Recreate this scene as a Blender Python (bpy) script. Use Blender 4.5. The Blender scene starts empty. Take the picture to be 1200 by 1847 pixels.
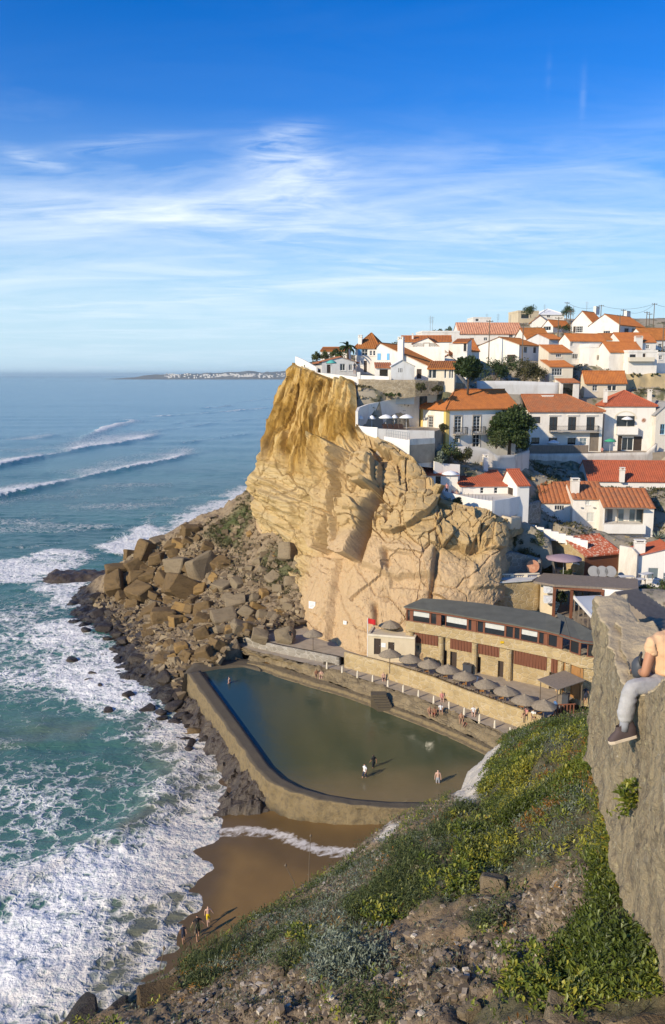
import bpy, bmesh, math, random
import numpy as np
from mathutils import Vector, Matrix
SC=bpy.context.scene
COL=SC.collection
R=math.radians
random.seed(7);NR=np.random.RandomState(11)
# camera
F=1500.0;CU=600.0;CV=923.5;H=37.0
PITCH=math.atan((CV-677.0)/F)
CP, SP=math.cos(PITCH), math.sin(PITCH)
cam_d=bpy.data.cameras.new('camera');cam=bpy.data.objects.new('camera', cam_d);COL.objects.link(cam)
cam.location=(0, 0, H);cam.rotation_euler=(math.pi/2-PITCH, 0, 0)
cam_d.sensor_fit='VERTICAL';cam_d.sensor_height=36.0;cam_d.lens=F/1847.0*36.0
cam_d.clip_start=0.1;cam_d.clip_end=200000
SC.camera=cam
SC.view_settings.view_transform='Standard';SC.view_settings.look='None'
SC.view_settings.gamma=1.0;SC.view_settings.use_curve_mapping=False
def ray(u, v):
 a=(u-CU)/F;b=(CV-v)/F
 return Vector((a, CP+b*SP, -SP+b*CP))
def W(u, v, t=None, z=None):
 d=ray(u, v)
 if t is None:t=(z-H)/d.z
 return Vector((0, 0, H))+d*t
def proj(P):
 P=np.asarray(P, float)
 y=P[..., 1];z=P[..., 2]-H
 f=y*CP-z*SP;up=y*SP+z*CP
 return CU+F*P[..., 0]/f, CV-F*up/f
def V3(a):return Vector(a)
# noise (numpy)
def _hash(ix, iy, iz, seed):
 n=(ix.astype(np.int64)*374761393+iy.astype(np.int64)*668265263+iz.astype(np.int64)*2147483647+seed*1274126177)&0xffffffff
 n=((n^(n>>13))*1274126177)&0xffffffff
 n=((n^(n>>16))*2246822519)&0xffffffff
 return((n^(n>>15))&0xffffff)/float(0xffffff)
def vnoise(x, y, z=0.0, seed=0):
 x, y, z=np.broadcast_arrays(np.asarray(x, float), np.asarray(y, float), np.asarray(z, float))
 ix, iy, iz=np.floor(x), np.floor(y), np.floor(z)
 fx, fy, fz=x-ix, y-iy, z-iz
 fx, fy, fz=[f*f*f*(f*(f*6-15)+10)for f in(fx, fy, fz)]
 r=0
 for dx in(0, 1):
  for dy in(0, 1):
   for dz in(0, 1):
    w=(fx if dx else 1-fx)*(fy if dy else 1-fy)*(fz if dz else 1-fz)
    r=r+w*_hash(ix+dx, iy+dy, iz+dz, seed)
 return r*2-1
def fbm(x, y, z=0.0, oct=4, seed=0, gain=0.5):
 r=0;a=1.0;f=1.0;s=0
 for i in range(oct):
  r=r+a*vnoise(np.asarray(x)*f, np.asarray(y)*f, np.asarray(z)*f, seed+i*17);s+=a;a*=gain;f*=2.03
 return r/s
def cell(x, y, seed=0, full=False):
 """nearest-cell id value and distance to cell border (f2-f1)"""
 x=np.asarray(x, float);y=np.asarray(y, float)
 ix, iy=np.floor(x), np.floor(y)
 f1=np.full(x.shape, 9.0);f2=np.full(x.shape, 9.0);idv=np.zeros(x.shape);ox=np.zeros(x.shape);oy=np.zeros(x.shape)
 for dx in(-1, 0, 1):
  for dy in(-1, 0, 1):
   cx, cy=ix+dx, iy+dy
   px=cx+_hash(cx, cy, cx*0, seed);py=cy+_hash(cx, cy, cx*0, seed+5)
   d=np.maximum(np.abs(px-x), np.abs(py-y))
   hv=_hash(cx, cy, cx*0, seed+9)
   m=d<f1
   f2=np.where(m, f1, np.minimum(f2, d));idv=np.where(m, hv, idv);ox=np.where(m, x-px, ox);oy=np.where(m, y-py, oy);f1=np.where(m, d, f1)
 return(idv, f2-f1, ox, oy)if full else(idv, f2-f1)
def sstep(a, b, x):
 t=np.clip((np.asarray(x, float)-a)/(b-a), 0, 1);return t*t*(3-2*t)
def seg_dist(px, py, poly, closed=False):
 """distance from points to a polyline"""
 d=np.full(np.shape(px), 1e9)
 n=len(poly)
 for i in range(n if closed else n-1):
  ax, ay=poly[i];bx, by=poly[(i+1)%n]
  vx, vy=bx-ax, by-ay;L=vx*vx+vy*vy+1e-12
  t=np.clip(((px-ax)*vx+(py-ay)*vy)/L, 0, 1)
  d=np.minimum(d, np.hypot(px-ax-t*vx, py-ay-t*vy))
 return d
def inside(px, py, poly):
 r=np.zeros(np.shape(px), bool);n=len(poly)
 for i in range(n):
  ax, ay=poly[i];bx, by=poly[(i+1)%n]
  c=((ay>py)!=(by>py))&(px<(bx-ax)*(py-ay)/(by-ay+1e-12)+ax)
  r^=c
 return r
def sdist(px, py, poly):
 d=seg_dist(px, py, poly, True);return np.where(inside(px, py, poly), d, -d)
# mesh
def np_mesh(name, verts, quads, mat=None, parent=None, smooth=True, attrs=None, matidx=None, mats=None):
 """fast mesh from arrays; quads (n,4) or (n,3)"""
 verts=np.ascontiguousarray(verts, np.float32);q=np.ascontiguousarray(quads, np.int32)
 me=bpy.data.meshes.new(name);k=q.shape[1];n=len(q)
 me.vertices.add(len(verts));me.vertices.foreach_set('co', verts.ravel())
 me.loops.add(n*k);me.loops.foreach_set('vertex_index', q.ravel())
 me.polygons.add(n)
 me.polygons.foreach_set('loop_start', np.arange(0, n*k, k, dtype=np.int32))
 me.polygons.foreach_set('loop_total', np.full(n, k, np.int32))
 for m in(mats or([mat]if mat else[])):me.materials.append(m)
 if matidx is not None:me.polygons.foreach_set('material_index', np.ascontiguousarray(matidx, np.int32))
 me.polygons.foreach_set('use_smooth', np.full(n, smooth, bool))
 for an, av in(attrs or{}).items():
  av=np.ascontiguousarray(av, np.float32)
  if av.ndim==1:
   a=me.attributes.new(an, 'FLOAT', 'POINT');a.data.foreach_set('value', av)
  else:
   a=me.attributes.new(an, 'FLOAT_COLOR', 'POINT')
   if av.shape[1]==3:av=np.hstack([av, np.ones((len(av), 1), np.float32)])
   a.data.foreach_set('color', np.ascontiguousarray(av).ravel())
 me.update(calc_edges=True)
 o=bpy.data.objects.new(name, me);COL.objects.link(o)
 if parent:o.parent=parent
 return o
def grid_quads(nr, nc):
 i=np.arange(nr*nc).reshape(nr, nc)
 return np.stack([i[:-1, :-1], i[:-1, 1:], i[1:, 1:], i[1:, :-1]], -1).reshape(-1, 4)
class MB:
 """collects shapes, then links them as one mesh object"""
 def __init__(s):s.v=[];s.f=[];s.m=[];s.cur=0
 def mat(s, i):s.cur=i;return s
 def add(s, vs, fs):
  o=len(s.v);s.v+=[tuple(p)for p in vs]
  for f in fs:s.f.append(tuple(i+o for i in f));s.m.append(s.cur)
  return s
 def box(s, x0, x1, y0, y1, z0, z1, M=None):
  c=[(x0, y0, z0), (x1, y0, z0), (x1, y1, z0), (x0, y1, z0), (x0, y0, z1), (x1, y0, z1), (x1, y1, z1), (x0, y1, z1)]
  if M:c=[M@Vector(p)for p in c]
  return s.add(c, [(3, 2, 1, 0), (4, 5, 6, 7), (0, 1, 5, 4), (1, 2, 6, 5), (2, 3, 7, 6), (3, 0, 4, 7)])
 def prism(s, poly, z0, z1, M=None):
  """poly (x,y) extruded in z; z0/z1 numbers or lists"""
  n=len(poly);a=z0 if hasattr(z0, '__len__')else[z0]*n;b=z1 if hasattr(z1, '__len__')else[z1]*n
  ar=sum(poly[i][0]*poly[(i+1)%n][1]-poly[(i+1)%n][0]*poly[i][1]for i in range(n))
  if ar<0:poly=list(poly)[::-1];a=list(a)[::-1];b=list(b)[::-1]
  c=[(p[0], p[1], a[i])for i, p in enumerate(poly)]+[(p[0], p[1], b[i])for i, p in enumerate(poly)]
  if M:c=[M@Vector(p)for p in c]
  return s.add(c, [tuple(range(n))[::-1], tuple(range(n, 2*n))]+[(i, (i+1)%n, n+(i+1)%n, n+i)for i in range(n)])
 def tube(s, pts, r, n=6, r1=None, cap=True):
  pts=[Vector(p)for p in pts];k=len(pts);vs=[]
  for i, p in enumerate(pts):
   d=(pts[min(i+1, k-1)]-pts[max(i-1, 0)]).normalized()
   a=d.orthogonal().normalized()if abs(d.z)>.9 else d.cross(Vector((0, 0, 1))).normalized()
   b=d.cross(a)
   rr=r[i]if hasattr(r, '__len__')else(r if r1 is None else r+(r1-r)*i/(k-1))
   for j in range(n):
    t=2*math.pi*j/n;vs.append(p+(a*math.cos(t)+b*math.sin(t))*rr)
  fs=[(i*n+j, (i+1)*n+j, (i+1)*n+(j+1)%n, i*n+(j+1)%n)for i in range(k-1)for j in range(n)]
  if cap:fs+=[tuple(range(n)), tuple(range((k-1)*n, k*n))[::-1]]
  return s.add(vs, fs)
 def lathe(s, prof, n=12, M=None, wob=None):
  vs=[];k=len(prof)
  for i, (r, z)in enumerate(prof):
   for j in range(n):
    t=2*math.pi*j/n;q=r*(wob[j]if wob and i else 1)
    vs.append(Vector((q*math.cos(t), q*math.sin(t), z)))
  if M:vs=[M@p for p in vs]
  fs=[(i*n+j, i*n+(j+1)%n, (i+1)*n+(j+1)%n, (i+1)*n+j)for i in range(k-1)for j in range(n)]
  return s.add(vs, fs)
 def build(s, name, mats, parent=None, smooth=False):
  me=bpy.data.meshes.new(name);me.from_pydata(s.v, [], s.f)
  for m in(mats if isinstance(mats, (list, tuple))else[mats]):me.materials.append(m)
  me.polygons.foreach_set('material_index', s.m)
  if smooth:me.polygons.foreach_set('use_smooth', [True]*len(s.f))
  me.update()
  o=bpy.data.objects.new(name, me);COL.objects.link(o)
  if parent:o.parent=parent
  return o
def tag(o, label=None, cat=None, group=None, kind=None):
 for k, x in(('label', label), ('category', cat), ('group', group), ('kind', kind)):
  if x:o[k]=x
 return o
def empty(name, loc, rz=0.0, label=None, cat=None, group=None):
 o=bpy.data.objects.new(name, None);COL.objects.link(o);o.empty_display_size=.2
 o.location=loc;o.rotation_euler=(0, 0, rz)
 return tag(o, label, cat, group)
KIDS={}
def copy_tree(o, parent=None):
 c=o.copy();COL.objects.link(c)
 if parent:c.parent=parent
 for ch in[x for x in COL.objects if x.parent==o]:copy_tree(ch, c)
 return c
def bevel(o, w, seg=2):
 m=o.modifiers.new('bevel', 'BEVEL');m.width=w;m.segments=seg;m.limit_method='ANGLE';return o
# materials
def new_mat(name):
 m=bpy.data.materials.new(name);m.use_nodes=True
 nt=m.node_tree;b=nt.nodes['Principled BSDF'];return m, nt, b
def N(nt, t, **kw):
 n=nt.nodes.new(t)
 for k, x in kw.items():
  if k in n.inputs.keys():n.inputs[k].default_value=x
  else:setattr(n, k, x)
 return n
def L(nt, a, b):nt.links.new(a, b)
def srgb(r, g, b):
 f=lambda c:c/12.92 if c<=.04045 else((c+.055)/1.055)**2.4
 return(f(r/255), f(g/255), f(b/255), 1)
def ramp(nt, fac, stops):
 n=nt.nodes.new('ShaderNodeValToRGB');cr=n.color_ramp
 while len(cr.elements)<len(stops):cr.elements.new(.5)
 for e, (p, c)in zip(cr.elements, stops):e.position=p;e.color=c if len(c)==4 else(*c, 1)
 L(nt, fac, n.inputs[0]);return n.outputs[0]
def mixc(nt, fac, a, b, mode='MIX'):
 n=nt.nodes.new('ShaderNodeMix');n.data_type='RGBA';n.blend_type=mode
 for i, x in((0, fac), (6, a), (7, b)):
  if hasattr(x, 'is_linked')or hasattr(x, 'links'):L(nt, x, n.inputs[i])
  else:n.inputs[i].default_value=x if i==0 else(x if len(x)==4 else(*x, 1))
 return n.outputs[2]
def math_n(nt, op, a, b=None, c=None, clamp=False):
 n=nt.nodes.new('ShaderNodeMath');n.operation=op;n.use_clamp=clamp
 for i, x in enumerate((a, b, c)):
  if x is None:continue
  if hasattr(x, 'links'):L(nt, x, n.inputs[i])
  else:n.inputs[i].default_value=x
 return n.outputs[0]
def coords(nt, scale=(1, 1, 1), obj=False, rot=(0, 0, 0)):
 if obj:s=N(nt, 'ShaderNodeTexCoord').outputs['Object']
 else:s=N(nt, 'ShaderNodeNewGeometry').outputs['Position']
 m=N(nt, 'ShaderNodeMapping');m.inputs['Scale'].default_value=scale;m.inputs['Rotation'].default_value=rot
 L(nt, s, m.inputs[0]);return m.outputs[0]
def noise(nt, co, scale, detail=4, rough=.55, dist=0.0):
 n=N(nt, 'ShaderNodeTexNoise');n.inputs['Scale'].default_value=scale;n.inputs['Detail'].default_value=detail
 n.inputs['Roughness'].default_value=rough;n.inputs['Distortion'].default_value=dist
 L(nt, co, n.inputs['Vector']);return n.outputs['Fac']
def bump(nt, b, height, strength=.5, dist=.05):
 n=N(nt, 'ShaderNodeBump');n.inputs['Strength'].default_value=strength;n.inputs['Distance'].default_value=dist
 L(nt, height, n.inputs['Height']);L(nt, n.outputs[0], b.inputs['Normal']);return n
def simple(name, col, rough=.7, var=.12, scale=3.0, bmp=0.0, metal=0.0, dark=None, obj=True, spec=.3, streak=False, bdist=.02):
 """a plain surface with uneven tone, blotches and fine relief"""
 m, nt, b=new_mat(name);c=col if len(col)==4 else(*col, 1)
 co=coords(nt, (1, 1, .25 if streak else 1), obj=obj)
 n1=noise(nt, co, scale, 5, .6)
 d=dark or tuple(x*.62 for x in c[:3])
 f=ramp(nt, n1, [(.5-.2, (0, 0, 0, 1)), (.5+.22, (1, 1, 1, 1))])
 cc=mixc(nt, math_n(nt, 'MULTIPLY', f, var/.3 if var<.3 else 1.0), c, d)
 L(nt, cc, b.inputs['Base Color'])
 b.inputs['Roughness'].default_value=rough;b.inputs['Metallic'].default_value=metal
 b.inputs['Specular IOR Level'].default_value=spec
 if bmp:bump(nt, b, noise(nt, coords(nt, obj=obj), scale*6, 4, .65), bmp, bdist)
 return m
def rbf_fit(P, z, lam=1e-3):
 """thin plate spline z(x,y)"""
 P=np.asarray(P, float);z=np.asarray(z, float);n=len(P)
 d=np.hypot(P[:, None, 0]-P[None, :, 0], P[:, None, 1]-P[None, :, 1])
 K=np.where(d>0, d*d*np.log(d+1e-9), 0)+lam*np.eye(n)*n
 A=np.zeros((n+3, n+3));A[:n, :n]=K;A[:n, n]=1;A[:n, n+1:]=P;A[n, :n]=1;A[n+1:, :n]=P.T
 s=np.linalg.solve(A, np.concatenate([z, [0, 0, 0]]))
 def f(x, y):
  x=np.asarray(x, float);y=np.asarray(y, float);r=s[n]+s[n+1]*x+s[n+2]*y
  for i in range(n):
   q=np.hypot(x-P[i, 0], y-P[i, 1]);r=r+s[i]*q*q*np.log(q+1e-9)
  return r
 return f
def idw(P, z, p=2.6, soft=1.0):
 P=np.asarray(P, float);z=np.asarray(z, float)
 def f(x, y):
  x=np.asarray(x, float);y=np.asarray(y, float);a=0;b=0
  for(px, py), pz in zip(P, z):
   w=(np.hypot(x-px, y-py)+soft)**-p;a=a+w*pz;b=b+w
  return a/b
 return f
# sun and sky
SUN_EL=R(26.0);SUN_AZ=(-0.76, -0.65)
SC.view_settings.exposure=0.46
sd=bpy.data.lights.new('sun', 'SUN');sun=bpy.data.objects.new('sun', sd);COL.objects.link(sun)
sd.energy=4.0;sd.angle=R(.55);sd.color=(1.0, .86, .66)
_l=math.hypot(*SUN_AZ)
to_sun=Vector((SUN_AZ[0]/_l*math.cos(SUN_EL), SUN_AZ[1]/_l*math.cos(SUN_EL), math.sin(SUN_EL)))
sun.rotation_euler=to_sun.to_track_quat('Z', 'Y').to_euler();sun.location=(-40, -40, 120)
w=bpy.data.worlds.new('World');SC.world=w;w.use_nodes=True;nt=w.node_tree
bg=nt.nodes['Background']
sky=N(nt, 'ShaderNodeTexSky');sky.sky_type='NISHITA';sky.sun_disc=False
sky.sun_elevation=SUN_EL;sky.sun_rotation=math.atan2(SUN_AZ[0], SUN_AZ[1])
sky.altitude=0;sky.air_density=1.0;sky.dust_density=.6;sky.ozone_density=3.0
hs=N(nt, 'ShaderNodeHueSaturation');hs.inputs['Saturation'].default_value=1.75;hs.inputs['Hue'].default_value=.5;hs.inputs['Value'].default_value=1.0
L(nt, sky.outputs[0], hs.inputs['Color'])
tc=N(nt, 'ShaderNodeTexCoord');sx=N(nt, 'ShaderNodeSeparateXYZ');L(nt, tc.outputs['Generated'], sx.inputs[0])
zz=math_n(nt, 'MAXIMUM', math_n(nt, 'ADD', sx.outputs[2], .04), .02)
cxn=math_n(nt, 'DIVIDE', sx.outputs[0], zz);cyn=math_n(nt, 'DIVIDE', sx.outputs[1], zz)
cb=N(nt, 'ShaderNodeCombineXYZ');L(nt, cxn, cb.inputs[0]);L(nt, cyn, cb.inputs[1])
def wmap(sc, rot, loc=(0, 0, 0)):
 m=N(nt, 'ShaderNodeMapping');m.inputs['Scale'].default_value=sc;m.inputs['Rotation'].default_value=rot;m.inputs['Location'].default_value=loc
 L(nt, cb.outputs[0], m.inputs[0]);return m.outputs[0]
n1=noise(nt, wmap((.42, .72, 1), (0, 0, R(-16)), (5.3, 1.9, 0)), 1.0, 7, .6, .9)
n2=noise(nt, wmap((.35, .5, 1), (0, 0, R(-20)), (1.2, 4.4, 0)), 1.0, 3, .5)
n3=noise(nt, wmap((1.1, 2.2, 1), (0, 0, R(-12)), (2.7, 6.2, 0)), 1.0, 7, .64, 1.4)
cl=math_n(nt, 'MULTIPLY', math_n(nt, 'SUBTRACT', n1, .45, None, True), 2.8)
cl2=math_n(nt, 'MULTIPLY', math_n(nt, 'SUBTRACT', n3, .40, None, True), 3.4)
cl=math_n(nt, 'ADD', cl, math_n(nt, 'MULTIPLY', cl2, math_n(nt, 'MULTIPLY', math_n(nt, 'SUBTRACT', n2, .40, None, True), 3.2)))
elm=ramp(nt, sx.outputs[2], [(0.0, (.30, )*3), (.06, (.6, )*3), (.12, (1.0, )*3), (.2, (1, )*3), (.235, (.75, )*3), (.265, (.3, )*3), (.31, (.05, )*3), (.45, (0.02, )*3)])
lft=ramp(nt, math_n(nt, 'ADD', math_n(nt, 'MULTIPLY', sx.outputs[0], 1.0), .5), [(0, (1.0, )*3), (.5, (1.0, )*3), (.72, (.6, )*3), (1, (.35, )*3)])
cl=math_n(nt, 'MULTIPLY', math_n(nt, 'MULTIPLY', cl, elm), lft, None, True)
def wisp(u, v, wd, hg, sl, amt, sc, rot):
 d0=ray(u, v).normalized();a=math_n(nt, 'SUBTRACT', math_n(nt, 'DIVIDE', sx.outputs[0], sx.outputs[1]), d0.x/d0.y);e=math_n(nt, 'SUBTRACT', math_n(nt, 'DIVIDE', sx.outputs[2], sx.outputs[1]), d0.z/d0.y)
 e=math_n(nt, 'SUBTRACT', e, math_n(nt, 'MULTIPLY', a, sl));r=math_n(nt, 'ADD', math_n(nt, 'POWER', math_n(nt, 'DIVIDE', a, wd), 2.0), math_n(nt, 'POWER', math_n(nt, 'DIVIDE', e, hg), 2.0))
 g=math_n(nt, 'POWER', 2.718, math_n(nt, 'MULTIPLY', r, -1.0));nz_=noise(nt, wmap((sc, sc*1.6, 1), (0, 0, R(rot)), (u*.01, v*.02, 0)), 1.0, 7, .62, 1.2)
 return math_n(nt, 'MULTIPLY', math_n(nt, 'MULTIPLY', g, math_n(nt, 'MULTIPLY', math_n(nt, 'SUBTRACT', nz_, .36, None, True), 3.6)), amt)
for a in((530, 300, .06, .028, -.15, .75, 2.6, 30), (520, 245, .035, .012, .1, .55, 3.4, 10), (60, 288, .035, .009, -.28, .6, 3, -20), (480, 365, .10, .016, .05, .6, 2.2, 15), (220, 262, .09, .010, .08, .35, 2.4, 10), (150, 380, .22, .02, -.05, .5, 1.6, 5), (900, 420, .22, .02, -.08, .4, 1.6, -8), (1052, 170, .0035, .022, 0, .2, 1.2, 0), (990, 130, .003, .02, 0, .1, 1.2, 0)):cl=math_n(nt, 'ADD', cl, wisp(*a))
cl=math_n(nt, 'MULTIPLY', cl, .85, None, True)
hz=ramp(nt, sx.outputs[2], [(0, (.97, )*3), (.08, (.85, )*3), (.15, (.52, )*3), (.21, (.24, )*3), (.29, (.05, )*3), (.38, (0, )*3)])
skb=mixc(nt, hz, mixc(nt, 1.0, hs.outputs[0], (.24, .72, 1.05, 1), 'MULTIPLY'), (3.9, 5.2, 6.1, 1))
skc=mixc(nt, cl, skb, (5.6, 6.3, 7.0, 1))
L(nt, skc, bg.inputs[0]);bg.inputs[1].default_value=.12
m=bpy.data.materials.new('haze_air');m.use_nodes=True;nt=m.node_tree;nt.nodes.remove(nt.nodes['Principled BSDF'])
pv=N(nt, 'ShaderNodeVolumePrincipled');pv.inputs['Color'].default_value=(.70, .92, 1, 1);pv.inputs['Density'].default_value=4.8e-5;pv.inputs['Anisotropy'].default_value=.2
L(nt, pv.outputs[0], [n for n in nt.nodes if n.type=='OUTPUT_MATERIAL'][0].inputs['Volume'])
o=MB().box(-60000, 60000, -300, 46000, -5, 130).build('haze', m);tag(o, 'thin bluish sea haze over the coast', 'haze', kind='stuff')
# sea
def WP(pts, z=0.0):return[tuple(W(u, v, z=z)[:2])for u, v in pts]
SHORE=WP([(640, 905), (520, 900), (452, 905), (380, 940), (300, 985), (235, 1035), (185, 1085), (215, 1140), (262, 1200), (318, 1262), (362, 1318), (402, 1372), (405, 1418), (388, 1462), (376, 1510), (378, 1548), (350, 1612), (334, 1655), (312, 1704), (240, 1800), (205, 1850), (150, 1930)])
def land_poly():return SHORE+[(SHORE[-1][0]+5, 10), (200, 10), (200, 175), (60, 175)]
LAND=land_poly()
ys=[16.0]
while ys[-1]<220:ys.append(ys[-1]*1.0052)
while ys[-1]<45000:ys.append(ys[-1]*1.014)
ys=np.array(ys);aa=np.concatenate([np.linspace(-1.9, -.56, 40)[:-1], np.linspace(-.56, .05, 300), np.linspace(.05, 1.6, 40)[1:]])
Y, A=np.meshgrid(ys, aa, indexing='ij');X=A*Y
near=Y<400
foam=np.zeros_like(X);Z=np.zeros_like(X);brown=np.zeros_like(X)
nz=lambda s, sy=1.0, o=4, seed=0:fbm(X*s, Y*s*sy, 0, o, seed)
big=nz(.03, 1, 4, 3)
wob=nz(.12, 1, 4, 5)
th=R(16)
Sx=X*math.cos(th)+Y*math.sin(th);Sy=-X*math.sin(th)+Y*math.cos(th)
fade=np.exp(-((Y-200)/500.0).clip(0)**2)
sw=np.sin(Sy*.12+2.2*vnoise(X*.01, Y*.012, 0, 8)+.004*Sx)*(.35+.4*vnoise(X*.006, Y*.02, 0, 9))
Z+=sw*sstep(110, 190, Y)*.55+fbm(X*.22, Y*.5, 0, 3, 12)*.22+fbm(X*.9, Y*1.6, 0, 2, 14)*.05
dl=sdist(X, Y, LAND)
def brk(px, h, wfront, wback, fb, amp=1.0):
 """a breaking wave along a photo line: crest, steep shoreward face, foam trailing seaward"""
 global Z, foam
 P=WP(px);d=seg_dist(X, Y, P)
 yy=np.interp(X, [p[0]for p in sorted(P)], [p[1]for p in sorted(P)])
 s=np.where(Y>yy, d, -d)+fbm(X*.15, Y*.15, 0, 3, 21)*wfront*.5
 xa, xb=min(p[0]for p in P), max(p[0]for p in P)
 e=sstep(xa-12, xa+2, X)*(1-sstep(xb-14, xb+3, X))if xa>-140 else(1-sstep(xb-14, xb+3, X))
 e=e*(.86+.5*fbm(X*.045, Y*.02, 0, 3, 22)).clip(.3, 1)*(1 if amp else 0)
 Z+=h*e*np.where(s>0, np.exp(-(s/(wfront*3))**2), np.exp(-(s/wfront)**2))
 f=np.where(s>0, np.exp(-(s/(wback*1.7)))*.8+.3*np.exp(-(s/(wfront*1.2))**2), np.exp(-(s/(wfront*.45))**2))
 foam=np.maximum(foam, f*fb*e*amp)
brk([(-120, 862), (0, 842), (60, 829), (150, 811), (240, 797), (310, 783)], 1.7, 3.0, 46, 1.0)
brk([(-120, 925), (0, 896), (80, 880), (160, 860), (240, 845), (310, 830), (378, 815)], 1.2, 2.2, 32, 1.0)
brk([(150, 795), (190, 772), (240, 760)], 1.8, 4, 22, .9)
brk([(60, 795), (100, 788), (142, 780)], 1.2, 4, 26, .9)
brk([(275, 752), (330, 749), (420, 742), (500, 735)], .8, 4, 14, .72)
brk([(370, 737), (400, 735), (432, 731)], 1.4, 4, 9, .85)
brk([(280, 778), (330, 772), (400, 762), (500, 752)], .6, 4, 10, .55)
brk([(330, 800), (400, 790), (480, 780)], .5, 3, 9, .5)
brk([(320, 765), (345, 760), (360, 757)], 1.0, 3, 6, .8)
brk([(430, 725), (520, 716)], .6, 5, 14, .6)
def patch(px, dens, soft, seed, wobble=4.0):
 global foam
 P=WP(px);s=sdist(X, Y, P)+fbm(X*.12, Y*.12, 0, 4, seed)*wobble
 foam=np.maximum(foam, dens*sstep(-soft, soft, s))
patch([(-200, 1700), (-60, 1625), (30, 1600), (110, 1562), (180, 1530), (250, 1490), (300, 1450), (322, 1410), (325, 1365), (380, 1360), (420, 1385), (420, 1420), (400, 1480), (400, 1560), (370, 1650), (350, 1720), (230, 1880), (-200, 2100)], .80, 3.6, 31, 7)
patch([(95, 1005), (190, 1050), (165, 1100), (230, 1165), (290, 1240), (340, 1290), (395, 1345), (395, 1380), (330, 1372), (250, 1330), (150, 1300), (60, 1230), (10, 1160), (20, 1090)], .70, 6, 33, 7)
patch([(150, 1130), (230, 1165), (290, 1240), (340, 1290), (390, 1345), (330, 1330), (250, 1300), (190, 1240)], .85, 4, 35, 5)
patch([(-60, 1030), (20, 1010), (95, 992), (150, 995), (185, 1010), (120, 1030), (70, 1050), (-60, 1062)], .97, 3, 37, 3)
patch([(-150, 985), (60, 985), (120, 975), (60, 990), (-150, 1000)], .5, 4, 38, 5)
patch([(170, 985), (235, 960), (262, 940), (292, 958), (300, 980), (230, 1005), (190, 1000)], .98, 3, 39, 2)
patch([(300, 935), (380, 905), (440, 868), (500, 850), (500, 890), (440, 920), (330, 960), (285, 975)], .8, 7, 41, 9)
patch([(-100, 1120), (30, 1060), (90, 1060), (150, 1150), (120, 1250), (20, 1250), (-100, 1260)], .52, 8, 43, 9)
patch([(-100, 958), (120, 940), (250, 940), (300, 925), (250, 955), (100, 962), (-100, 985)], .48, 6, 44, 9)
patch([(160, 1330), (240, 1310), (330, 1345), (350, 1400), (300, 1420), (230, 1400)], .5, 5, 46, 6)
patch([(40, 1545), (110, 1505), (150, 1520), (100, 1560)], .55, 3, 47, 4)
patch([(-40, 1600), (60, 1560), (80, 1590), (-40, 1650)], .6, 3, 48, 4)
patch([(-100, 905), (100, 885), (260, 862), (330, 870), (250, 895), (60, 915), (-100, 930)], .40, 10, 67, 14)
patch([(-100, 940), (140, 905), (330, 890), (420, 880), (330, 915), (160, 925), (-100, 965)], .46, 10, 68, 14)
patch([(330, 700), (420, 760), (470, 800), (440, 860), (500, 830), (530, 700)], .30, 30, 49, 20)
foam=foam*(1+sstep(260, 120, Y)*(.55*fbm(X*.085, Y*.085, 0, 4, 52)+.35*fbm(X*.38, Y*.38, 0, 4, 53)))
foam+=(fbm(X*.05, Y*.11, 0, 4, 51))*.22*sstep(600, 150, Y)
swash=sstep(-14, -2, dl)*sstep(95, 80, Y)
edge_=sstep(.5, -7, dl)
Z+=(swash*np.abs(fbm(X*.3, Y*.3, 0, 4, 55))*.35+foam.clip(0, 1)*near*(.06+.22*np.abs(fbm(X*.8, Y*.8, 0, 5, 57))))*(.2+.8*edge_)
P=WP([(-150, 1665), (30, 1600), (110, 1562), (180, 1530), (250, 1490), (300, 1450), (330, 1405), (345, 1375)])
s=seg_dist(X, Y, P);Z+=.6*edge_*np.exp(-(s/2.2)**2)
brown=sstep(.08, .42, fbm(X*.11, Y*.11, 0, 3, 61))*sstep(-26, -4, dl)*sstep(90, 78, Y)
brown=np.maximum(brown, .7*np.exp(-(s/1.2)**2)*sstep(-.1, .3, fbm(X*.2, Y*.2, 0, 3, 63)))
foam=np.maximum(foam, sstep(175, 120, Y)*sstep(1, -3, dl)*(.36+.34*fbm(X*.06, Y*.06, 0, 4, 69)))
foam=np.maximum(foam, sstep(95, 80, Y)*sstep(-5, -1.2, dl)*(.62+.3*fbm(X*.5, Y*.5, 0, 3, 66)))
brown=np.maximum(brown, sstep(92, 80, Y)*sstep(-9, -2, dl)*.9)
shall=sstep(-75, -5, dl)*sstep(140, 80, Y)
Z-=sstep(.5, 6, dl)*3.0
Z=np.where(dl>0, np.minimum(Z, .25-dl*.05), Z)
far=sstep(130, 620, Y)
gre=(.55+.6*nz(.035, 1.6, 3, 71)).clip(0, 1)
vs=np.stack([X, Y, Z], -1).reshape(-1, 3)
m, nt, b=new_mat('sea_water')
at=lambda n:N(nt, 'ShaderNodeAttribute', attribute_name=n).outputs['Fac']
co=coords(nt)
co2=coords(nt, (1, 1.7, 1), rot=(0, 0, R(16)))
na=noise(nt, co2, .32, 4, .58, 1.0)
vo=N(nt, 'ShaderNodeTexVoronoi', feature='DISTANCE_TO_EDGE');vo.inputs['Scale'].default_value=.5
wv=N(nt, 'ShaderNodeVectorMath', operation='ADD');nn=N(nt, 'ShaderNodeTexNoise');nn.inputs['Scale'].default_value=.7;nn.inputs['Detail'].default_value=4
L(nt, co, nn.inputs['Vector']);sc=N(nt, 'ShaderNodeVectorMath', operation='SCALE');sc.inputs['Scale'].default_value=2.4
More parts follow.
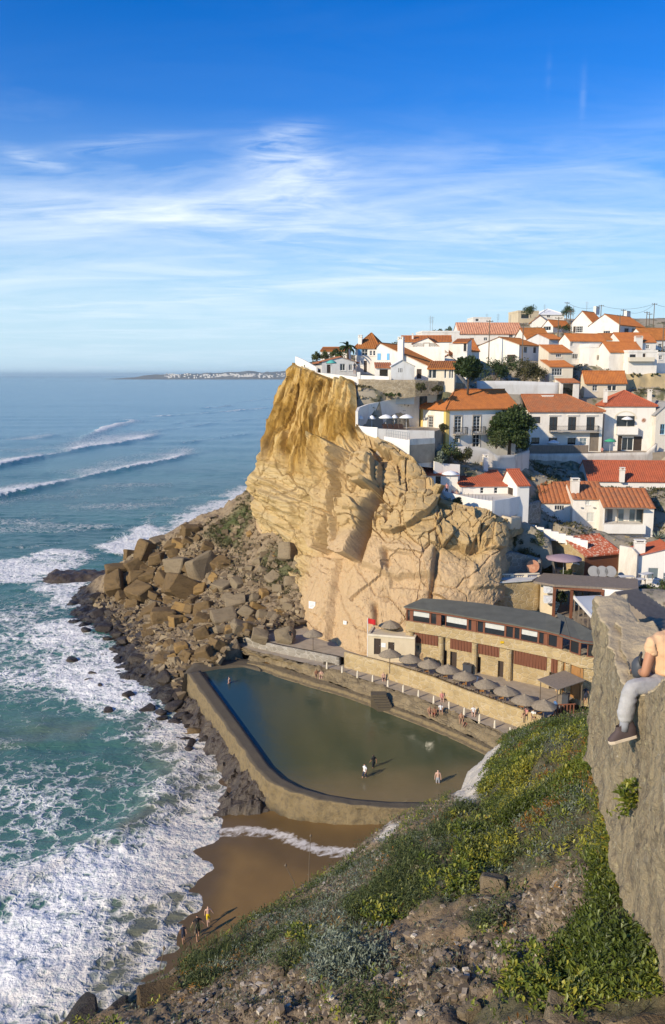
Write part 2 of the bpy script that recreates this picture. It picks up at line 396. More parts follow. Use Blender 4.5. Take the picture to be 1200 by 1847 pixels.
L(nt, nn.outputs['Color'], sc.inputs[0]);L(nt, co, wv.inputs[0]);L(nt, sc.outputs[0], wv.inputs[1]);L(nt, wv.outputs[0], vo.inputs['Vector'])
vo2=N(nt, 'ShaderNodeTexVoronoi', feature='DISTANCE_TO_EDGE');vo2.inputs['Scale'].default_value=1.45;L(nt, wv.outputs[0], vo2.inputs['Vector'])
lace=math_n(nt, 'SUBTRACT', 1.0, math_n(nt, 'MULTIPLY', vo.outputs['Distance'], 2.6, None, True))
lace2=math_n(nt, 'SUBTRACT', 1.0, math_n(nt, 'MULTIPLY', vo2.outputs['Distance'], 2.4, None, True))
pat=math_n(nt, 'ADD', math_n(nt, 'MULTIPLY', lace, .46), math_n(nt, 'MULTIPLY', lace2, .34))
pat=math_n(nt, 'ADD', pat, math_n(nt, 'MULTIPLY', na, .55))
ff=math_n(nt, 'ADD', math_n(nt, 'MULTIPLY', at('foam'), 1.35), math_n(nt, 'SUBTRACT', pat, 1.44))
fm=ramp(nt, ff, [(.0, (0, 0, 0, 1)), (.1, (.28, )*3), (.42, (1, 1, 1, 1))])
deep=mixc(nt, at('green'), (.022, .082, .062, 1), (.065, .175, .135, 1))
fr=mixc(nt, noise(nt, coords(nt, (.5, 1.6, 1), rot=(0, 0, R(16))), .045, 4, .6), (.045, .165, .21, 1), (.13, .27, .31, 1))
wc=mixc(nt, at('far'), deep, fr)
wc=mixc(nt, math_n(nt, 'MULTIPLY', at('shallow'), .45), wc, (.10, .20, .15, 1))
wc=mixc(nt, math_n(nt, 'MULTIPLY', at('brown'), .8), wc, (.21, .17, .10, 1))
fc=mixc(nt, math_n(nt, 'MULTIPLY', at('brown'), .6), (.86, .83, .76, 1), (.50, .40, .27, 1))
fc=mixc(nt, ramp(nt, math_n(nt, 'ADD', math_n(nt, 'MULTIPLY', noise(nt, co, .8, 3, .6, 1.2), .55), math_n(nt, 'MULTIPLY', lace2, .45)), [(.35, (0, 0, 0, 1)), (.62, (1, 1, 1, 1))]), mixc(nt, .62, fc, (.36, .43, .40, 1)), fc)
L(nt, mixc(nt, fm, wc, fc), b.inputs['Base Color'])
L(nt, math_n(nt, 'ADD', math_n(nt, 'MULTIPLY', fm, .6), .22), b.inputs['Roughness'])
b.inputs['IOR'].default_value=1.33;b.inputs['Specular IOR Level'].default_value=.42
hgt=math_n(nt, 'ADD', math_n(nt, 'MULTIPLY', noise(nt, co2, 1.3, 5, .6, .4), .6), math_n(nt, 'MULTIPLY', fm, math_n(nt, 'MULTIPLY', noise(nt, co, 1.7, 4, .6), 1.5)))
hgt=math_n(nt, 'ADD', hgt, math_n(nt, 'MULTIPLY', noise(nt, coords(nt, (.4, 1.5, 1), rot=(0, 0, R(16))), .25, 4, .6), 2.2))
bump(nt, b, hgt, .55, .35)
sea=np_mesh('sea', vs, grid_quads(*X.shape), m, attrs={'foam':foam.clip(0, 1).ravel(), 'brown':brown.ravel(), 'shallow':shall.ravel(), 'far':far.ravel(), 'green':gre.ravel()})
tag(sea, 'teal and blue ocean with white breakers rolling in to the cove', 'sea', kind='structure')
m, nt, b=new_mat('spray_foam');b.inputs['Base Color'].default_value=(.9, .92, .93, 1);b.inputs['Roughness'].default_value=1
rs=np.random.RandomState(5);C0=W(270, 972, z=0.3)
n=2600;jets=np.array([[-4.5, 2.0, -1.2], [-2, 3.4, -.8], [.3, 4.6, -.2], [1.6, 3.0, .8], [3.4, 2.2, 1.4], [5.5, 1.2, 1.0], [-7, 1.0, -1]]);ji=rs.choice(7, n, p=[.14, .18, .22, .16, .13, .09, .08]);hh=rs.rand(n)**1.7;rr=np.abs(rs.normal(size=n))*(.35+.75*hh);ang=rs.rand(n)*6.28
pc=np.stack([C0.x+jets[ji, 0]+jets[ji, 2]*hh*1.4+rr*np.cos(ang), C0.y+rr*np.sin(ang), C0.z-.3+jets[ji, 1]*hh], -1)
tet=np.array([[0, 0, 1], [.94, 0, -.33], [-.47, .82, -.33], [-.47, -.82, -.33]])
sz=(.03+.13*rs.rand(n)**2*(1-hh*.7))[:, None, None]
vs=(pc[:, None, :]+tet[None]*sz).reshape(-1, 3)
q=(np.array([[0, 1, 2], [0, 2, 3], [0, 3, 1], [1, 3, 2]])[None]+np.arange(n)[:, None, None]*4).reshape(-1, 3)
tag(np_mesh('wave_spray', vs, q, m), 'burst of white spray where a wave hits the rocks below the headland', 'spray', kind='stuff')
# beach sand
xs=np.linspace(-34, 34, 210);yy=np.linspace(22, 112, 240);X, Y=np.meshgrid(xs, yy)
d=sdist(X, Y, LAND)+fbm(X*.3, Y*.3, 0, 3, 81)*1.2
Zs=np.where(d>0, .12*d, .09*d).clip(-3, 2.1)+fbm(X*.5, Y*.5, 0, 3, 82)*.03
m, nt, b=new_mat('wet_sand')
co=coords(nt);at=lambda n:N(nt, 'ShaderNodeAttribute', attribute_name=n).outputs['Fac']
c=mixc(nt, noise(nt, co, .35, 4), (.205, .125, .042, 1), (.17, .10, .034, 1))
c=mixc(nt, math_n(nt, 'MULTIPLY', noise(nt, co, 40, 2), .3), c, (.16, .09, .045, 1))
c=mixc(nt, at('wet'), c, (.112, .07, .027, 1))
vo=N(nt, 'ShaderNodeTexVoronoi', feature='DISTANCE_TO_EDGE');vo.inputs['Scale'].default_value=1.3;L(nt, coords(nt), vo.inputs['Vector'])
fo=math_n(nt, 'ADD', at('froth'), math_n(nt, 'SUBTRACT', math_n(nt, 'MULTIPLY', noise(nt, co, 1.6, 5, .65, .6), .9), .78))
fo=ramp(nt, fo, [(.06, (0, 0, 0, 1)), (.3, (1, 1, 1, 1))])
c=mixc(nt, fo, c, (.62, .56, .48, 1));L(nt, c, b.inputs['Base Color'])
L(nt, math_n(nt, 'SUBTRACT', .75, math_n(nt, 'MULTIPLY', at('wet'), .4)), b.inputs['Roughness'])
b.inputs['Specular IOR Level'].default_value=.2
bump(nt, b, noise(nt, co, 9, 4), .25, .03)
fl=WP([(388, 1475), (440, 1478), (500, 1490), (540, 1510), (575, 1525), (640, 1538)], 1.2)
froth=np.exp(-(seg_dist(X, Y, fl)/.75)**2)*.62
fl2=[(p[0]+.2, p[1]-.9)for p in fl];froth=np.maximum(froth, .55*np.exp(-(seg_dist(X, Y, fl2)/.35)**2))
wet=np.maximum(sstep(3.2, .4, d), sstep(4.5, 1.5, seg_dist(X, Y, fl))*.8)
beach=np_mesh('beach', np.stack([X, Y, Zs], -1).reshape(-1, 3), grid_quads(*X.shape), m, attrs={'wet':wet.ravel(), 'froth':froth.ravel()})
tag(beach, 'wet brown sand of the small cove below the pool', 'beach', kind='structure')
def sand_z(x, y):
 return float(np.clip(.12*sdist(np.array([x]), np.array([y]), LAND)[0], 0, 2.1))
# cliff of the headland
def catmull(P, n):
 """resample control rows along axis 0"""
 P=np.asarray(P, float);k=len(P);t=np.linspace(0, k-1, n);i=np.clip(np.floor(t).astype(int), 0, k-2);f=(t-i)[:, None, None]if P.ndim==3 else(t-i)[:, None]
 g=lambda j:P[np.clip(j, 0, k-1)]
 p0, p1, p2, p3=g(i-1), g(i), g(i+1), g(i+2)
 cat=.5*((2*p1)+(p2-p0)*f+(2*p0-5*p1+4*p2-p3)*f*f+(3*p1-p0-3*p2+p3)*f**3)
 lin=p1+(p2-p1)*f
 return.6*cat+.4*lin
CC=[[(640, 905, 185), (636, 850, 187), (630, 780, 188), (640, 700, 188), (640, 652, 190)], [(520, 925, 152), (518, 865, 152), (528, 790, 153), (555, 700, 155), (575, 652, 160)], [(455, 935, 133), (450, 862, 133), (475, 790, 134), (506, 705, 137), (533, 657, 140)], [(495, 1000, 126), (493, 880, 126), (520, 790, 127), (540, 715, 131), (553, 665, 134)], [(540, 1095, 113), (560, 965, 117), (568, 860, 119), (585, 760, 123), (600, 683, 127)], [(580, 1148, 104), (594, 1000, 110), (606, 880, 113), (620, 775, 117.5), (639, 688, 123)], [(640, 1175, 97.3), (648, 1010, 103), (655, 905, 107), (655, 832, 110), (650, 776, 114)], [(700, 1175, 95.3), (705, 1030, 100), (705, 930, 103), (703, 860, 106.5), (708, 800, 110)], [(748, 1180, 94), (757, 1040, 98), (757, 950, 101), (757, 902, 103.5), (764, 846, 107.5)], [(785, 1180, 94), (788, 1045, 97.5), (790, 965, 100), (788, 930, 102), (787, 894, 105.2)], [(810, 1180, 94), (820, 1050, 97), (822, 970, 100), (826, 930, 101.8), (830, 909, 103.6)], [(868, 1180, 96), (870, 1020, 98), (872, 966, 100), (875, 940, 101.3), (882, 922, 102.9)], [(900, 1150, 99), (902, 1000, 100), (906, 965, 101.5), (905, 948, 103), (903, 932, 105)], [(935, 1120, 110), (935, 1000, 109), (932, 965, 109), (930, 950, 109), (928, 938, 109)], ]
G=np.array([[list(W(u, v, t=t))for u, v, t in c]for c in CC])
n_c, n_r=560, 330
G=catmull(G, n_c);G=np.swapaxes(catmull(np.swapaxes(G, 0, 1), n_r), 0, 1)
U_, V_=proj(G)
dx=np.gradient(G, axis=0);dz=np.gradient(G, axis=1);nrm=np.cross(dx, dz);nrm/=np.linalg.norm(nrm, axis=-1, keepdims=True)+1e-9
if nrm[n_c//2, n_r//2].dot(np.array([-.8, -.55, 0]))<0:nrm=-nrm
s_=np.cumsum(np.concatenate([[0], np.linalg.norm(np.diff(G[:, n_r//3, :], axis=0), axis=-1)]))[:, None]*np.ones((1, n_r))
z_=G[..., 2]
zone_up=sstep(-34, 34, sdist(U_, V_, [(430, 640), (670, 640), (655, 790), (625, 800), (598, 858), (560, 862), (535, 850), (500, 832), (480, 815), (440, 800)])+fbm(s_*.2, z_*.2, 0, 4, 3)*34)
left=sstep(625, 560, U_-(V_-850)*-.12)
lower=sstep(-10, 25, V_-np.interp(U_, [530, 600, 680, 770, 860, 910], [935, 985, 960, 980, 1010, 960]))*sstep(560, 600, U_+(V_-950)*.2)
D=np.zeros_like(s_)
D+=fbm(s_*.06, z_*.06, 0, 3, 1)*.5+fbm(s_*.35, z_*.3, 0, 4, 2)*.14+fbm(s_*1.3, z_*1.3, 0, 4, 4)*.10
fl=fbm(s_*.42+z_*.05, z_*.055, 0, 3, 7)
fl=np.abs(fl)**.7
cu_, eu_, ou_, pu_=cell(s_*.36+fbm(s_*.15, z_*.15, 0, 3, 33)*.3, z_*.085+fbm(s_*.3, z_*.2, 0, 2, 34)*.15, 35, True)
D+=zone_up*((cu_-.5)*1.1+((cu_*57.3)%1-.5)*ou_*1.8+(fl-.3)*1.1+fbm(s_*1.0, z_*.13, 0, 2, 8)*.45+fbm(s_*.35, z_*.3, 0, 4, 6)*.9)
kx=sk_=s_+z_*.2
for sc_, dp, sd0 in((.17, .6, 71), (.42, .28, 75)):
 _, ek=cell(sk_*sc_*.8+fbm(s_*.3, z_*.3, 0, 3, sd0)*.09, z_*sc_+fbm(s_*.3, z_*.3, 0, 3, sd0+1)*.09, sd0+2);D-=(1-.75*zone_up)*(1-.6*lower)*dp*sstep(.035*(1+fbm(s_*.2, z_*.2, 0, 2, sd0+3)), 0, ek)
D+=zone_up*sstep(870, 835, V_)*.9*sstep(520, 560, U_)
zz=z_+s_*.10+fbm(s_*.05, z_*.05, 0, 2, 9)*1.2
lay=vnoise(zz*1.05, s_*.03, 0, 10)*.55+vnoise(zz*2.7, s_*.06, 0, 11)*.3
D+=(1-zone_up)*(1-lower)*lay*(.35+.75*left)
sk=s_+z_*.22
c1, e1, o1, p1=cell(sk*.19+fbm(s_*.2, z_*.2, 0, 2, 12)*.04, z_*.25+fbm(s_*.2, z_*.2, 0, 2, 13)*.04, 14, True)
tl=lambda c, k:(c*k)%1-.5
c2, e2, o2, p2=cell(sk*.5, z_*.62+fbm(s_*.5, z_*.5, 0, 2, 16)*.08, 17, True)
mid=(1-zone_up)*(1-left)*(1-lower)
D+=mid*((c1-.5)*1.3+tl(c1, 57.3)*o1*2.6+tl(c1, 91.7)*p1*2.4-.3*sstep(.03, 0, e1)+(c2-.5)*.42+tl(c2, 57.3)*o2*.7+tl(c2, 91.7)*p2*.7-.1*sstep(.04, 0, e2))
c3, e3, o3, p3=cell(sk*.11, z_*.2, 24, True)
D+=lower*(tl(c3, 57.3)*o3*1.2+tl(c3, 91.7)*p3*.7+(c3-.5)*.42+fbm(s_*.8, z_*.8, 0, 4, 25)*.22+fbm(s_*4, z_*4, 0, 2, 26)*.05)
def butt(poly, h, soft=1.6):
 global D
 sd_=sdist(U_, V_, poly)+fbm(s_*.9, z_*.9, 0, 3, 30)*2.4
 D+=h*1.2*sstep(-soft, soft, sd_)
butt([(604, 806), (634, 818), (624, 860), (610, 920), (600, 985), (590, 1000), (580, 975), (588, 900)], 2.6)
butt([(634, 818), (690, 840), (688, 888), (670, 950), (652, 1016), (636, 1010), (600, 985), (612, 930)], 1.2)
butt([(640, 905), (676, 885), (690, 890), (668, 958), (650, 1014), (628, 1004)], 1.5)
butt([(698, 880), (760, 900), (788, 905), (790, 990), (780, 1040), (700, 1040), (655, 1020), (672, 960)], .8, 5)
butt([(725, 905), (770, 895), (790, 905), (770, 940), (715, 968), (700, 960)], 1.1)
butt([(795, 925), (852, 922), (864, 960), (850, 990), (798, 985), (784, 955)], .8)
butt([(868, 940), (908, 942), (906, 990), (868, 992), (858, 965)], .8)
butt([(868, 992), (902, 990), (900, 1060), (846, 1060), (852, 1010)], .35, 4)
butt([(700, 996), (752, 1003), (748, 1010), (760, 1060), (704, 1060)], -.35, 3.0)
butt([(535, 1000), (618, 1012), (616, 1024), (600, 1160), (520, 1150), (528, 1050)], .9)
butt([(475, 880), (530, 905), (536, 920), (520, 955), (470, 935)], .8, 5)
butt([(655, 912), (700, 912), (698, 936), (654, 938)], .55, 2)
butt([(640, 842), (676, 842), (676, 872), (640, 874)], .6, 2)
butt([(600, 860), (604, 985), (610, 920), (622, 862)], -.4, 3)
for a, bb in(((640, 822), (604, 985)), ((690, 886), (656, 1014)), ((788, 995), (779, 1078)), ((700, 996), (702, 1022)), ((679, 1094), (680, 1125)), ((592, 838), (572, 850)), ((880, 985), (850, 990))):
 D-=.9*np.exp(-(seg_dist(U_, V_, [a, bb])/4.5)**2)
edge=sstep(1.0, .96, np.linspace(0, 1, n_r))[None, :]
D=D*edge*(.3+.7*sstep(0, .05, np.linspace(0, 1, n_c)))[:, None]
Gd=G+nrm*D[..., None]
Gd[..., 2]+=edge*fbm(s_*.9, z_*.9, 0, 3, 40)*.15
m, nt, b=new_mat('cliff_rock')
at=lambda n:N(nt, 'ShaderNodeAttribute', attribute_name=n).outputs['Fac']
co=coords(nt);cz=coords(nt, (.16, .16, 1.5));cv=coords(nt, (.6, .6, .09))
base=mixc(nt, noise(nt, co, .22, 5, .6), (.58, .395, .19, 1), (.45, .305, .145, 1))
st=ramp(nt, noise(nt, cz, 1.0, 5, .65, .3), [(.36, (.38, .265, .10)), (.5, (.58, .42, .195)), (.62, (.52, .40, .21))])
base=mixc(nt, math_n(nt, 'MULTIPLY', at('leftz'), .85), mixc(nt, .35, base, st), st)
up=ramp(nt, noise(nt, cv, .42, 5, .6, .7), [(.34, (.17, .09, .018)), (.45, (.29, .16, .03)), (.52, (.44, .265, .07)), (.60, (.56, .37, .13)), (.7, (.62, .46, .20))])
base=mixc(nt, at('upper'), base, up)
low=mixc(nt, noise(nt, co, .3, 5, .65), (.60, .42, .235, 1), (.51, .36, .195, 1))
low=mixc(nt, ramp(nt, noise(nt, coords(nt, (.5, .5, 1)), 2.4, 5, .75), [(.55, (0, 0, 0, 1)), (.66, (.6, )*3)]), low, (.40, .25, .14, 1))
low=mixc(nt, ramp(nt, noise(nt, co, 5.0, 3, .7), [(.63, (0, 0, 0, 1)), (.72, (.7, )*3)]), low, (.66, .52, .36, 1))
base=mixc(nt, at('lower'), base, low)
dk=ramp(nt, noise(nt, cv, .9, 6, .72, .5), [(.56, (0, 0, 0, 1)), (.72, (.55, )*3)])
base=mixc(nt, dk, base, (.20, .13, .055, 1))
base=mixc(nt, ramp(nt, noise(nt, co, 2.2, 6, .7), [(.58, (0, 0, 0, 1)), (.75, (.5, )*3)]), base, (.25, .19, .09, 1))
L(nt, base, b.inputs['Base Color']);b.inputs['Roughness'].default_value=.92;b.inputs['Specular IOR Level'].default_value=.15
bump(nt, b, math_n(nt, 'ADD', math_n(nt, 'ADD', noise(nt, co, 1.6, 8, .72), math_n(nt, 'MULTIPLY', noise(nt, cz, 3.0, 5, .6), math_n(nt, 'MULTIPLY', at('leftz'), .8))), math_n(nt, 'MULTIPLY', noise(nt, co, 6, 6, .75), .6)), .9, .3)
cliff=np_mesh('cliff', Gd.reshape(-1, 3), grid_quads(n_c, n_r), m, smooth=False, attrs={'upper':zone_up.ravel(), 'leftz':(left*(1-zone_up)).ravel(), 'lower':lower.ravel()})
cliff['kind']='structure';tag(cliff, 'tall ochre sandstone cliff of the headland under the village', 'cliff')
RIM=Gd[:, -1, :].copy();FOOT=Gd[:, 0, :].copy()
# talus slope at its seaward foot
TP=[(455, 888, 139), (400, 926, 140), (330, 962, 138), (270, 1010, 137), (215, 1050, 136), (190, 1080, 134), (176, 1108, 128), (230, 1152, 116), (270, 1222, 101), (330, 1282, 93), (338, 1222, 99), (362, 1192, 100), (300, 1130, 115), (400, 1150, 104), (250, 1062, 134), (330, 1040, 130), (420, 1050, 122), (470, 1100, 112), (520, 1130, 106), (545, 1090, 110), (500, 1020, 120), (450, 970, 132), (545, 1010, 118), (500, 960, 127), (440, 1145, 102.5), (590, 1140, 103), (395, 1135, 107)]
TW=[W(*p[:2], t=p[2])for p in TP]+[Vector((-32, 165, -1)), Vector((-10, 168, 4)), Vector((-50, 130, -3)), Vector((-46, 110, -3)), Vector((-34, 98, -2.5)), Vector((-27, 88, -2)), Vector((-46, 150, -3))]
_tf=rbf_fit([(p.x, p.y)for p in TW], [p.z for p in TW], 1e-2)
def talus_z(x, y):return np.clip(_tf(x, y), -4, 22)
xs=np.linspace(-52, 0, 300);yy=np.linspace(84, 172, 380);X, Y=np.meshgrid(xs, yy)
Z=talus_z(X, Y)+fbm(X*.25, Y*.25, 0, 4, 90)*.7+fbm(X*1.1, Y*1.1, 0, 4, 91)*.38
c_, e_=cell(X*.8+fbm(X, Y, 0, 2, 93)*.3, Y*.8, 92);Z+=(c_-.5)*.55*sstep(0, .2, e_)
Z=np.where(Z<-1.5, -1.5, Z)
keep_off=sdist(X, Y, [tuple(W(u, v, z=z).xy)for u, v, z in((338, 1212, 3), (352, 1196, 3), (396, 1190, 3), (440, 1180, 3.2), (394, 1140, 4.2), (470, 1142, 5), (505, 1124, 5), (545, 1128, 5))]+[(10, 96), (20, 80), (0, 60), (-14, 70)])
Z=Z-sstep(-.6, .8, keep_off)*(Z+1.5).clip(0)
wetness=sstep(2.6, .8, Z)
gm=np.maximum(sstep(-10, 14, sdist(*proj(np.stack([X, Y, Z], -1)), [(385, 950), (450, 900), (462, 915), (430, 985), (405, 985), (370, 965)])), sstep(-12, 10, sdist(*proj(np.stack([X, Y, Z], -1)), [(470, 1000), (535, 985), (545, 1040), (490, 1060)]))*.8)
gm=gm*sstep(-.25, .1, fbm(X*.4, Y*.4, 0, 4, 95)+.12)
m, nt, b=new_mat('talus_ground');at=lambda n:N(nt, 'ShaderNodeAttribute', attribute_name=n).outputs['Fac']
co=coords(nt)
c=mixc(nt, noise(nt, co, .5, 6, .65), (.20, .14, .075, 1), (.36, .27, .16, 1))
c=mixc(nt, ramp(nt, noise(nt, co, 1.7, 6, .7), [(.5, (0, 0, 0, 1)), (.62, (.8, )*3)]), c, (.15, .105, .058, 1))
c=mixc(nt, at('grass'), c, mixc(nt, noise(nt, co, 1.5, 4), (.10, .115, .03, 1), (.055, .07, .02, 1)))
c=mixc(nt, at('wet'), c, (.035, .028, .02, 1));L(nt, c, b.inputs['Base Color'])
L(nt, math_n(nt, 'SUBTRACT', .9, math_n(nt, 'MULTIPLY', at('wet'), .45)), b.inputs['Roughness'])
bump(nt, b, noise(nt, co, 2.5, 7, .72), .8, .3)
tag(np_mesh('talus_slope', np.stack([X, Y, Z], -1).reshape(-1, 3), grid_quads(*X.shape), m, attrs={'wet':wetness.ravel(), 'grass':gm.ravel()}), 'slope of fallen rock and earth below the cliff', 'slope', kind='structure')
# shared materials
def plaster(name, col, dirt=(.45, .40, .33), amt=.35):
 m, nt, b=new_mat(name);co=coords(nt)
 f=ramp(nt, noise(nt, coords(nt, (1, 1, .35)), .7, 6, .7, .3), [(.48, (0, 0, 0, 1)), (.74, (amt, )*3)])
 c=mixc(nt, f, (*col, 1), (*dirt, 1));c=mixc(nt, math_n(nt, 'MULTIPLY', noise(nt, co, 3.5, 4), .16), c, tuple(x*.7 for x in col))
 L(nt, c, b.inputs['Base Color']);b.inputs['Roughness'].default_value=.85;b.inputs['Specular IOR Level'].default_value=.2
 bump(nt, b, noise(nt, co, 5, 5, .65), .25, .03);return m
def stonework(name, c0, c1, mortar, sc=1.6, bd=.06):
 m, nt, b=new_mat(name);co=coords(nt, (1, 1, 1.5))
 nn=N(nt, 'ShaderNodeTexNoise');nn.inputs['Scale'].default_value=1.7;L(nt, co, nn.inputs['Vector'])
 wv=N(nt, 'ShaderNodeVectorMath', operation='ADD');s2=N(nt, 'ShaderNodeVectorMath', operation='SCALE');s2.inputs['Scale'].default_value=.35
 L(nt, nn.outputs['Color'], s2.inputs[0]);L(nt, co, wv.inputs[0]);L(nt, s2.outputs[0], wv.inputs[1])
 v1=N(nt, 'ShaderNodeTexVoronoi');v1.inputs['Scale'].default_value=sc;L(nt, wv.outputs[0], v1.inputs['Vector'])
 v2=N(nt, 'ShaderNodeTexVoronoi', feature='DISTANCE_TO_EDGE');v2.inputs['Scale'].default_value=sc;L(nt, wv.outputs[0], v2.inputs['Vector'])
 sx=N(nt, 'ShaderNodeSeparateColor');L(nt, v1.outputs['Color'], sx.inputs[0])
 c=mixc(nt, sx.outputs[0], (*c0, 1), (*c1, 1));c=mixc(nt, math_n(nt, 'MULTIPLY', noise(nt, co, 3, 5, .7), .5), c, tuple(x*.55 for x in c0))
 e=ramp(nt, v2.outputs['Distance'], [(.0, (0, 0, 0, 1)), (.09, (1, 1, 1, 1))])
 c=mixc(nt, e, (*mortar, 1), c);c=mixc(nt, ramp(nt, noise(nt, co, .5, 4, .6), [(.5, (0, 0, 0, 1)), (.7, (.45, )*3)]), c, tuple(x*.6 for x in c1))
 L(nt, c, b.inputs['Base Color']);b.inputs['Roughness'].default_value=.92;b.inputs['Specular IOR Level'].default_value=.15
 bump(nt, b, math_n(nt, 'ADD', math_n(nt, 'MULTIPLY', e, .6), noise(nt, co, 6, 5, .7)), .8, bd);return m
M={}
M['white']=plaster('white_plaster', (.78, .73, .64), (.40, .34, .26), .5)
M['white_old']=plaster('weathered_white_plaster', (.68, .62, .52), (.34, .28, .2), .75)
M['white_clean']=plaster('fresh_white_paint', (.80, .76, .68), (.52, .47, .38), .4)
M['grey_pl']=plaster('pale_grey_plaster', (.60, .59, .56), (.36, .32, .26), .6)
M['beige']=plaster('beige_render', (.60, .50, .34), (.36, .28, .16), .5)
M['cream']=plaster('cream_plaster', (.70, .62, .47), (.42, .34, .22), .5)
M['yellow']=plaster('yellow_trim_paint', (.72, .50, .16), (.5, .36, .15), .3)
M['ochre']=plaster('ochre_earth_bank', (.46, .35, .19), (.25, .2, .1), .7)
M['brown_w']=plaster('brown_painted_wall', (.16, .065, .035), (.1, .05, .03), .4)
M['stone']=stonework('rubble_stone', (.38, .30, .19), (.26, .21, .14), (.40, .34, .25))
M['stone_y']=stonework('yellow_rubble_stone', (.52, .39, .20), (.40, .29, .14), (.50, .40, .25), 1.3, .08)
M['stone_g']=stonework('grey_rubble_stone', (.36, .32, .26), (.24, .21, .16), (.42, .38, .31), 1.2, .08)
M['stone_d']=stonework('dark_stained_stone', (.30, .23, .13), (.20, .15, .08), (.22, .17, .10), 1.5, .08)
def tile(name, cols, patch=None):
 m, nt, b=new_mat(name);co=coords(nt)
 v=N(nt, 'ShaderNodeTexVoronoi');v.inputs['Scale'].default_value=3.2;L(nt, co, v.inputs['Vector']);sx=N(nt, 'ShaderNodeSeparateColor');L(nt, v.outputs['Color'], sx.inputs[0])
 c=mixc(nt, sx.outputs[0], (*cols[0], 1), (*cols[1], 1))
 c=mixc(nt, ramp(nt, noise(nt, co, .9, 5, .65), [(.45, (0, 0, 0, 1)), (.66, (.75, )*3)]), c, (*cols[2], 1))
 if patch:c=mixc(nt, ramp(nt, noise(nt, co, 2.6, 3, .6), [(.52, (0, 0, 0, 1)), (.6, (.9, )*3)]), c, (*patch, 1))
 L(nt, c, b.inputs['Base Color']);b.inputs['Roughness'].default_value=.8;b.inputs['Specular IOR Level'].default_value=.2
 bump(nt, b, noise(nt, co, 9, 3, .6), .4, .03);return m
M['t_orange']=tile('orange_roof_tile', ((.50, .175, .045), (.43, .145, .04), (.34, .12, .042)))
M['t_red']=tile('red_roof_tile', ((.46, .125, .058), (.39, .10, .045), (.32, .095, .048)))
M['t_old']=tile('weathered_roof_tile', ((.44, .17, .07), (.36, .12, .045), (.27, .13, .07)))
M['t_brown']=tile('brown_orange_roof_tile', ((.44, .165, .04), (.36, .13, .034), (.26, .10, .03)))
M['t_pink']=tile('pale_pink_roof_tile', ((.62, .33, .20), (.50, .22, .12), (.42, .20, .12)))
M['t_lichen']=tile('red_roof_tile_with_pale_lichen', ((.46, .11, .05), (.38, .09, .04), (.3, .1, .05)), (.60, .42, .30))
M['t_white']=simple('white_roof_paint', (.78, .77, .73), .7)
M['t_grey']=simple('grey_roof_slab', (.33, .32, .30), .8)
def glassy(name, col, rough=.06, spec=.5):
 m, nt, b=new_mat(name);b.inputs['Base Color'].default_value=(*col, 1);b.inputs['Roughness'].default_value=rough;b.inputs['Specular IOR Level'].default_value=spec;return m
M['glass']=glassy('dark_window_glass', (.022, .024, .026))
M['glass_b']=glassy('pale_window_glass', (.16, .20, .21), .05, .8)
M['curtain']=simple('window_blind', (.55, .55, .5), .7)
M['frame_w']=simple('white_window_frame', (.75, .74, .7), .5)
M['frame_d']=simple('dark_wood_frame', (.07, .04, .025), .6)
M['door_d']=simple('dark_wood_door', (.055, .038, .028), .6)
M['door_w']=simple('white_door', (.68, .66, .6), .5)
M['blue']=simple('pale_blue_shutter', (.16, .42, .66), .55)
M['stone_trim']=simple('stone_surround', (.42, .36, .28), .85, bmp=.3)
M['metal_d']=simple('dark_metal', (.04, .038, .035), .5)
M['metal_g']=simple('grey_metal', (.32, .32, .31), .45, metal=.3)
M['wood_red']=simple('red_brown_wood', (.20, .075, .038), .65, .2, 4, .2, streak=True)
M['wood_or']=simple('orange_wood', (.42, .21, .07), .65, .2, 4, .2, streak=True)
M['wood_g']=simple('grey_weathered_wood', (.25, .20, .15), .8, .25, 5, .3, streak=True)
M['pole']=simple('weathered_pole_wood', (.17, .13, .09), .85, .2, 5, .3, streak=True)
M['cable']=simple('black_cable', (.03, .03, .03), .6)
M['paving']=simple('sandy_paving', (.40, .33, .24), .9, .25, 1.2, .3, obj=False)
M['roof_felt']=simple('grey_green_roof_felt', (.13, .13, .105), .85, .25, .8, .25, obj=False)
M['cloth_w']=simple('white_canvas', (.8, .79, .76), .8)
M['cloth_teal']=simple('teal_canvas', (.10, .42, .36), .8)
M['cloth_green']=simple('green_canvas', (.06, .36, .20), .8)
M['cloth_mauve']=simple('dusty_mauve_canvas', (.32, .23, .26), .8)
M['straw']=simple('dry_grey_straw', (.34, .27, .18), .95, .3, 6, .9, streak=True)
M['red']=simple('red_cloth', (.62, .03, .03), .7)
M['yellow_p']=simple('yellow_plastic', (.80, .50, .02), .4)
M['green_p']=simple('green_plastic', (.04, .40, .20), .4)
M['sign_w']=simple('white_sign_paint', (.8, .8, .77), .5)
M['bin']=simple('dark_grey_plastic', (.06, .065, .075), .5)
M['plast_w']=simple('white_plastic', (.75, .75, .73), .45)
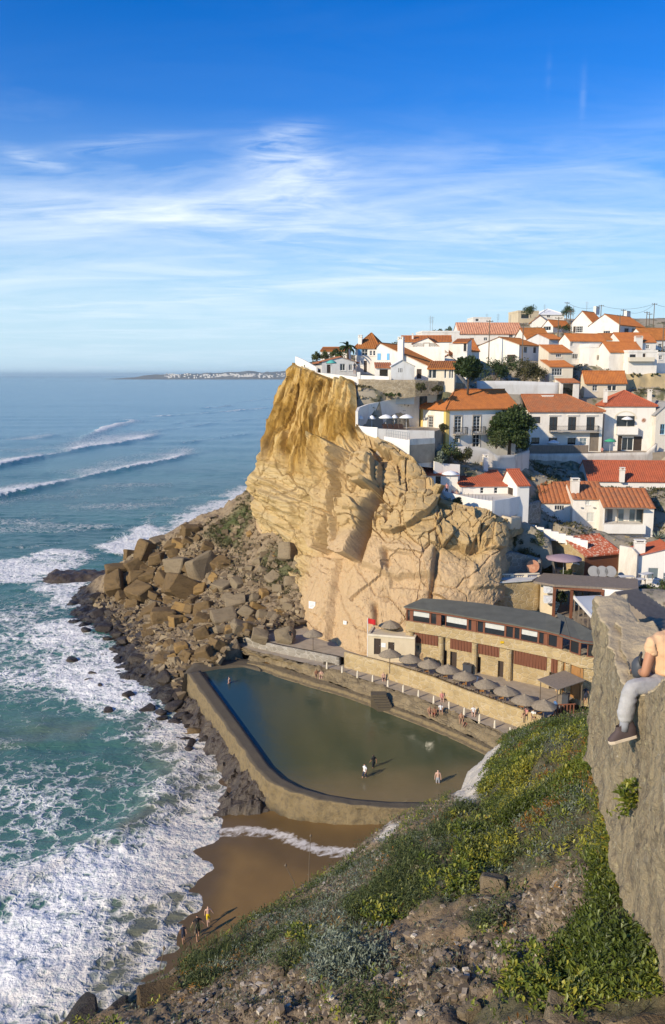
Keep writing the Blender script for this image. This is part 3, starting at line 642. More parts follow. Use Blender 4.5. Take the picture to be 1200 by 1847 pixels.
def leaf_mat(name, c0, c1, c2=None, rough=.55):
 m, nt, b=new_mat(name);at=N(nt, 'ShaderNodeAttribute', attribute_name='tone').outputs['Fac']
 c=ramp(nt, at, [(0, c0), (.55, c1), (1, c2 or c1)])
 L(nt, c, b.inputs['Base Color']);b.inputs['Roughness'].default_value=rough;b.inputs['Specular IOR Level'].default_value=.3
 t=N(nt, 'ShaderNodeBsdfTranslucent');L(nt, c, t.inputs[0]);ms=N(nt, 'ShaderNodeMixShader');ms.inputs[0].default_value=.25
 o=[n for n in nt.nodes if n.type=='OUTPUT_MATERIAL'][0];L(nt, b.outputs[0], ms.inputs[1]);L(nt, t.outputs[0], ms.inputs[2]);L(nt, ms.outputs[0], o.inputs[0]);return m
M['leaf_dark']=leaf_mat('dark_green_leaves', (.025, .042, .013), (.055, .085, .024), (.12, .15, .05))
M['leaf_mid']=leaf_mat('green_leaves', (.032, .048, .016), (.085, .11, .034), (.17, .18, .06))
M['leaf_olive']=leaf_mat('olive_scrub_leaves', (.05, .05, .018), (.10, .095, .035), (.16, .14, .06))
M['leaf_grey']=leaf_mat('grey_green_leaves', (.10, .12, .075), (.19, .22, .15), (.32, .35, .26))
M['leaf_succ']=leaf_mat('fleshy_yellow_green_leaves', (.045, .068, .012), (.15, .185, .028), (.42, .37, .05), .4)
M['leaf_rust']=leaf_mat('rusty_dead_leaves', (.12, .05, .012), (.30, .14, .03), (.5, .28, .04))
M['bark']=simple('brown_bark', (.12, .085, .055), .9, .3, 5, .5)
# foliage: many small bent leaves through a volume
def leaf_cloud(name, mat, centers, radii, per, size, parent=None, seed=1, flat=1.0, up=.3, aspect=.5, smooth=False):
 rs=np.random.RandomState(seed);V=[];T=[]
 C=np.asarray(centers, float);Rr=np.asarray(radii, float);n=len(C)*per
 ci=np.repeat(np.arange(len(C)), per)
 d=rs.normal(size=(n, 3));d/=np.linalg.norm(d, axis=1, keepdims=True)
 r=rs.rand(n)**.4
 p=C[ci]+d*(r*Rr[ci])[:, None]*np.array([1, 1, flat])
 a=rs.normal(size=(n, 3))*.7+d*.8;a[:, 2]+=up;a/=np.linalg.norm(a, axis=1, keepdims=True)
 bq=np.cross(a, rs.normal(size=(n, 3)));bq/=np.linalg.norm(bq, axis=1, keepdims=True)
 s=size*(.6+.8*rs.rand(n))[:, None]
 v0=p-a*s*.5;v2=p+a*s*.5;v1=p+bq*s*aspect*.5;v3=p-bq*s*aspect*.5
 vs=np.stack([v0, v1, v2, v3], 1).reshape(-1, 3)
 cl=rs.rand(len(C))*.6
 tone=np.repeat((cl[ci]*.6+rs.rand(n)*.55).clip(0, 1), 4)
 return np_mesh(name, vs, np.arange(n*4).reshape(-1, 4), mat, parent, smooth, {'tone':tone})
def blob_centers(rs, n, rx, ry, rz, rmin, rmax, bot=-.6):
 C=[];Q=[]
 while len(C)<n:
  d=rs.normal(size=3);d/=np.linalg.norm(d);k=.45+.55*rs.rand()
  if d[2]<bot:continue
  C.append([d[0]*rx*k, d[1]*ry*k, d[2]*rz*k]);Q.append(rmin+(rmax-rmin)*rs.rand())
 return np.array(C), np.array(Q)
def bush(name, P, rx, ry, rz, mat, label, cat='bush', group=None, n=14, per=110, size=.28, seed=1):
 rs=np.random.RandomState(seed);C, Q=blob_centers(rs, n, rx*.8, ry*.8, rz*.8, min(rx, rz)*.28, min(rx, rz)*.5, -.4)
 C[:, 2]+=rz*.55
 e=empty(name, P, 0, label, cat, group)
 leaf_cloud('foliage', mat, C, Q, per, size, e, seed)
 s=MB()
 for i in range(5):
  q=C[i*len(C)//5];s.tube([(0, 0, -.3), (q[0]*.4, q[1]*.4, q[2]*.5), tuple(q)], .06, 5, .02)
 s.build('stem', M['bark'], e);return e
def tree(name, P, h, rx, rz, mat, label, group=None, seed=1, n=30, per=150, size=.34, trunk=.35, lean=.2, kind='tree'):
 rs=np.random.RandomState(seed);e=empty(name, P, 0, label, kind, group)
 C, Q=blob_centers(rs, n, rx*.78, rx*.78, rz*.78, rx*.22, rx*.42, -.75)
 top=h-rz;C[:, 2]+=top;C[:, 0]+=lean
 leaf_cloud('crown', mat, C, Q, per, size, e, seed, .85)
 s=MB();s.tube([(0, 0, -.6), (.05, 0, top*.4), (lean*.6, .05, top*.8), (lean, 0, top+rz*.3)], trunk, 8, trunk*.35)
 for i in range(9):
  q=C[(i*5)%len(C)];s.tube([(lean*.4, 0, top*(.45+.04*i)), (q[0]*.5+lean*.3, q[1]*.5, (q[2]+top*.6)*.5), tuple(q)], trunk*.35, 5, .03)
 s.build('trunk', M['bark'], e, True);return e
# houses
TERR=[];PADS=[]
def roof_plane(mb, O, ex, Ln, es, prof, pitch=.30, amp=.07, lip=.14):
 """tiled slope: eave from O along ex, running up along es; prof = [(s,h)] height of the top edge along the eave"""
 O, ex, es=Vector(O), Vector(ex).normalized(), Vector(es).normalized();nn=ex.cross(es).normalized()
 if nn.z<0:nn=-nn
 ncol=max(2, int(Ln/pitch));ns=ncol*4+1;S=np.linspace(0, Ln, ns)
 Hh=np.interp(S, [p[0]for p in prof], [p[1]for p in prof]);off=[0, amp*.8, amp, amp*.8]
 vs=[]
 for i, (s, h)in enumerate(zip(S, Hh)):
  o=off[i%4];q=O+ex*s
  vs+=[q-Vector((0, 0, lip)), q+nn*o, q+es*h+nn*o]
 mb.add(vs, [f for i in range(ns-1)for f in((i*3, (i+1)*3, (i+1)*3+1, i*3+1), (i*3+1, (i+1)*3+1, (i+1)*3+2, i*3+2))])
 P=[(s, h)for s, h in prof]
 bot=[O+ex*s+es*h-nn*.1 for s, h in P[::-1]]+[O-nn*.1, O+ex*Ln-nn*.1]
 mb.add(bot, [tuple(range(len(bot)))])
def gable_roof(mb, L_, D, he, rise, ax='x', pk=.5, hl=None, hr=None, ov=.25, ovg=.12, **k):
 """ax x: ridge along the facade; ax y: ridge runs back from it, at pk of its width"""
 if ax=='x':
  yr=D*pk
  for y0, y1, sg in((-ov, yr, 1), (D+ov, yr, -1)):
   run=abs(y1-y0);full=math.hypot(run, rise*run/abs(yr-(0 if sg>0 else D)));dz=rise*run/abs(yr-(0 if sg>0 else D))
   es=Vector((0, (y1-y0), dz));z0=he+rise-dz
   roof_plane(mb, (-ovg, y0, z0), (1, 0, 0), L_+2*ovg, es, [(0, full), (L_+2*ovg, full)], **k)
  mb.tube([(-ovg, yr, he+rise+.04), (L_+ovg, yr, he+rise+.04)], .11, 6)
 else:
  xr=L_*pk;hl=he if hl is None else hl;hr=he if hr is None else hr;top=he+rise
  for x0, hh in((0, hl), (L_, hr)):
   if abs(xr-x0)<.3:continue
   sg=1 if xr>x0 else-1;sl=(top-hh)/abs(xr-x0);x0o=x0-sg*ov;z0=hh-sl*ov
   es=Vector((xr-x0o, 0, top-z0));full=es.length
   roof_plane(mb, (x0o, -ovg, z0), (0, 1, 0), D+2*ovg, es, [(0, full), (D+2*ovg, full)], **k)
  mb.tube([(xr, -ovg, top+.04), (xr, D+ovg, top+.04)], .11, 6)
def hip_roof(mb, L_, D, he, rise, ov=.3, hl=True, hr=True, **k):
 L2, D2=L_+2*ov, D+2*ov;half=D2/2;a=min(half, L2/2-.05)
 fl=math.hypot(half, rise);z0=he-.1
 xl=a if hl else 0;xr=a if hr else 0
 prof=([(0, 0)]if hl else[])+[(xl, fl), (L2-xr, fl)]+([(L2, 0)]if hr else[])
 if not hl:prof=[(0, fl)]+prof[1:]
 roof_plane(mb, (-ov, -ov, z0), (1, 0, 0), L2, (0, half, rise), prof, **k)
 roof_plane(mb, (L_+ov, D+ov, z0), (-1, 0, 0), L2, (0, -half, rise), [(L2-s, h)for s, h in prof[::-1]], **k)
 fe=math.hypot(a, rise)
 if hl:roof_plane(mb, (-ov, D+ov, z0), (0, -1, 0), D2, (a, 0, rise), [(0, 0), (half, fe), (D2, 0)], **k);mb.tube([(-ov, -ov, z0+.08), (-ov+a, half-ov, z0+rise+.08), (-ov, D+ov, z0+.08)], .1, 5)
 if hr:roof_plane(mb, (L_+ov, -ov, z0), (0, 1, 0), D2, (-a, 0, rise), [(0, 0), (half, fe), (D2, 0)], **k);mb.tube([(L_+ov, -ov, z0+.08), (L_+ov-a, half-ov, z0+rise+.08), (L_+ov, D+ov, z0+.08)], .1, 5)
 mb.tube([(-ov+xl, half-ov, z0+rise+.08), (L_+ov-xr, half-ov, z0+rise+.08)], .11, 6)
def wall_open(mb, L_, z0, z1, opens, M_, rev=.2):
 """a wall in the local x-z plane (outside towards -y) with real openings"""
 xs=sorted({0, L_, *[o[0]for o in opens], *[o[1]for o in opens]});zs=sorted({z0, z1, *[o[2]for o in opens], *[o[3]for o in opens]})
 xs=[x for x in xs if 0<=x<=L_];zs=[z for z in zs if z0<=z<=z1]
 for i in range(len(xs)-1):
  for j in range(len(zs)-1):
   cx, cz=(xs[i]+xs[i+1])/2, (zs[j]+zs[j+1])/2
   if any(o[0]<cx<o[1]and o[2]<cz<o[3]for o in opens):continue
   mb.add([M_@Vector(p)for p in((xs[i], 0, zs[j]), (xs[i+1], 0, zs[j]), (xs[i+1], 0, zs[j+1]), (xs[i], 0, zs[j+1]))], [(0, 1, 2, 3)])
 for a, b_, c, d in opens:
  q=[M_@Vector(p)for p in((a, 0, c), (b_, 0, c), (b_, 0, d), (a, 0, d), (a, rev, c), (b_, rev, c), (b_, rev, d), (a, rev, d))]
  mb.add(q, [(1, 0, 4, 5), (2, 1, 5, 6), (3, 2, 6, 7), (0, 3, 7, 4)])
class House:
 def __init__(s, name, label, u0, vb, t, th, u1=None, ul=None, Ln=None, D=None, ev=None, he=None, wall='white', sink=3.5, cat='house', group='houses of the cliff top village', reg=True):
  s.P=W(u0, vb, t=t);s.th=R(th);c, sn=math.cos(s.th), math.sin(s.th);s.c, s.s=c, sn
  zr=s.P.z-H
  def solve(u, dx, dy):
   a=(u-CU)/F;return(a*(s.P.y*CP-zr*SP)-s.P.x)/(dx-a*dy*CP)
  s.L=Ln or solve(u1, c, sn);s.D=D or(solve(ul, -sn, c)if ul is not None else 7.0)
  s.he=he or s.fz(u0, ev);s.e=empty(name, s.P, s.th, label, cat, group);s.wallm=M[wall];s.sink=sink
  if reg:PADS.append(([tuple((s.P+Vector((c*x-sn*y, sn*x+c*y, 0))).xy)for x, y in((-.6, -2.4), (s.L+.6, -2.4), (s.L+.6, .4), (-.6, .4))], s.P.z))
  if reg and ul is not None:PADS.append(([tuple((s.P+Vector((c*x-sn*y, sn*x+c*y, 0))).xy)for x, y in((-2.2, -1), (.4, -1), (.4, s.D+.4), (-2.2, s.D+.4))], s.P.z))
  s.op={'F':[], 'L':[], 'R':[]};s.n=0
  if reg:
   for k in(0, .5, 1):TERR.append((s.P.x+c*s.L*k+sn*.3, s.P.y+sn*s.L*k-c*.3, s.P.z-.12))
 def loc(s, p):d=p-s.P;return Vector((d.x*s.c+d.y*s.s, -d.x*s.s+d.y*s.c, d.z))
 def hit(s, u, v, side='F', off=0.0):
  o=s.loc(Vector((0, 0, H)));d=ray(u, v);dl=Vector((d.x*s.c+d.y*s.s, -d.x*s.s+d.y*s.c, d.z))
  if side=='F':k=(off-o.y)/dl.y
  elif side=='L':k=(off-o.x)/dl.x
  else:k=(s.L-o.x)/dl.x
  return o+dl*k
 def fz(s, u, v):return s.hit(u, v).z
 def mat_side(s, side):
  if side=='F':return Matrix.Identity(4)
  if side=='L':return Matrix.Translation((0, s.D, 0))@Matrix.Rotation(-math.pi/2, 4, 'Z')
  return Matrix.Translation((s.L, 0, 0))@Matrix.Rotation(math.pi/2, 4, 'Z')
 def rect(s, u, v, u2, v2, side='F'):
  a, b_=s.hit(u, v, side), s.hit(u2, v2, side)
  if side=='F':x0, x1=a.x, b_.x
  elif side=='L':x0, x1=s.D-a.y, s.D-b_.y
  else:x0, x1=a.y, b_.y
  x0, x1=sorted((x0, x1));z0, z1=sorted((a.z, b_.z));w=s.L if side=='F' else s.D
  return[max(.15, x0), min(w-.15, x1), z0, min(z1, s.he-.05)]
 def window(s, u, v, u2, v2, side='F', fr='frame_w', gl='glass', bars=(1, 1), door=False, trim=None, sill=True, label=None, wd=.07, shut=None):
  r=s.rect(u, v, u2, v2, side)
  if r[1]-r[0]<.2 or r[3]-r[2]<.2:return
  s.op[side].append(tuple(r));Mx=s.mat_side(side);a, b_, c, d=r
  w=MB();y0, y1=.07, .15
  w.box(a, a+wd, y0, y1, c, d, Mx).box(b_-wd, b_, y0, y1, c, d, Mx).box(a+wd, b_-wd, y0, y1, d-wd, d, Mx).box(a+wd, b_-wd, y0, y1, c, c+wd, Mx)
  for i in range(bars[0]):x=a+(b_-a)*(i+1)/(bars[0]+1);w.box(x-wd*.4, x+wd*.4, y0+.01, y1-.01, c+wd, d-wd, Mx)
  for i in range(bars[1]):
   z=c+(d-c)*(i+1)/(bars[1]+1);w.box(a+wd, b_-wd, y0+.02, y1-.02, z-wd*.3, z+wd*.3, Mx)
  o=w.build('door' if door else 'window', M[fr], s.e)
  if label:o['label']=label
  p=MB();p.add([Mx@Vector(q)for q in((a, .12, c), (b_, .12, c), (b_, .12, d), (a, .12, d))], [(0, 1, 2, 3)])
  p.build('pane', M[gl], o)
  if trim:
   q=MB();g=.16
   q.box(a-g, a, -.04, .02, c, d+g, Mx).box(b_, b_+g, -.04, .02, c, d+g, Mx).box(a, b_, -.04, .02, d, d+g, Mx);q.build('surround', M[trim], o)
  if sill and not door:MB().box(a-.08, b_+.08, -.09, .0, c-.09, c-.005, Mx).build('sill', M['white_clean'], o)
  if shut:
   for x in((a-(b_-a)*.55, a-.02), (b_+.02, b_+(b_-a)*.55)):MB().box(x[0], x[1], -.07, -.01, c-.03, d+.03, Mx).build('shutter', M[shut], o)
  return o
 def door(s, u, v, u2, v2, side='F', mat='door_d', label=None):
  r=s.rect(u, v, u2, v2, side)
  if r[1]-r[0]<.2:return
  s.op[side].append(tuple(r));Mx=s.mat_side(side);a, b_, c, d=r
  q=MB();q.box(a, b_, .12, .17, c, d, Mx)
  for z in(.12, .55):q.box(a+.12, b_-.12, .10, .12, c+(d-c)*z, c+(d-c)*(z+.36), Mx)
  o=q.build('door', M[mat], s.e);MB().box(b_-.16, b_-.1, .06, .12, c+1.0, c+1.08, Mx).build('handle', M['metal_g'], o)
  if label:o['label']=label
  return o
 def shutter(s, u, v, u2, v2, mat='blue', side='F'):
  a, b_, c, d=s.rect(u, v, u2, v2, side);q=MB();q.box(a, b_, -.06, -.01, c, d, s.mat_side(side));q.build('shutter', M[mat], s.e)
 def gutter(s, mat='white_clean'):
  MB().box(-.02, s.L+.02, -.1, -.003, s.he-.16, s.he-.02).build('cornice', M[mat], s.e)
 def finish(s, roof='gx', rv=None, ru=None, rise=None, pk=.5, pg=None, hl=None, hr=None, rm='t_orange', ov=.25, hipl=True, hipr=True, par=.5, pitch=.3, amp=.07):
  L_, D, he=s.L, s.D, s.he;w=MB()
  wall_open(w, L_, -s.sink, he if hl is None else min(hl, hr if hr else he, he), s.op['F'], s.mat_side('F'));wall_open(w, D, -s.sink, he if hl is None else hl, s.op['L'], s.mat_side('L'));wall_open(w, D, -s.sink, he if hr is None else hr, s.op['R'], s.mat_side('R'))
  w.add([(0, D, -s.sink), (L_, D, -s.sink), (L_, D, he), (0, D, he)], [(1, 0, 3, 2)])
  if rise is None and rv is not None:
   off=D*pk if roof in('gx', )else(D/2 if roof=='hip' else(D if roof=='mono' else 0.0))
   rise=s.hit(ru if ru is not None else(CU+F*.0+proj(np.array(s.P+Vector((s.c*L_/2, s.s*L_/2, 0))))[0]), rv, 'F', off).z-he
  if pg:rise=s.hit(pg[0], pg[1], 'L').z-he
  if rise is not None:rise=min(max(rise, .3), 4.2)
  s.rise=rise;rb=MB();kw=dict(pitch=pitch, amp=amp)
  if roof=='gx':
   rise=max(rise, .5);yr=D*pk;gable_roof(rb, L_, D, he, rise, 'x', pk, ov=ov, **kw)
   for x in(0, L_):w.add([(x, 0, he), (x, D, he), (x, yr, he+rise)], [(0, 2, 1)if x==0 else(0, 1, 2)])
  elif roof=='gy':
   hl=he if hl is None else hl;hr=he if hr is None else hr;xr=L_*pk;top=he+rise;lo=min(hl, hr, he)
   gable_roof(rb, L_, D, he, rise, 'y', pk, hl, hr, ov=ov, **kw)
   for y in(0, D):w.add([(0, y, lo), (L_, y, lo), (L_, y, hr), (xr, y, top), (0, y, hl)], [(0, 1, 2, 3, 4)])
  elif roof=='hip':rise=max(rise, .6);hip_roof(rb, L_, D, he, rise, ov, hipl, hipr, **kw)
  elif roof=='mono':
   es=Vector((0, D+ov, rise*(D+ov)/D));roof_plane(rb, (-.1, -ov, he-rise*ov/D), (1, 0, 0), L_+.2, es, [(0, es.length), (L_+.2, es.length)], **kw)
   for x in(0, L_):w.add([(x, 0, he), (x, D, he), (x, D, he+rise)], [(0, 2, 1)if x==0 else(0, 1, 2)])
   w.add([(0, D, he), (L_, D, he), (L_, D, he+rise), (0, D, he+rise)], [(1, 0, 3, 2)])
  elif roof=='flat':
   w.add([(0, 0, he-par), (L_, 0, he-par), (L_, D, he-par), (0, D, he-par)], [(0, 1, 2, 3)])
   for bx in((-.06, L_+.06, -.06, .2), (-.06, L_+.06, D-.2, D+.06), (-.06, .2, .2, D-.2), (L_-.2, L_+.06, .2, D-.2)):w.box(*bx, he-par, he+.02)
  s.wall=w.build('wall', s.wallm, s.e)
  s.roof=rb.build('roof', M[rm], s.e)if rb.v else s.wall
  s.roof.data.polygons.foreach_set('use_smooth', [False]*len(s.roof.data.polygons))
  return s
 def chimney(s, u, v, vb, wpx, side='F', off=1.5, cap='white', dep=.7, hole=True):
  a=s.hit(u-wpx/2, v, 'F', off);b_=s.hit(u+wpx/2, vb, 'F', off)
  q=MB();q.box(a.x, b_.x, off, off+dep, b_.z, a.z);q.box(a.x-.08, b_.x+.08, off-.08, off+dep+.08, a.z, a.z+.1)
  k=.22;
  for xx in(a.x+.02, b_.x-.17):q.box(xx, xx+.15, off+.05, off+dep-.05, a.z+.1, a.z+.1+k)
  q.box(a.x-.04, b_.x+.04, off-.04, off+dep+.04, a.z+.1+k, a.z+.2+k)
  q.build('chimney', M[cap], s.roof)
 def balcony(s, u, v, u2, vtop, out=.9, side='F', rail='metal_d', solid=None):
  a=s.hit(u, v, side);b_=s.hit(u2, vtop, side);x0, x1=a.x, b_.x;z0=a.z;zt=max(b_.z, z0+.6)
  q=MB();q.box(x0, x1, -out, -.003, z0-.14, z0);o=q.build('balcony', M['stone_trim' if not solid else solid], s.e)
  q=MB()
  if solid:q.box(x0, x1, -out-.1, -out-.001, z0-.14, zt).box(x0, x0+.1, -out, -.003, z0, zt).box(x1-.1, x1, -out, -.003, z0, zt);q.build('parapet', M[solid], o);return o
  n=max(3, int((x1-x0)/.13))
  for i in range(n+1):x=x0+.02+(x1-x0-.04)*i/n;q.box(x-.012, x+.012, -out+.01, -out+.034, z0, zt)
  for i in range(1, 6):
   y=-out+i*out/6
   for x in(x0+.02, x1-.02):q.box(x-.012, x+.012, y-.012, y+.012, z0, zt)
  q.box(x0, x1, -out, -out+.05, zt, zt+.05).box(x0, x0+.05, -out+.05, -.003, zt, zt+.05).box(x1-.05, x1, -out+.05, -.003, zt, zt+.05)
  q.build('railing', M[rail], o);return o
def ribbon(name, pts, th, zb, mat, label, cat='wall', disp=0.0, seg=.6, seed=0, group=None, parent=None, cap=None, batter=0.0, side=1, reg=True):
 """wall along a line of top points; th to the left (away) side; zb number or list of foot heights"""
 pts=[Vector(p)for p in pts];zb=zb if hasattr(zb, '__len__')else[zb]*len(pts)
 s=[0]
 for i in range(1, len(pts)):s.append(s[-1]+max(.01, (pts[i].xy-pts[i-1].xy).length))
 n=max(2, int(s[-1]/seg)+1);S=np.unique(np.concatenate([np.linspace(0, s[-1], n), s]))
 x, y, z, b0=[np.interp(S, s, [p[k]for p in pts])for k in range(3)]+[np.interp(S, s, zb)]
 tx, ty=np.gradient(x, S), np.gradient(y, S);l=np.hypot(tx, ty);nx, ny=-ty/l*side, tx/l*side
 nv=max(1, int(np.max(z-b0)/seg))if disp else 1;nt_=2 if disp else 1
 rows=[]
 for j in range(nv+1):f=j/nv;rows.append((0-batter*(1-f), b0+(z-b0)*f, 0, f))
 for j in range(1, nt_+1):rows.append((th*j/nt_, z, 1, 1))
 for j in range(1, nv+1):f=1-j/nv;rows.append((th+batter*(1-f), b0+(z-b0)*f, 2, f))
 if reg:
  for i in range(0, len(S), max(1, len(S)//8)):TERR.append((x[i]-nx[i]*.8, y[i]-ny[i]*.8, b0[i]+.25))
 V=[]
 for o, zz, k, f in rows:
  px, py, pz=x+nx*o, y+ny*o, zz+0*x
  if disp:
   d=(fbm(px*.9+seed, py*.9, pz*.9, 4, seed)*disp)*(1 if k!=1 else.6)
   sg=-1 if k==0 else(1 if k==2 else 0)
   px, py=px+nx*d*sg, py+ny*d*sg;pz=pz+(d*.6 if f>.95 else 0)
  V.append(np.stack([px, py, pz], -1))
 V=np.stack(V);q=grid_quads(V.shape[0], V.shape[1]);nc=V.shape[1];nr=V.shape[0]
 o=np_mesh(name, V.reshape(-1, 3), q[:, ::-1]if side>0 else q, M[mat]if isinstance(mat, str)else mat, parent, smooth=bool(disp))
 bm=bmesh.new();bm.from_mesh(o.data);bm.verts.ensure_lookup_table()
 for c in(0, nc-1):
  try:bm.faces.new([bm.verts[r*nc+c]for r in range(nr)])
  except ValueError:pass
 bmesh.ops.recalc_face_normals(bm, faces=bm.faces[:]);bm.to_mesh(o.data);bm.free()
 if label:tag(o, label, cat, group)
 return o
# village: measured on enlarged crops of the photograph
a_=lambda x, y:(500+x*.3, 530+y*.3)
b_c=lambda x, y:(840+x*.3, 530+y*.3)
c_=lambda x, y:(620+x*.25, 690+y*.25)
d_c=lambda x, y:(900+x*.25, 690+y*.25)
e_c=lambda x, y:(860+x*.28333, 880+y*.28333)
def au(x):return 500+x*.3
def av(y):return 530+y*.3
def bu(x):return 840+x*.3
def cu(x):return 620+x*.25
def cv(y):return 690+y*.25
def du(x):return 900+x*.25
def eu(x):return 860+x*.28333
def ev_(y):return 880+y*.28333
def win(h, f, x0, y0, x1, y1, **k):p=f(x0, y0);q=f(x1, y1);return h.window(p[0], p[1], q[0], q[1], **k)
def door(h, f, x0, y0, x1, y1, **k):p=f(x0, y0);q=f(x1, y1);return h.door(p[0], p[1], q[0], q[1], **k)
G1='white houses on the headland';G2='white houses up the hillside';G3='white houses above the cove'
# headland
h=House('cottage', 'low grey-fronted cottage with brown tiled gable at the cliff edge beside the teal parasol', au(270), av(478), 134, 10, u1=au(475), D=7, ev=av(408), wall='grey_pl', group=G1)
win(h, a_, 378, 420, 410, 462, bars=(1, 0));win(h, a_, 432, 424, 452, 460, bars=(1, 0));door(h, a_, 300, 425, 322, 476, mat='door_d')
h.finish('gy', rise=.75, pk=.55, rm='t_old', ov=.5)
h=House('house', 'small white house with orange roof behind the palm at the seaward end of the headland', au(262), av(400), 150, -8, u1=au(420), D=6, ev=av(341), group=G1)
win(h, a_, 325, 346, 338, 362);h.finish('gx', rv=av(313), rm='t_brown')
h=House('house', 'two-storey white house with one pale blue shutter and a brown-orange hipped roof', au(470), av(474), 141, -12, u1=au(610), D=9, ev=av(322), group=G1)
win(h, a_, 509, 331, 545, 371, bars=(1, 1));p, q=a_(487, 331), a_(507, 371);h.shutter(p[0], p[1], q[0], q[1])
win(h, a_, 557, 341, 572, 371, bars=(0, 1));win(h, a_, 577, 341, 592, 371, bars=(0, 1));win(h, a_, 502, 404, 514, 430);door(h, a_, 522, 402, 540, 470, mat='door_d');h.gutter('t_brown')
h.finish('hip', rise=2.6, rm='t_brown');h.chimney(au(498), av(262), av(330), 6.5, off=.8)
h=House('house', 'white house with two pale blue shutters and a long roof sloping down to the right', au(597), av(515), 132, -24, u1=au(905), D=9, ev=av(310), group=G1)
hr_=h.hit(au(905), av(432)).z
win(h, a_, 626, 358, 658, 397, bars=(1, 1))
for x in((594, 607), (609, 624), (660, 676)):p, q=a_(x[0], 358), a_(x[1], 398);h.shutter(max(p[0], 678.5), p[1], q[0], q[1])
door(h, a_, 840, 452, 868, 510, mat='door_d')
h.finish('gy', rise=.35, pk=.06, hl=h.he-.2, hr=hr_, rm='t_brown');h.chimney(au(740), av(275), av(420), 9, off=-.75, dep=.72)
h=House('glazed_porch', 'single-storey porch with dark glass doors and tiled roof above the stone wall', au(905), av(512), 124.5, -12, u1=au(1066), D=5, ev=av(446), group=G1, wall='cream')
for x in((902, 928), (930, 955), (1002, 1015), (1030, 1043), (1045, 1058)):win(h, a_, x[0]+4, 452, x[1]+3, 508, fr='frame_w', bars=(0, 0), door=True)
h.finish('mono', rise=1.1, rm='t_brown', ov=.4)
h=House('shed', 'pale grey shed with a curved top and three slit vents on the headland', au(688), av(520), 122.5, 2, u1=au(826), D=4, ev=av(432), wall='grey_pl', group=G1)
for x in(730, 740, 749):p, q=a_(x, 447), a_(x+4, 472);h.op['F'].append(tuple(h.rect(p[0], p[1], q[0], q[1])))
h.finish('gy', rise=.85, pk=.45, rm='t_white', ov=.08, amp=.01)
h=House('porch', 'small open white porch with tiled lean-to roof beside the grey shed', au(592), av(518), 124, 0, u1=au(686), D=3, ev=av(440), group=G1)
h.op['F'].append((.6, h.L-.5, -.5, h.he-.35));h.finish('mono', rise=.7, rm='t_old')
h=House('house', 'white gabled house with one brown-framed window and a bright orange roof beside the round tree', au(815), av(415), 152, -14, u1=au(1030), D=11, ev=av(297), group=G1)
win(h, a_, 884, 296, 912, 342, fr='frame_d', bars=(1, 0), trim='stone_trim');win(h, a_, 905, 388, 940, 408)
hr_=h.hit(au(1030), av(357)).z
h.finish('gy', rise=h.hit(au(900), av(264)).z-h.he, pk=.40, hr=hr_);rf=h.roof
h2=House('house', 'small white wing with a low tiled roof under the orange-roofed gable house', au(960), av(440), 140, -10, u1=au(1075), D=5, ev=av(400), group=G1);h2.finish('gy', rise=.9, pk=.55, rm='t_brown')
h=House('dormer_house', 'white box-like house with a single dark window above the round tree', au(1056), av(400), 150, -20, u1=au(1142), D=4, ev=av(292), group=G1, reg=False)
win(h, a_, 1122, 298, 1139, 345, fr='frame_d');h.finish('mono', rise=.8, rm='t_orange')
h=House('house', 'long white house with a low orange roof running behind the headland gables', au(745), av(345), 168, -6, u1=au(1048), D=9, ev=av(284), group=G1);h.finish('gx', rv=av(243), rm='t_orange');h.chimney(au(615+200), av(250), av(290), 3)
h=House('house', 'plain flat-topped white building behind the orange roofs of the headland', au(872), av(300), 182, 4, u1=au(1096), D=8, ev=av(222), group=G1);h.finish('flat', par=.4)
h=House('house', 'low white house with an orange roof between the headland and the hill', au(1140), av(385), 156, 10, u1=au(1215), D=7, ev=av(340), group=G1);h.finish('gx', rv=av(290), rm='t_orange')
# upper hillside
h=House('house', 'long white house whose roof is heaped with loose pale pink tiles', bu(-40), av(296), 196, 3, u1=bu(345), D=8, ev=av(236), group=G2)
win(h, b_c, 28, 264, 52, 288, bars=(1, 0));win(h, b_c, 110, 262, 132, 280);win(h, b_c, 262, 226+14, 285, 262);h.finish('gx', rv=av(182), rm='t_pink', amp=.16, pitch=.55)
h=House('house', 'white rooftop box rising behind the pale pink tiled roof', bu(45), av(200), 207, 5, u1=bu(152), D=6, ev=av(140), group=G2, reg=False);win(h, b_c, 60, 150, 80, 165, bars=(0, 0));h.finish('flat', par=.2)
h=House('building', 'flat-roofed yellowish building with a dark recessed window on the skyline', bu(315), av(170), 238, 8, u1=bu(438), D=8, ev=av(100), wall='beige', group=G2);win(h, b_c, 335, 122, 380, 148, bars=(2, 0), fr='frame_d');h.finish('flat', par=.5)
h=House('house', 'white house with a white pyramid roof on the skyline', bu(447), av(155), 242, 4, u1=bu(592), D=9, ev=av(122), group=G2);win(h, b_c, 490, 128, 510, 142);h.finish('hip', rise=1.9, rm='t_white', amp=.02)
h=House('house', 'small plain white gable below the yellowish flat-roofed building', bu(398), av(195), 226, -8, u1=bu(490), D=7, ev=av(166), group=G2);h.finish('gy', rise=1.5, rm='t_brown')
h=House('house', 'white gabled house with a wide dark doorway below the skyline pyramid roof', bu(525), av(222), 213, 40, ul=bu(460), u1=bu(632), ev=av(192), group=G2)
win(h, b_c, 468, 192, 512, 219, side='L', fr='frame_w', bars=(2, 0), door=True);h.finish('gx', pg=b_c(492, 156), rm='t_orange')
h=House('house', 'tall white house with big gable and white barred windows below the skyline', bu(760), av(250), 212, 48, ul=bu(630), u1=bu(830), ev=av(172), group=G2)
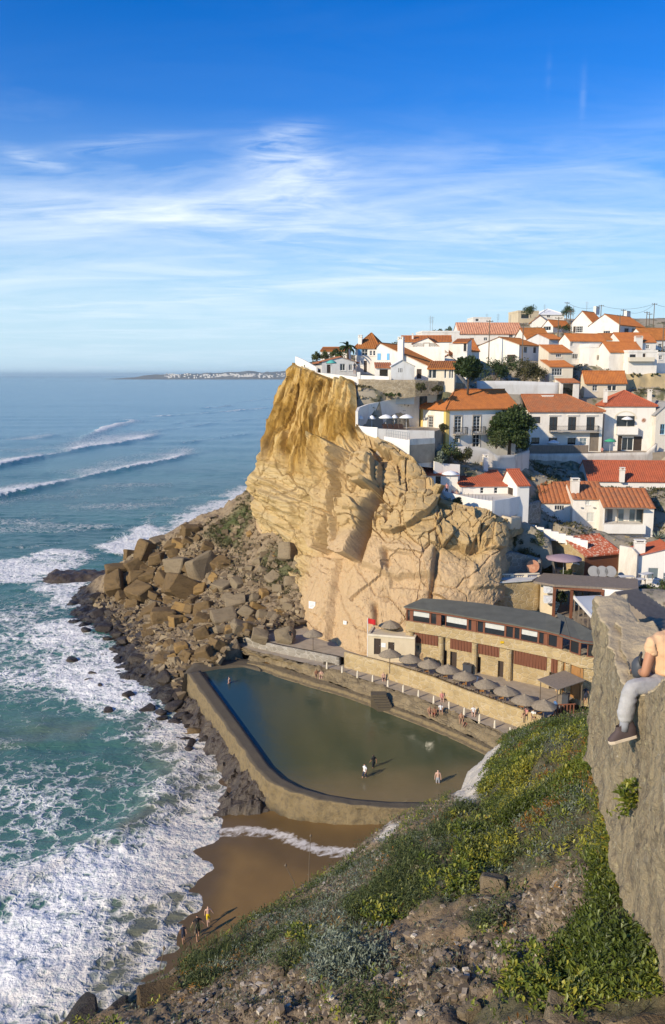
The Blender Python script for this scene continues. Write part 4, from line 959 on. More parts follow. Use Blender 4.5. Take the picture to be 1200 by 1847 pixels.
win(h, b_c, 686, 136, 736, 160, side='L', bars=(3, 1));win(h, b_c, 664, 196, 704, 232, side='L', bars=(3, 2));door(h, b_c, 648, 196, 661, 234, side='L');h.finish('gx', pg=b_c(695, 104), rm='t_orange');h.chimney(bu(795), av(84), av(125), 6, off=h.D*.5)
h=House('house', 'broad white house near the skyline with a blank gable and dark side doors', bu(920), av(252), 201, 48, ul=bu(740), u1=bu(1072), ev=av(182), group=G2)
door(h, b_c, 956, 206, 980, 246);win(h, b_c, 1000, 206, 1016, 240);door(h, b_c, 1026, 210, 1056, 246);win(h, b_c, 828, 222, 868, 246, side='L', bars=(2, 0));h.finish('gx', pg=b_c(828, 122), rm='t_orange');h.chimney(bu(980), av(112), av(160), 6, off=h.D*.55)
h=House('house', 'low white house with a long orange roof and a broad white chimney slab', bu(930), av(345), 186, 6, u1=bu(1142), D=8, ev=av(286), group=G2);win(h, b_c, 1086, 306, 1104, 330);h.finish('gx', rv=av(246));h.chimney(bu(1042), av(264), av(345), 12, off=-.8, dep=.7)
h=House('house', 'low house with a narrow orange roof strip left of the broad chimney slab', bu(828), av(310), 190, 4, u1=bu(935), D=7, ev=av(272), group=G2);h.finish('gx', rv=av(246), rm='t_brown')
h=House('house', 'white house with brown-orange roof cut off by the right edge near the tall mast', bu(1082), av(350), 194, 12, u1=bu(1290), D=9, ev=av(272), group=G2);win(h, b_c, 1160, 300, 1180, 325);win(h, b_c, 1190, 345-30, 1205, 340);h.finish('gx', rv=av(234), rm='t_brown')
h=House('house', 'white house with a blank pointed gable above the dark bushes', bu(320), av(392), 168, 50, ul=bu(75), u1=bu(446), ev=av(304), group=G2)
win(h, b_c, 352, 316, 370, 356, bars=(1, 0));door(h, b_c, 408, 320, 424, 356);door(h, b_c, 250, 366, 298, 410, side='L');h.finish('gx', pg=b_c(205, 260), rm='t_brown')
h=House('house', 'white house with a wide brown-orange roof and grey gable in the middle of the hillside', bu(366), av(330), 184, 7, u1=bu(512), D=9, ev=av(268), group=G2);win(h, b_c, 458, 294, 480, 320, bars=(1, 0), trim='stone_trim');h.finish('gx', rv=av(222), rm='t_brown', ov=.4)
h=House('house', 'grey-gabled house wedged behind the middle row with a sliver of orange roof', bu(500), av(330), 178, 30, u1=bu(590), D=7, ev=av(270), wall='grey_pl', group=G2);h.finish('gx', rise=1.2, rm='t_orange')
h=House('house', 'large white house with orange roof, one twin window and dark openings below', bu(622), av(415), 166, 16, ul=bu(556), u1=bu(836), ev=av(278), group=G2)
win(h, b_c, 626, 289, 646, 315, bars=(1, 0));win(h, b_c, 634, 360, 676, 392, bars=(3, 0), fr='frame_w');win(h, b_c, 690, 368, 706, 388);door(h, b_c, 756, 368, 770, 400);h.finish('gx', pg=b_c(590, 240), rm='t_orange')
h=House('house', 'flat-roofed white house with a strip of dark balcony openings', bu(742), av(415), 162, 6, u1=bu(985), D=8, ev=av(300), wall='white_clean', group=G2)
for x in((748, 780), (786, 810), (814, 840), (844, 870)):win(h, b_c, x[0], 304, x[1], 323, fr='frame_d', bars=(1, 0), sill=False)
win(h, b_c, 794, 373, 836, 399, bars=(1, 0), trim='stone_trim');h.finish('flat', par=.7)
h=House('house', 'white house with a steep little orange roof and a tall blank chimney wall', bu(862), av(420), 158, 8, u1=bu(1062), D=6, ev=av(345), group=G2, reg=False);h.finish('gx', rv=av(302), rm='t_orange')
h=House('house', 'white terrace house with an arched dark doorway and a tan balcony rail', bu(980), av(420), 156, 4, u1=bu(1150), D=6, ev=av(338), group=G2);win(h, b_c, 984, 364, 1022, 396, fr='frame_d', bars=(1, 0));door(h, b_c, 1066, 358, 1082, 380);h.finish('flat', par=.4);p=b_c(975, 402);q=b_c(1125, 382);h.balcony(p[0], p[1], q[0], q[1], .8, solid='cream')
h=House('tower_house', 'narrow cream two-storey house with an orange cap roof beside the dark bushes', bu(496), av(440), 154.5, 14, ul=bu(436), u1=bu(636), ev=av(347), wall='cream', group=G2, reg=False)
win(h, b_c, 544, 361, 576, 381, bars=(2, 0), fr='frame_w');win(h, b_c, 596, 444, 612, 470);h.finish('mono', rv=av(318), rise=1.4, rm='t_orange', ov=.3)
h=House('house', 'cream ground-floor room with a wide barred window under a thin orange roof', bu(500), av(528), 151, 8, u1=bu(642), D=4.5, ev=av(434), wall='cream', group=G2);win(h, b_c, 520, 448, 580, 490, bars=(3, 1));h.finish('mono', rise=1.2, rm='t_orange')
h=House('house', 'low cream house with a bright orange roof and grey shuttered windows above the veranda', bu(712), av(612), 152, 6, ul=bu(682), u1=bu(962), ev=av(519), wall='cream', group=G2)
win(h, b_c, 764, 548, 792, 584, bars=(1, 1));win(h, b_c, 854, 549, 879, 583, fr='frame_w', bars=(0, 0));win(h, b_c, 883, 549, 906, 582, fr='frame_w', bars=(0, 0));h.finish('gx', rv=av(466), rm='t_orange', ov=.4)
h=House('veranda', 'tiny white veranda with plants under a wooden roof left of the cream house', bu(566), av(640), 148, 4, u1=bu(680), D=3, ev=av(530), group=G2);h.op['F'].append((.5, h.L-1.1, h.he-2.6, h.he-.3));h.finish('mono', rise=.6, rm='t_old')
h=House('house', 'white cube house glimpsed above the tan balcony rail by the right edge', bu(1155), av(430), 165, 10, u1=bu(1260), D=6, ev=av(350), group=G2);win(h, b_c, 1164, 370, 1182, 395);h.finish('flat')
# rows above the cove
h=House('manor_house', 'long white house with yellow corner bands, a bright orange hipped roof and iron balconies', cu(735), cv(473), 121, 24, ul=cu(548), u1=930, ev=cv(190), wall='white', group=G3)
win(h, c_, 612, 242, 643, 343, side='L', fr='frame_w', bars=(1, 4), trim='stone_trim', door=True)
for x0, x1, y0, y1 in((803, 850, 242, 360), (937, 985, 240, 354), (1072, 1110, 250, 345)):win(h, c_, x0, y0, x1, y1, fr='frame_w', bars=(1, 4), trim='stone_trim', door=True)
win(h, c_, 805, 380, 834, 430, fr='frame_w', bars=(1, 2), trim='stone_trim');win(h, c_, 1070, 372, 1100, 392, fr='frame_w', bars=(1, 0));win(h, c_, 934, 376, 980, 464, fr='frame_w', bars=(1, 2), trim='stone_trim', door=True)
for x0, x1, y0, y1 in((788, 878, 372, 322), (922, 1008, 368, 318), (1052, 1140, 362, 316)):p, q=c_(x0, y0), c_(x1, y1);h.balcony(p[0], p[1], q[0], q[1], .8)
yb=MB();yb.box(-.04, .55, -.05, -.003, -3, h.he-.02).box(.55, h.L, -.04, -.003, h.he-.3, h.he-.03).box(-.05, -.003, .0, .6, -3, h.he-.02).box(-.05, -.003, h.D-.9, h.D, -3, h.he-.02).box(-.04, -.003, .6, h.D-.9, h.he-.35, h.he-.03).box(-.04, -.003, .6, h.D-.9, -3, .35)
yb.build('corner_band', M['yellow'], h.e);h.finish('hip', rv=cv(92), rise=2.7, rm='t_orange', ov=.4, hipr=False);MAN=h
h=House('house', 'lower white house with a wide red roof and tall white chimney above the cliff', cu(838), cv(862), 111.5, 4, u1=cu(1196), D=9, ev=cv(742), wall='white_clean', group=G3)
win(h, c_, 986, 757, 1011, 800, bars=(0, 1));win(h, c_, 1086, 755, 1112, 800, bars=(0, 1));h.finish('gx', rv=cv(616), pk=.75, rm='t_red');h.chimney(cu(1028), cv(542), cv(640), 7, off=6.2, dep=.9);MB().box(-.25, .02, -.1, 7, h.he-.4, h.he+h.rise*.8).build('parapet', M['white_clean'], h.e)if False else None;LOW=h
h=House('house', 'seaward wing of the lower white house with its own small red roof and dark door', cu(588), cv(800), 112.5, 2, u1=cu(822), D=6, ev=cv(662), wall='white_clean', group=G3)
door(h, c_, 664, 676, 700, 762);h.finish('gx', rv=cv(588), pk=.8, rm='t_red')
h=House('house', 'right end wing of the lower white house with a dark doorway facing the cove', du(130), 905, 109, 14, ul=du(22), u1=du(216), ev=du(0)*0+690+735*.25, wall='white_clean', group=G3)
door(h, d_c, 62, 752, 100, 838, side='L');h.finish('gx', rise=1.6, pk=.7, rm='t_red')
h=House('house', 'broad white two-storey house with dark balcony doors, weathered roof and a white parasol in front', du(212), 815, 143, 2, u1=du(738), D=10, ev=690+204*.25, group=G3)
win(h, d_c, 248, 247, 299, 295, fr='frame_d', bars=(0, 0))
for x in((367, 421), (502, 556), (635, 690)):win(h, d_c, x[0], 248, x[1], 346, fr='frame_d', bars=(1, 0), door=True);p, q=d_c(x[0]-10, 238), d_c(x[1]+22, 232);r=h.rect(p[0], p[1], q[0], q[1]);MB().box(r[0], r[1], -.2, -.003, r[2], r[2]+.12).build('lintel', M['white_clean'], h.e)
for x in((236, 292, 397, 443), (361, 418, 399, 440), (497, 552, 400, 447)):win(h, d_c, x[0], x[2], x[1], x[3], fr='frame_d', bars=(1, 0))
win(h, d_c, 584, 400, 633, 450, fr='frame_w', gl='glass_b', bars=(1, 1));door(h, d_c, 658, 362, 718, 496, mat='wood_g')
p, q=d_c(360, 354), d_c(712, 312);h.balcony(p[0], p[1], q[0], q[1], 1.0)
h.finish('hip', rise=2.7, rm='t_old', ov=.35, hipl=False);BRO=h
h=House('house', 'upper white house with two red roofs and a small dormer behind the broad two-storey house', du(112), 722, 150, 3, u1=du(450), D=7, ev=690+80*.25, group=G3, reg=False)
h.finish('gx', rv=690+31*.25, rm='t_red');h.chimney(du(297), 690+30*.25, 724, 4.5, off=-.75, dep=.7)
h=House('dormer', 'white dormer room with a long dark window and flat top on the weathered roof', du(312), 728, 146, 3, u1=du(392), D=4, ev=690+92*.25, group=G3, reg=False);win(h, d_c, 328, 104, 384, 134, fr='frame_w', bars=(0, 0));h.finish('flat', par=.1)
h=House('house', 'square white house with hipped red roof, round-topped loggia and a sun disc', du(750), 815, 146, -4, u1=du(1113), D=9, ev=690+163*.25, group=G3)
win(h, d_c, 852, 240, 980, 318, fr='stone_trim', bars=(0, 0), sill=False);win(h, d_c, 890, 396, 966, 490, fr='frame_w', gl='glass', bars=(1, 0), door=True)
door(h, d_c, 860, 385, 884, 492);door(h, d_c, 974, 388, 1028, 492)
c0=h.hit(*d_c(914, 262));ar=MB();n=20;r0=h.hit(*d_c(985, 262)).x-c0.x
for k in range(n):
 t0, t1=math.pi*k/n, math.pi*(k+1)/n
 P4=[(c0.x+r*math.cos(t), c0.z+r*.72*math.sin(t))for r, t in((r0, t0), (r0, t1), (r0*1.16, t1), (r0*1.16, t0))]
 ar.add([(x, y, z)for y in(-.06, -.004)for x, z in P4], [(0, 1, 2, 3), (7, 6, 5, 4), (0, 4, 5, 1), (2, 6, 7, 3)])
ar.build('arch_trim', M['cream'], h.e)
c1=h.hit(*d_c(1045, 272));sdk=MB()
for k in range(12):
 t=math.pi*2*k/12;sdk.add([(c1.x+r*math.cos(t+q), y, c1.z+r*math.sin(t+q))for y in(-.05, -.004)for r, q in((.26, -.14), (.46, 0), (.26, .14))], [(0, 1, 2), (0, 3, 4, 1), (1, 4, 5, 2)])
for rr in((.0, .12, 'x'), (.19, .26, 'y')):
 for k in range(16):
  t0, t1=math.pi*k/8, math.pi*(k+1)/8
  sdk.add([(c1.x+r*math.cos(t), y, c1.z+r*math.sin(t))for y in(-.07, -.004)for r, t in((rr[0], t0), (rr[0], t1), (rr[1], t1), (rr[1], t0))], [(0, 1, 2, 3), (2, 6, 7, 3)])
sdk.build('sun_disc', M['t_old'], h.e)
p, q=d_c(843, 366), d_c(993, 318);h.balcony(p[0], p[1], q[0], q[1], 1.1, solid='white_clean')
h.finish('hip', rise=2.5, rm='t_red', ov=.3);h.chimney(du(772), 690+62*.25, 726, 5, off=1.0);h.chimney(du(1091), 690+66*.25, 728, 5, off=1.2);SQ=h
bx=MB();q0=h.hit(*d_c(904, 150), 'F', 2.0);q1=h.hit(*d_c(966, 114), 'F', 2.0);bx.box(q0.x, q1.x, 2.0, 3.2, q0.z-.3, q1.z);o=bx.build('dormer', M['t_red'], h.roof);MB().box(q0.x+.15, q1.x-.15, 1.97, 1.998, q0.z+.1, q1.z-.12).build('pane', M['glass'], o)
h=House('house', 'white house with a grey gable and one blue window cut off by the right edge', du(1122), 806, 144, 4, u1=du(1300), D=8, ev=690+225*.25, wall='white_old', group=G3)
win(h, d_c, 1166, 300, 1194, 374, fr='blue', bars=(1, 1));h.finish('gy', rise=2.0, pk=.5, rm='t_grey', amp=.01)
h=House('house', 'long low white house with a wide red roof behind the terraced house with the loggia', du(640), 905, 133, -4, u1=du(1290), D=9, ev=690+702*.25, wall='white_clean', group=G3)
for x in((914, 964), (1014, 1050), (1112, 1134)):win(h, d_c, x[0], 750, x[1], 786, bars=(1, 0), gl='glass_b')
door(h, d_c, 1140, 758, 1170, 840, mat='wood_or');h.finish('gx', rv=690+582*.25, rm='t_red', pitch=.34, amp=.09);h.chimney(du(893), 690+632*.25, 870, 7, off=-.75, dep=.72)
h=House('house', 'white house at the left of the loggia terrace with a striped red and tan roof', du(292), 952, 122, -4, u1=du(530), D=6, ev=690+858*.25, group=G3)
win(h, d_c, 404, 885, 472, 922, bars=(3, 0));h.finish('gx', rv=690+742*.25, pk=.8, rm='t_old', pitch=.62, amp=.14)
h=House('house', 'middle white block of the loggia terrace with a fat white chimney and ribbed roof', du(526), 955, 120, -4, u1=du(760), D=6, ev=690+832*.25, group=G3)
win(h, d_c, 626, 848, 656, 884, bars=(1, 0), gl='curtain');win(h, d_c, 636, 938, 686, 1006, bars=(1, 0), gl='curtain', door=True)
for x in(598, 688):p=h.hit(*d_c(x, 902));MB().box(p.x-.15, p.x+.15, -.2, -.003, p.z-.1, p.z+.08).build('lamp', M['metal_g'], h.e)
h.finish('gx', rv=690+738*.25, pk=.8, rm='t_old', pitch=.62, amp=.14);h.chimney(du(553), 690+712*.25, 895, 13, off=1.2, dep=1.0)
h=House('house', 'right block of the loggia terrace with a white balcony room open to the sea', du(745), 968, 117, -4, u1=du(1108), D=6, ev=690+892*.25, group=G3)
a0, a1=h.rect(*d_c(765, 925), *d_c(1040, 1012))[0:2];z0=h.hit(*d_c(765, 1014)).z;h.op['F'].append((a0, a1, z0, h.he-.35))
lw=MB();lw.box(a0-.01, a1+.01, 1.9, 2.0, z0, h.he-.3).box(a0, a1, .0, 1.9, z0-.12, z0-.002);lw.build('loggia', M['white'], h.e)
for x in(765, 855, 1035):p=h.hit(*d_c(x, 1000));MB().tube([(p.x, .06, z0), (p.x, .06, h.he-.35)], .05, 6).build('post', M['wood_g'], h.e)
for x in(800, 880, 960, 1010):p=h.hit(*d_c(x, 1000), 'F', 1.8);MB().box(p.x-.35, p.x+.35, 1.84, 1.895, z0, z0+1.9).build('pane', M['glass_b'], h.e)
p, q=d_c(742, 1072), d_c(1046, 1020);h.balcony(p[0], p[1], q[0], q[1], .9, solid='white_clean')
MB().box(a0-.2, a1+.3, -1.0, -.003, h.he-.22, h.he-.12).build('awning', M['wood_g'], h.e)
h.finish('gx', rv=690+787*.25, pk=.8, rm='t_old', pitch=.62, amp=.14)
h=House('cottage', 'little red-roofed cottage with a dark brown side wall and white-framed windows by the mauve parasol', eu(680), ev_(532), 106, 22, ul=eu(415), u1=eu(912), ev=ev_(428), wall='stone_y', group=G3)
win(h, e_c, 440, 425, 470, 515, side='L', fr='frame_w', bars=(0, 0));win(h, e_c, 604, 436, 626, 480, side='L', fr='frame_w', bars=(0, 0));win(h, e_c, 630, 440, 654, 486, side='L', fr='frame_w', bars=(0, 0));door(h, e_c, 510, 440, 560, 550, side='L', mat='wood_or')
MB().box(.1, h.L-.4, -.03, -.003, -1.5, h.he-.06).build('side_wall', M['brown_w'], h.e);h.finish('gx', rise=1.5, rm='t_lichen', ov=.35)
h=House('house', 'white house with a grey window and red roof corner at the right edge', eu(992), ev_(610), 104, -6, u1=eu(1300), D=5, ev=ev_(436), wall='white_clean', group=G3)
win(h, e_c, 1094, 508, 1156, 582, fr='frame_w', gl='glass_b', bars=(0, 0));win(h, e_c, 1190, 540, 1240, 590, fr='frame_w', gl='glass_b');h.finish('gy', rise=1.2, pk=.75, hl=h.he, rm='t_red', ov=.05);h.chimney(eu(1040), ev_(352), ev_(450), 17, off=.3)
# garden walls, terraces and stairs of the village
def wp(*a):return[W(u, v, t=t)for u, v, t in a]
def feet(*a):return[W(u, v, t=t).z for u, v, t in a]
def adopt(o, e):o.parent=e;o.location=-Vector(e.location);return o
GW='garden and retaining walls of the village'
ribbon('stone_wall', wp((647, 684, 122.6), (700, 685, 121.6), (749, 685, 121), (790, 687, 123), (838, 692, 128)), .6, feet((647, 728, 122.6), (700, 722, 121.6), (749, 716, 121), (790, 712, 123), (838, 704, 128)), 'stone', 'long rubble stone retaining wall under the grey shed and glazed porch on the headland', 'stone wall', .15, .45, 1)
e=empty('parapet_wall', W(571, 676, t=134), 0, 'white parapet wall along the cliff edge from the headland tip to the stone wall', 'parapet wall', GW)
for pts, ft in((((533, 643, 140.5), (549, 650, 138), (571, 663, 134.6)), ((533, 659, 140.5), (549, 664, 138), (571, 678, 134.6))), (((571, 672, 134), (610, 676, 128), (646.5, 680, 123)), ((571, 681, 134), (610, 686, 128), (646.5, 692, 123))), (((648, 676.5, 122.7), (702, 685-6, 121.7)), ((648, 686, 122.7), (702, 686.5, 121.7)))):
 adopt(ribbon('parapet', wp(*pts), .28, feet(*ft), 'white_clean', None), e)
q=W(647, 671, t=122.8);adopt(MB().box(q.x-.25, q.x+.25, q.y-.3, q.y+.25, q.z-2, q.z).build('pillar', M['white_clean']), e)
FZ=W(650, 776, t=116).z
e=empty('pool_terrace', W(681, 793, t=112.5), 0, 'white walled sun terrace stepping out over the cliff beside the yellow-banded manor house', 'terrace')
adopt(ribbon('back_wall', wp((646, 742, 114.6), (649, 735, 117), (665, 729, 119.5), (700, 722, 122), (757, 712, 126)), .35, FZ-1.5, 'white', None), e)
adopt(ribbon('parapet', wp((644.5, 768, 114.8), (660, 770, 113.8), (681, 771, 112.5), (681.5, 771, 113)), .3, feet((644.5, 790, 114.8), (660, 796, 113.8), (681, 806, 112.5), (681.5, 806, 113)), 'white_clean', None), e)
adopt(ribbon('parapet', wp((681.5, 773, 112.6), (735, 776, 113.4), (784, 777, 114.6)), .3, feet((681.5, 800, 112.6), (735, 800, 113.4), (784, 808, 114.6)), 'white', None), e)
adopt(ribbon('parapet', wp((693, 787, 111.3), (739, 794, 109.6)), .3, feet((693, 810, 111.3), (739, 840, 109.6)), 'white_clean', None), e)
adopt(ribbon('parapet', wp((739.5, 792, 109.7), (785, 790, 112.5)), .3, feet((739.5, 840, 109.7), (785, 845, 112.5)), 'white_old', None), e)
pf=[W(u, v, t=t).xy for u, v, t in((646, 776, 114.8), (681, 776, 112.7), (784, 776, 114.7), (800, 776, 122), (757, 776, 126), (700, 776, 122), (649, 776, 117))]
PADS.append(([tuple(p)for p in pf], FZ));adopt(MB().prism(pf, FZ-2.5, FZ-.1).build('floor', M['paving']), e)
pf=[W(u, v, t=t).xy for u, v, t in((694, 795, 111.4), (739, 800, 109.7), (785, 800, 112.5), (784, 776, 114.4), (683, 776, 112.7))]
z1=W(739, 803, t=109.7).z;PADS.append(([tuple(p)for p in pf], z1));adopt(MB().prism(pf, z1-2.5, z1).build('floor', M['paving']), e)
rl=MB()
for k in range(14):q=W(697+k*3.2, 787+k*.48, t=111.2-k*.125);rl.tube([q, q+Vector((0, 0, .9))], .025, 5)
for hh in(.45, .9):rl.tube([W(697, 787, t=111.2)+Vector((0, 0, hh)), W(738.6, 793.3, t=109.6)+Vector((0, 0, hh))], .02, 5)
adopt(rl.build('railing', M['metal_g']), e)
ribbon('garden_wall', wp((784, 832, 112), (800, 836, 112.5), (830, 838, 113)), .3, feet((784, 870, 112), (800, 872, 112.5), (830, 872, 113)), 'white', 'short white wall behind the small red roof of the lower house', 'garden wall', group=GW)
ribbon('garden_wall', wp((824, 806, 117), (850, 805, 118), (878, 809, 119), (898, 822, 119.5), (930, 820, 122), (956, 812, 127)), .35, feet((824, 838, 117), (850, 842, 118), (878, 845, 119), (898, 850, 119.5), (930, 850, 122), (956, 850, 127)), 'white_old', 'curving white garden wall below the yellow-banded manor house and big tree', 'garden wall', .12, .6, 3, GW)
e=empty('retaining_wall', W(1060, 850, t=139.5), 0, 'tall stained white retaining wall carrying the terrace of the broad two-storey house', 'retaining wall', GW)
adopt(ribbon('wall', wp((952, 819, 138.5), (1060, 818, 139.5), (1168, 816, 142), (1186, 800, 142.5)), .5, feet((952, 875, 138.5), (1060, 890, 139.5), (1168, 880, 142), (1186, 870, 142.5)), 'white_old', None, disp=.1), e)
pf=[W(u, 818, t=t).xy for u, t in((952, 138.9), (1060, 139.9), (1168, 142.3), (1230, 143.2), (1180, 152), (950, 150))]
zf=W(1060, 818.5, t=139.8).z;PADS.append(([tuple(p)for p in pf], zf));adopt(MB().prism(pf, zf-3, zf-.02).build('floor', M['paving']), e)
e2=ribbon('fence', wp((955, 803, 139.6), (1062, 803, 140.6)), .08, feet((955, 817, 139.6), (1062, 817, 140.6)), 'wood_g', 'low weathered fence along the terrace edge below the balcony doors', 'fence')
LZ=W(800, 895, t=109).z
e=empty('terrace_wall', W(850, 915, t=107), 0, 'white terrace wall curving round the cliff edge in front of the lower house', 'terrace wall', GW)
TWL=((770, 874, 110.8), (785, 880, 109.5), (802, 887, 108.4), (850, 898, 106.6), (888, 904, 105.4), (893, 903, 105.6), (920, 899, 107.3), (938, 895, 109))
adopt(ribbon('parapet', wp(*TWL), .28, [W(u, v, t=t).z-d for(u, v, t), d in zip(TWL, (1.6, 1.7, 1.9, 2.0, 2.4, 2.6, 2.5, 2.2))], 'white_clean', None), e)
pf=[W(u, v, t=t+.25).xy for u, v, t in TWL]+[W(930, 900, t=113).xy, W(770, 874, t=116).xy]
PADS.append(([tuple(p)for p in pf], LZ));adopt(MB().prism(pf, LZ-3, LZ-.05).build('floor', M['white_old']), e)
rl=MB()
for k in range(20):f=k/19;q=[np.interp(f*3, range(4), [TWL[i][j]for i in(0, 2, 3, 4)])for j in range(3)];P0=W(q[0], q[1], t=q[2]+.15);rl.tube([P0, P0+Vector((0, 0, .55))], .02, 4)
adopt(rl.build('railing', M['metal_d']), e)
ribbon('stone_wall', wp((934, 916, 109.5), (955, 908, 110.5), (976, 903, 113)), .5, feet((934, 945, 109.5), (955, 945, 110.5), (976, 945, 113)), 'stone_g', 'dark rubble garden wall beside the left loggia house', 'stone wall', .2, .4, 5, GW)
ribbon('stone_wall', wp((905, 931, 105.4), (922, 934, 105), (941, 932, 107)), .9, feet((905, 952, 105.4), (922, 956, 105), (941, 955, 107)), 'beige', 'squat tan block wall at the top right corner of the cliff', 'stone wall', .05, .5, 6, GW)
ribbon('stone_wall', wp((903, 1000, 103), (925, 996, 104), (952, 1002, 104.5), (976, 1012, 104)), 1.2, feet((903, 1040, 103), (925, 1040, 104), (952, 1042, 104.5), (976, 1045, 104)), 'stone_g', 'dark stained rubble wall under scrub left of the brown cottage', 'stone wall', .35, .35, 7, GW)
st=MB();e=empty('staircase', W(942, 950, t=112), 0, 'white stepped wall running down from the loggia houses to the brown cottage', 'staircase')
for k in range(9):
 q0=W(942+k*13.2, 943+k*3.9, t=112-k*.55)-Vector(e.location);q1=W(942+(k+1)*13.2, 943+k*3.9, t=112-(k+1)*.55)-Vector(e.location)
 st.prism([(q0.x, q0.y), (q1.x, q1.y), (q1.x+.1, q1.y+.5), (q0.x+.1, q0.y+.5)], q0.z-1.2, q0.z);g0=q0+Vector(e.location);TERR.append((g0.x, g0.y-.7, g0.z-1.0))
st.build('step_wall', M['white_clean'], e)
ribbon('garden_wall', wp((1118, 984, 104), (1140, 988, 103), (1150, 1000, 102.5)), .3, feet((1118, 1060, 104), (1140, 1065, 103), (1150, 1068, 102.5)), 'white_old', 'white garden wall between the brown cottage and the house at the right edge', 'garden wall', group=GW)
ribbon('garden_wall', wp((1127, 655, 157), (1170, 655, 158), (1260, 655, 160)), .4, feet((1127, 676, 157), (1170, 676, 158), (1260, 676, 160)), 'white_clean', 'long white wall above the ochre earth bank near the right edge', 'garden wall', group=GW)
ribbon('earth_bank', wp((1124, 675, 155.5), (1170, 674, 156), (1270, 673, 157)), 3.0, feet((1124, 722, 153), (1170, 722, 153.5), (1270, 722, 154)), 'ochre', 'bare ochre earth bank below the long white wall near the right edge', 'earth bank', .7, .6, 8, batter=1.5)
ribbon('garden_wall', wp((861, 687, 147), (930, 687, 147.5), (1009, 690, 148)), .4, feet((861, 712, 147), (930, 712, 147.5), (1009, 712, 148)), 'grey_pl', 'long grey wall below the dark bushes in the middle of the village', 'garden wall', .05, .8, 9, GW)
e=empty('balustrade', W(930, 1046, t=101), 0, 'cream balustrade over a tan wall between cliff and mauve parasol', 'balustrade')
adopt(ribbon('wall', wp((876, 1046, 98.5), (930, 1049, 99.5), (976, 1051, 100.5)), .5, feet((876, 1100, 98.5), (930, 1102, 99.5), (976, 1104, 100.5)), 'stone_y', None, disp=.12, seg=.5), e)
adopt(MB().prism([W(u, v, t=t).xy for u, v, t in((874, 1046, 98.2), (960, 1050, 99.9), (976, 1050, 102.5), (890, 1046, 102))], W(930, 1049.5, t=99.5).z, W(930, 1047, t=99.5).z).build('coping', M['grey_pl']), e)
bl=MB()
for k in range(22):q=W(899+k*3.5, 1046+k*.15, t=101+k*.03);bl.lathe([(.05, -.1), (.09, .15), (.05, .4), (.08, .62)], 6, Matrix.Translation(q))
for k in(0, 7, 14, 21):q=W(899+k*3.5, 1046+k*.15, t=101+k*.03);bl.box(q.x-.2, q.x+.2, q.y-.2, q.y+.2, q.z-.15, q.z+.85)
q0, q1=W(899, 1046, t=101), W(972.5, 1049, t=101.6);bl.prism([(q0.x, q0.y-.12), (q1.x, q1.y-.12), (q1.x, q1.y+.12), (q0.x, q0.y+.12)], q0.z+.6, q0.z+.74)
adopt(bl.build('balusters', M['cream']), e)
# hillside under the village
for u, v, t in((560, 668, 136), (590, 690, 131), (640, 700, 123), (700, 725, 126), (760, 725, 128), (820, 720, 128), (880, 715, 135), (652, 790, 115.5), (665, 788, 116), (690, 792, 113.5), (720, 790, 114.5), (760, 792, 115.5), (700, 786, 117), (730, 786, 119), (760, 786, 121), (680, 784, 119), (748, 784, 123), (790, 800, 117), (775, 805, 118), (715, 815, 110.5), (760, 820, 111.5), (760, 830, 113), (800, 880, 108), (860, 915, 106), (905, 930, 106), (930, 945, 110), (950, 985, 111), (985, 1000, 110), (1000, 960, 116), (920, 1000, 108), (960, 1045, 104), (1000, 1055, 103), (1100, 1060, 103), (1180, 1075, 102), (930, 860, 128), (960, 900, 125), (1000, 880, 131), (1100, 880, 134), (900, 830, 126), (860, 830, 124), (880, 690, 150), (930, 690, 152), (990, 700, 150), (1100, 660, 158), (1180, 700, 152), (1150, 730, 150), (1180, 600, 210), (1180, 575, 250), (1100, 570, 250), (1000, 568, 258), (900, 585, 240), (830, 600, 220), (760, 605, 210), (700, 620, 190), (640, 640, 175)):
 p=W(u, v, t=t);TERR.append((p.x, p.y, p.z))
for p in RIM[40:-20:18]:TERR.append((p[0], p[1], p[2]-.15))
for u, v, t in((560, 672, 190), (610, 660, 220), (700, 640, 235), (780, 622, 260), (860, 606, 285), (930, 590, 300), (1000, 584, 300), (1080, 580, 290), (1150, 576, 270), (1200, 570, 262), (1280, 564, 270), (1400, 560, 280), (1700, 560, 280), (600, 672, 420), (800, 640, 420), (1000, 605, 420), (1200, 590, 420), (1500, 580, 420), (1700, 585, 200), (1500, 660, 165), (1500, 800, 130), (1600, 1000, 100), (1300, 900, 128), (1300, 1075, 101), (1250, 1200, 88), (1150, 1180, 90), (1500, 1200, 85), (1080, 1090, 99), (1010, 1085, 100)):
 p=W(u, v, t=t);TERR.append((p.x, p.y, p.z))
TA=np.array(TERR)
_g=idw(TA[:, :2], TA[:, 2], 3.4, 1.2)
RIMP=[(p[0], p[1])for p in RIM[::6]]
base_poly=[(p[0], p[1])for p in RIM[::8]]+[(32, 104), (34, 78), (110, 70), (240, 100), (240, 460), (30, 460), (12, 300)]
xs=np.linspace(-24, 240, 360);yy=np.concatenate([np.linspace(70, 260, 345), np.linspace(262, 460, 60)]);X, Y=np.meshgrid(xs, yy)
Z=_g(X, Y)
for it in range(26):
 Zb=Z.copy();Zb[1:-1, 1:-1]=(Z[:-2, 1:-1]+Z[2:, 1:-1]+Z[1:-1, :-2]+Z[1:-1, 2:]+Z[1:-1, 1:-1])/5
 Z=np.where((Y>205)|(it<3), Zb, Z)
for pl, pz in PADS:
 Z=np.where(sdist(X, Y, pl)>-.5, np.minimum(Z, pz-.35), Z)
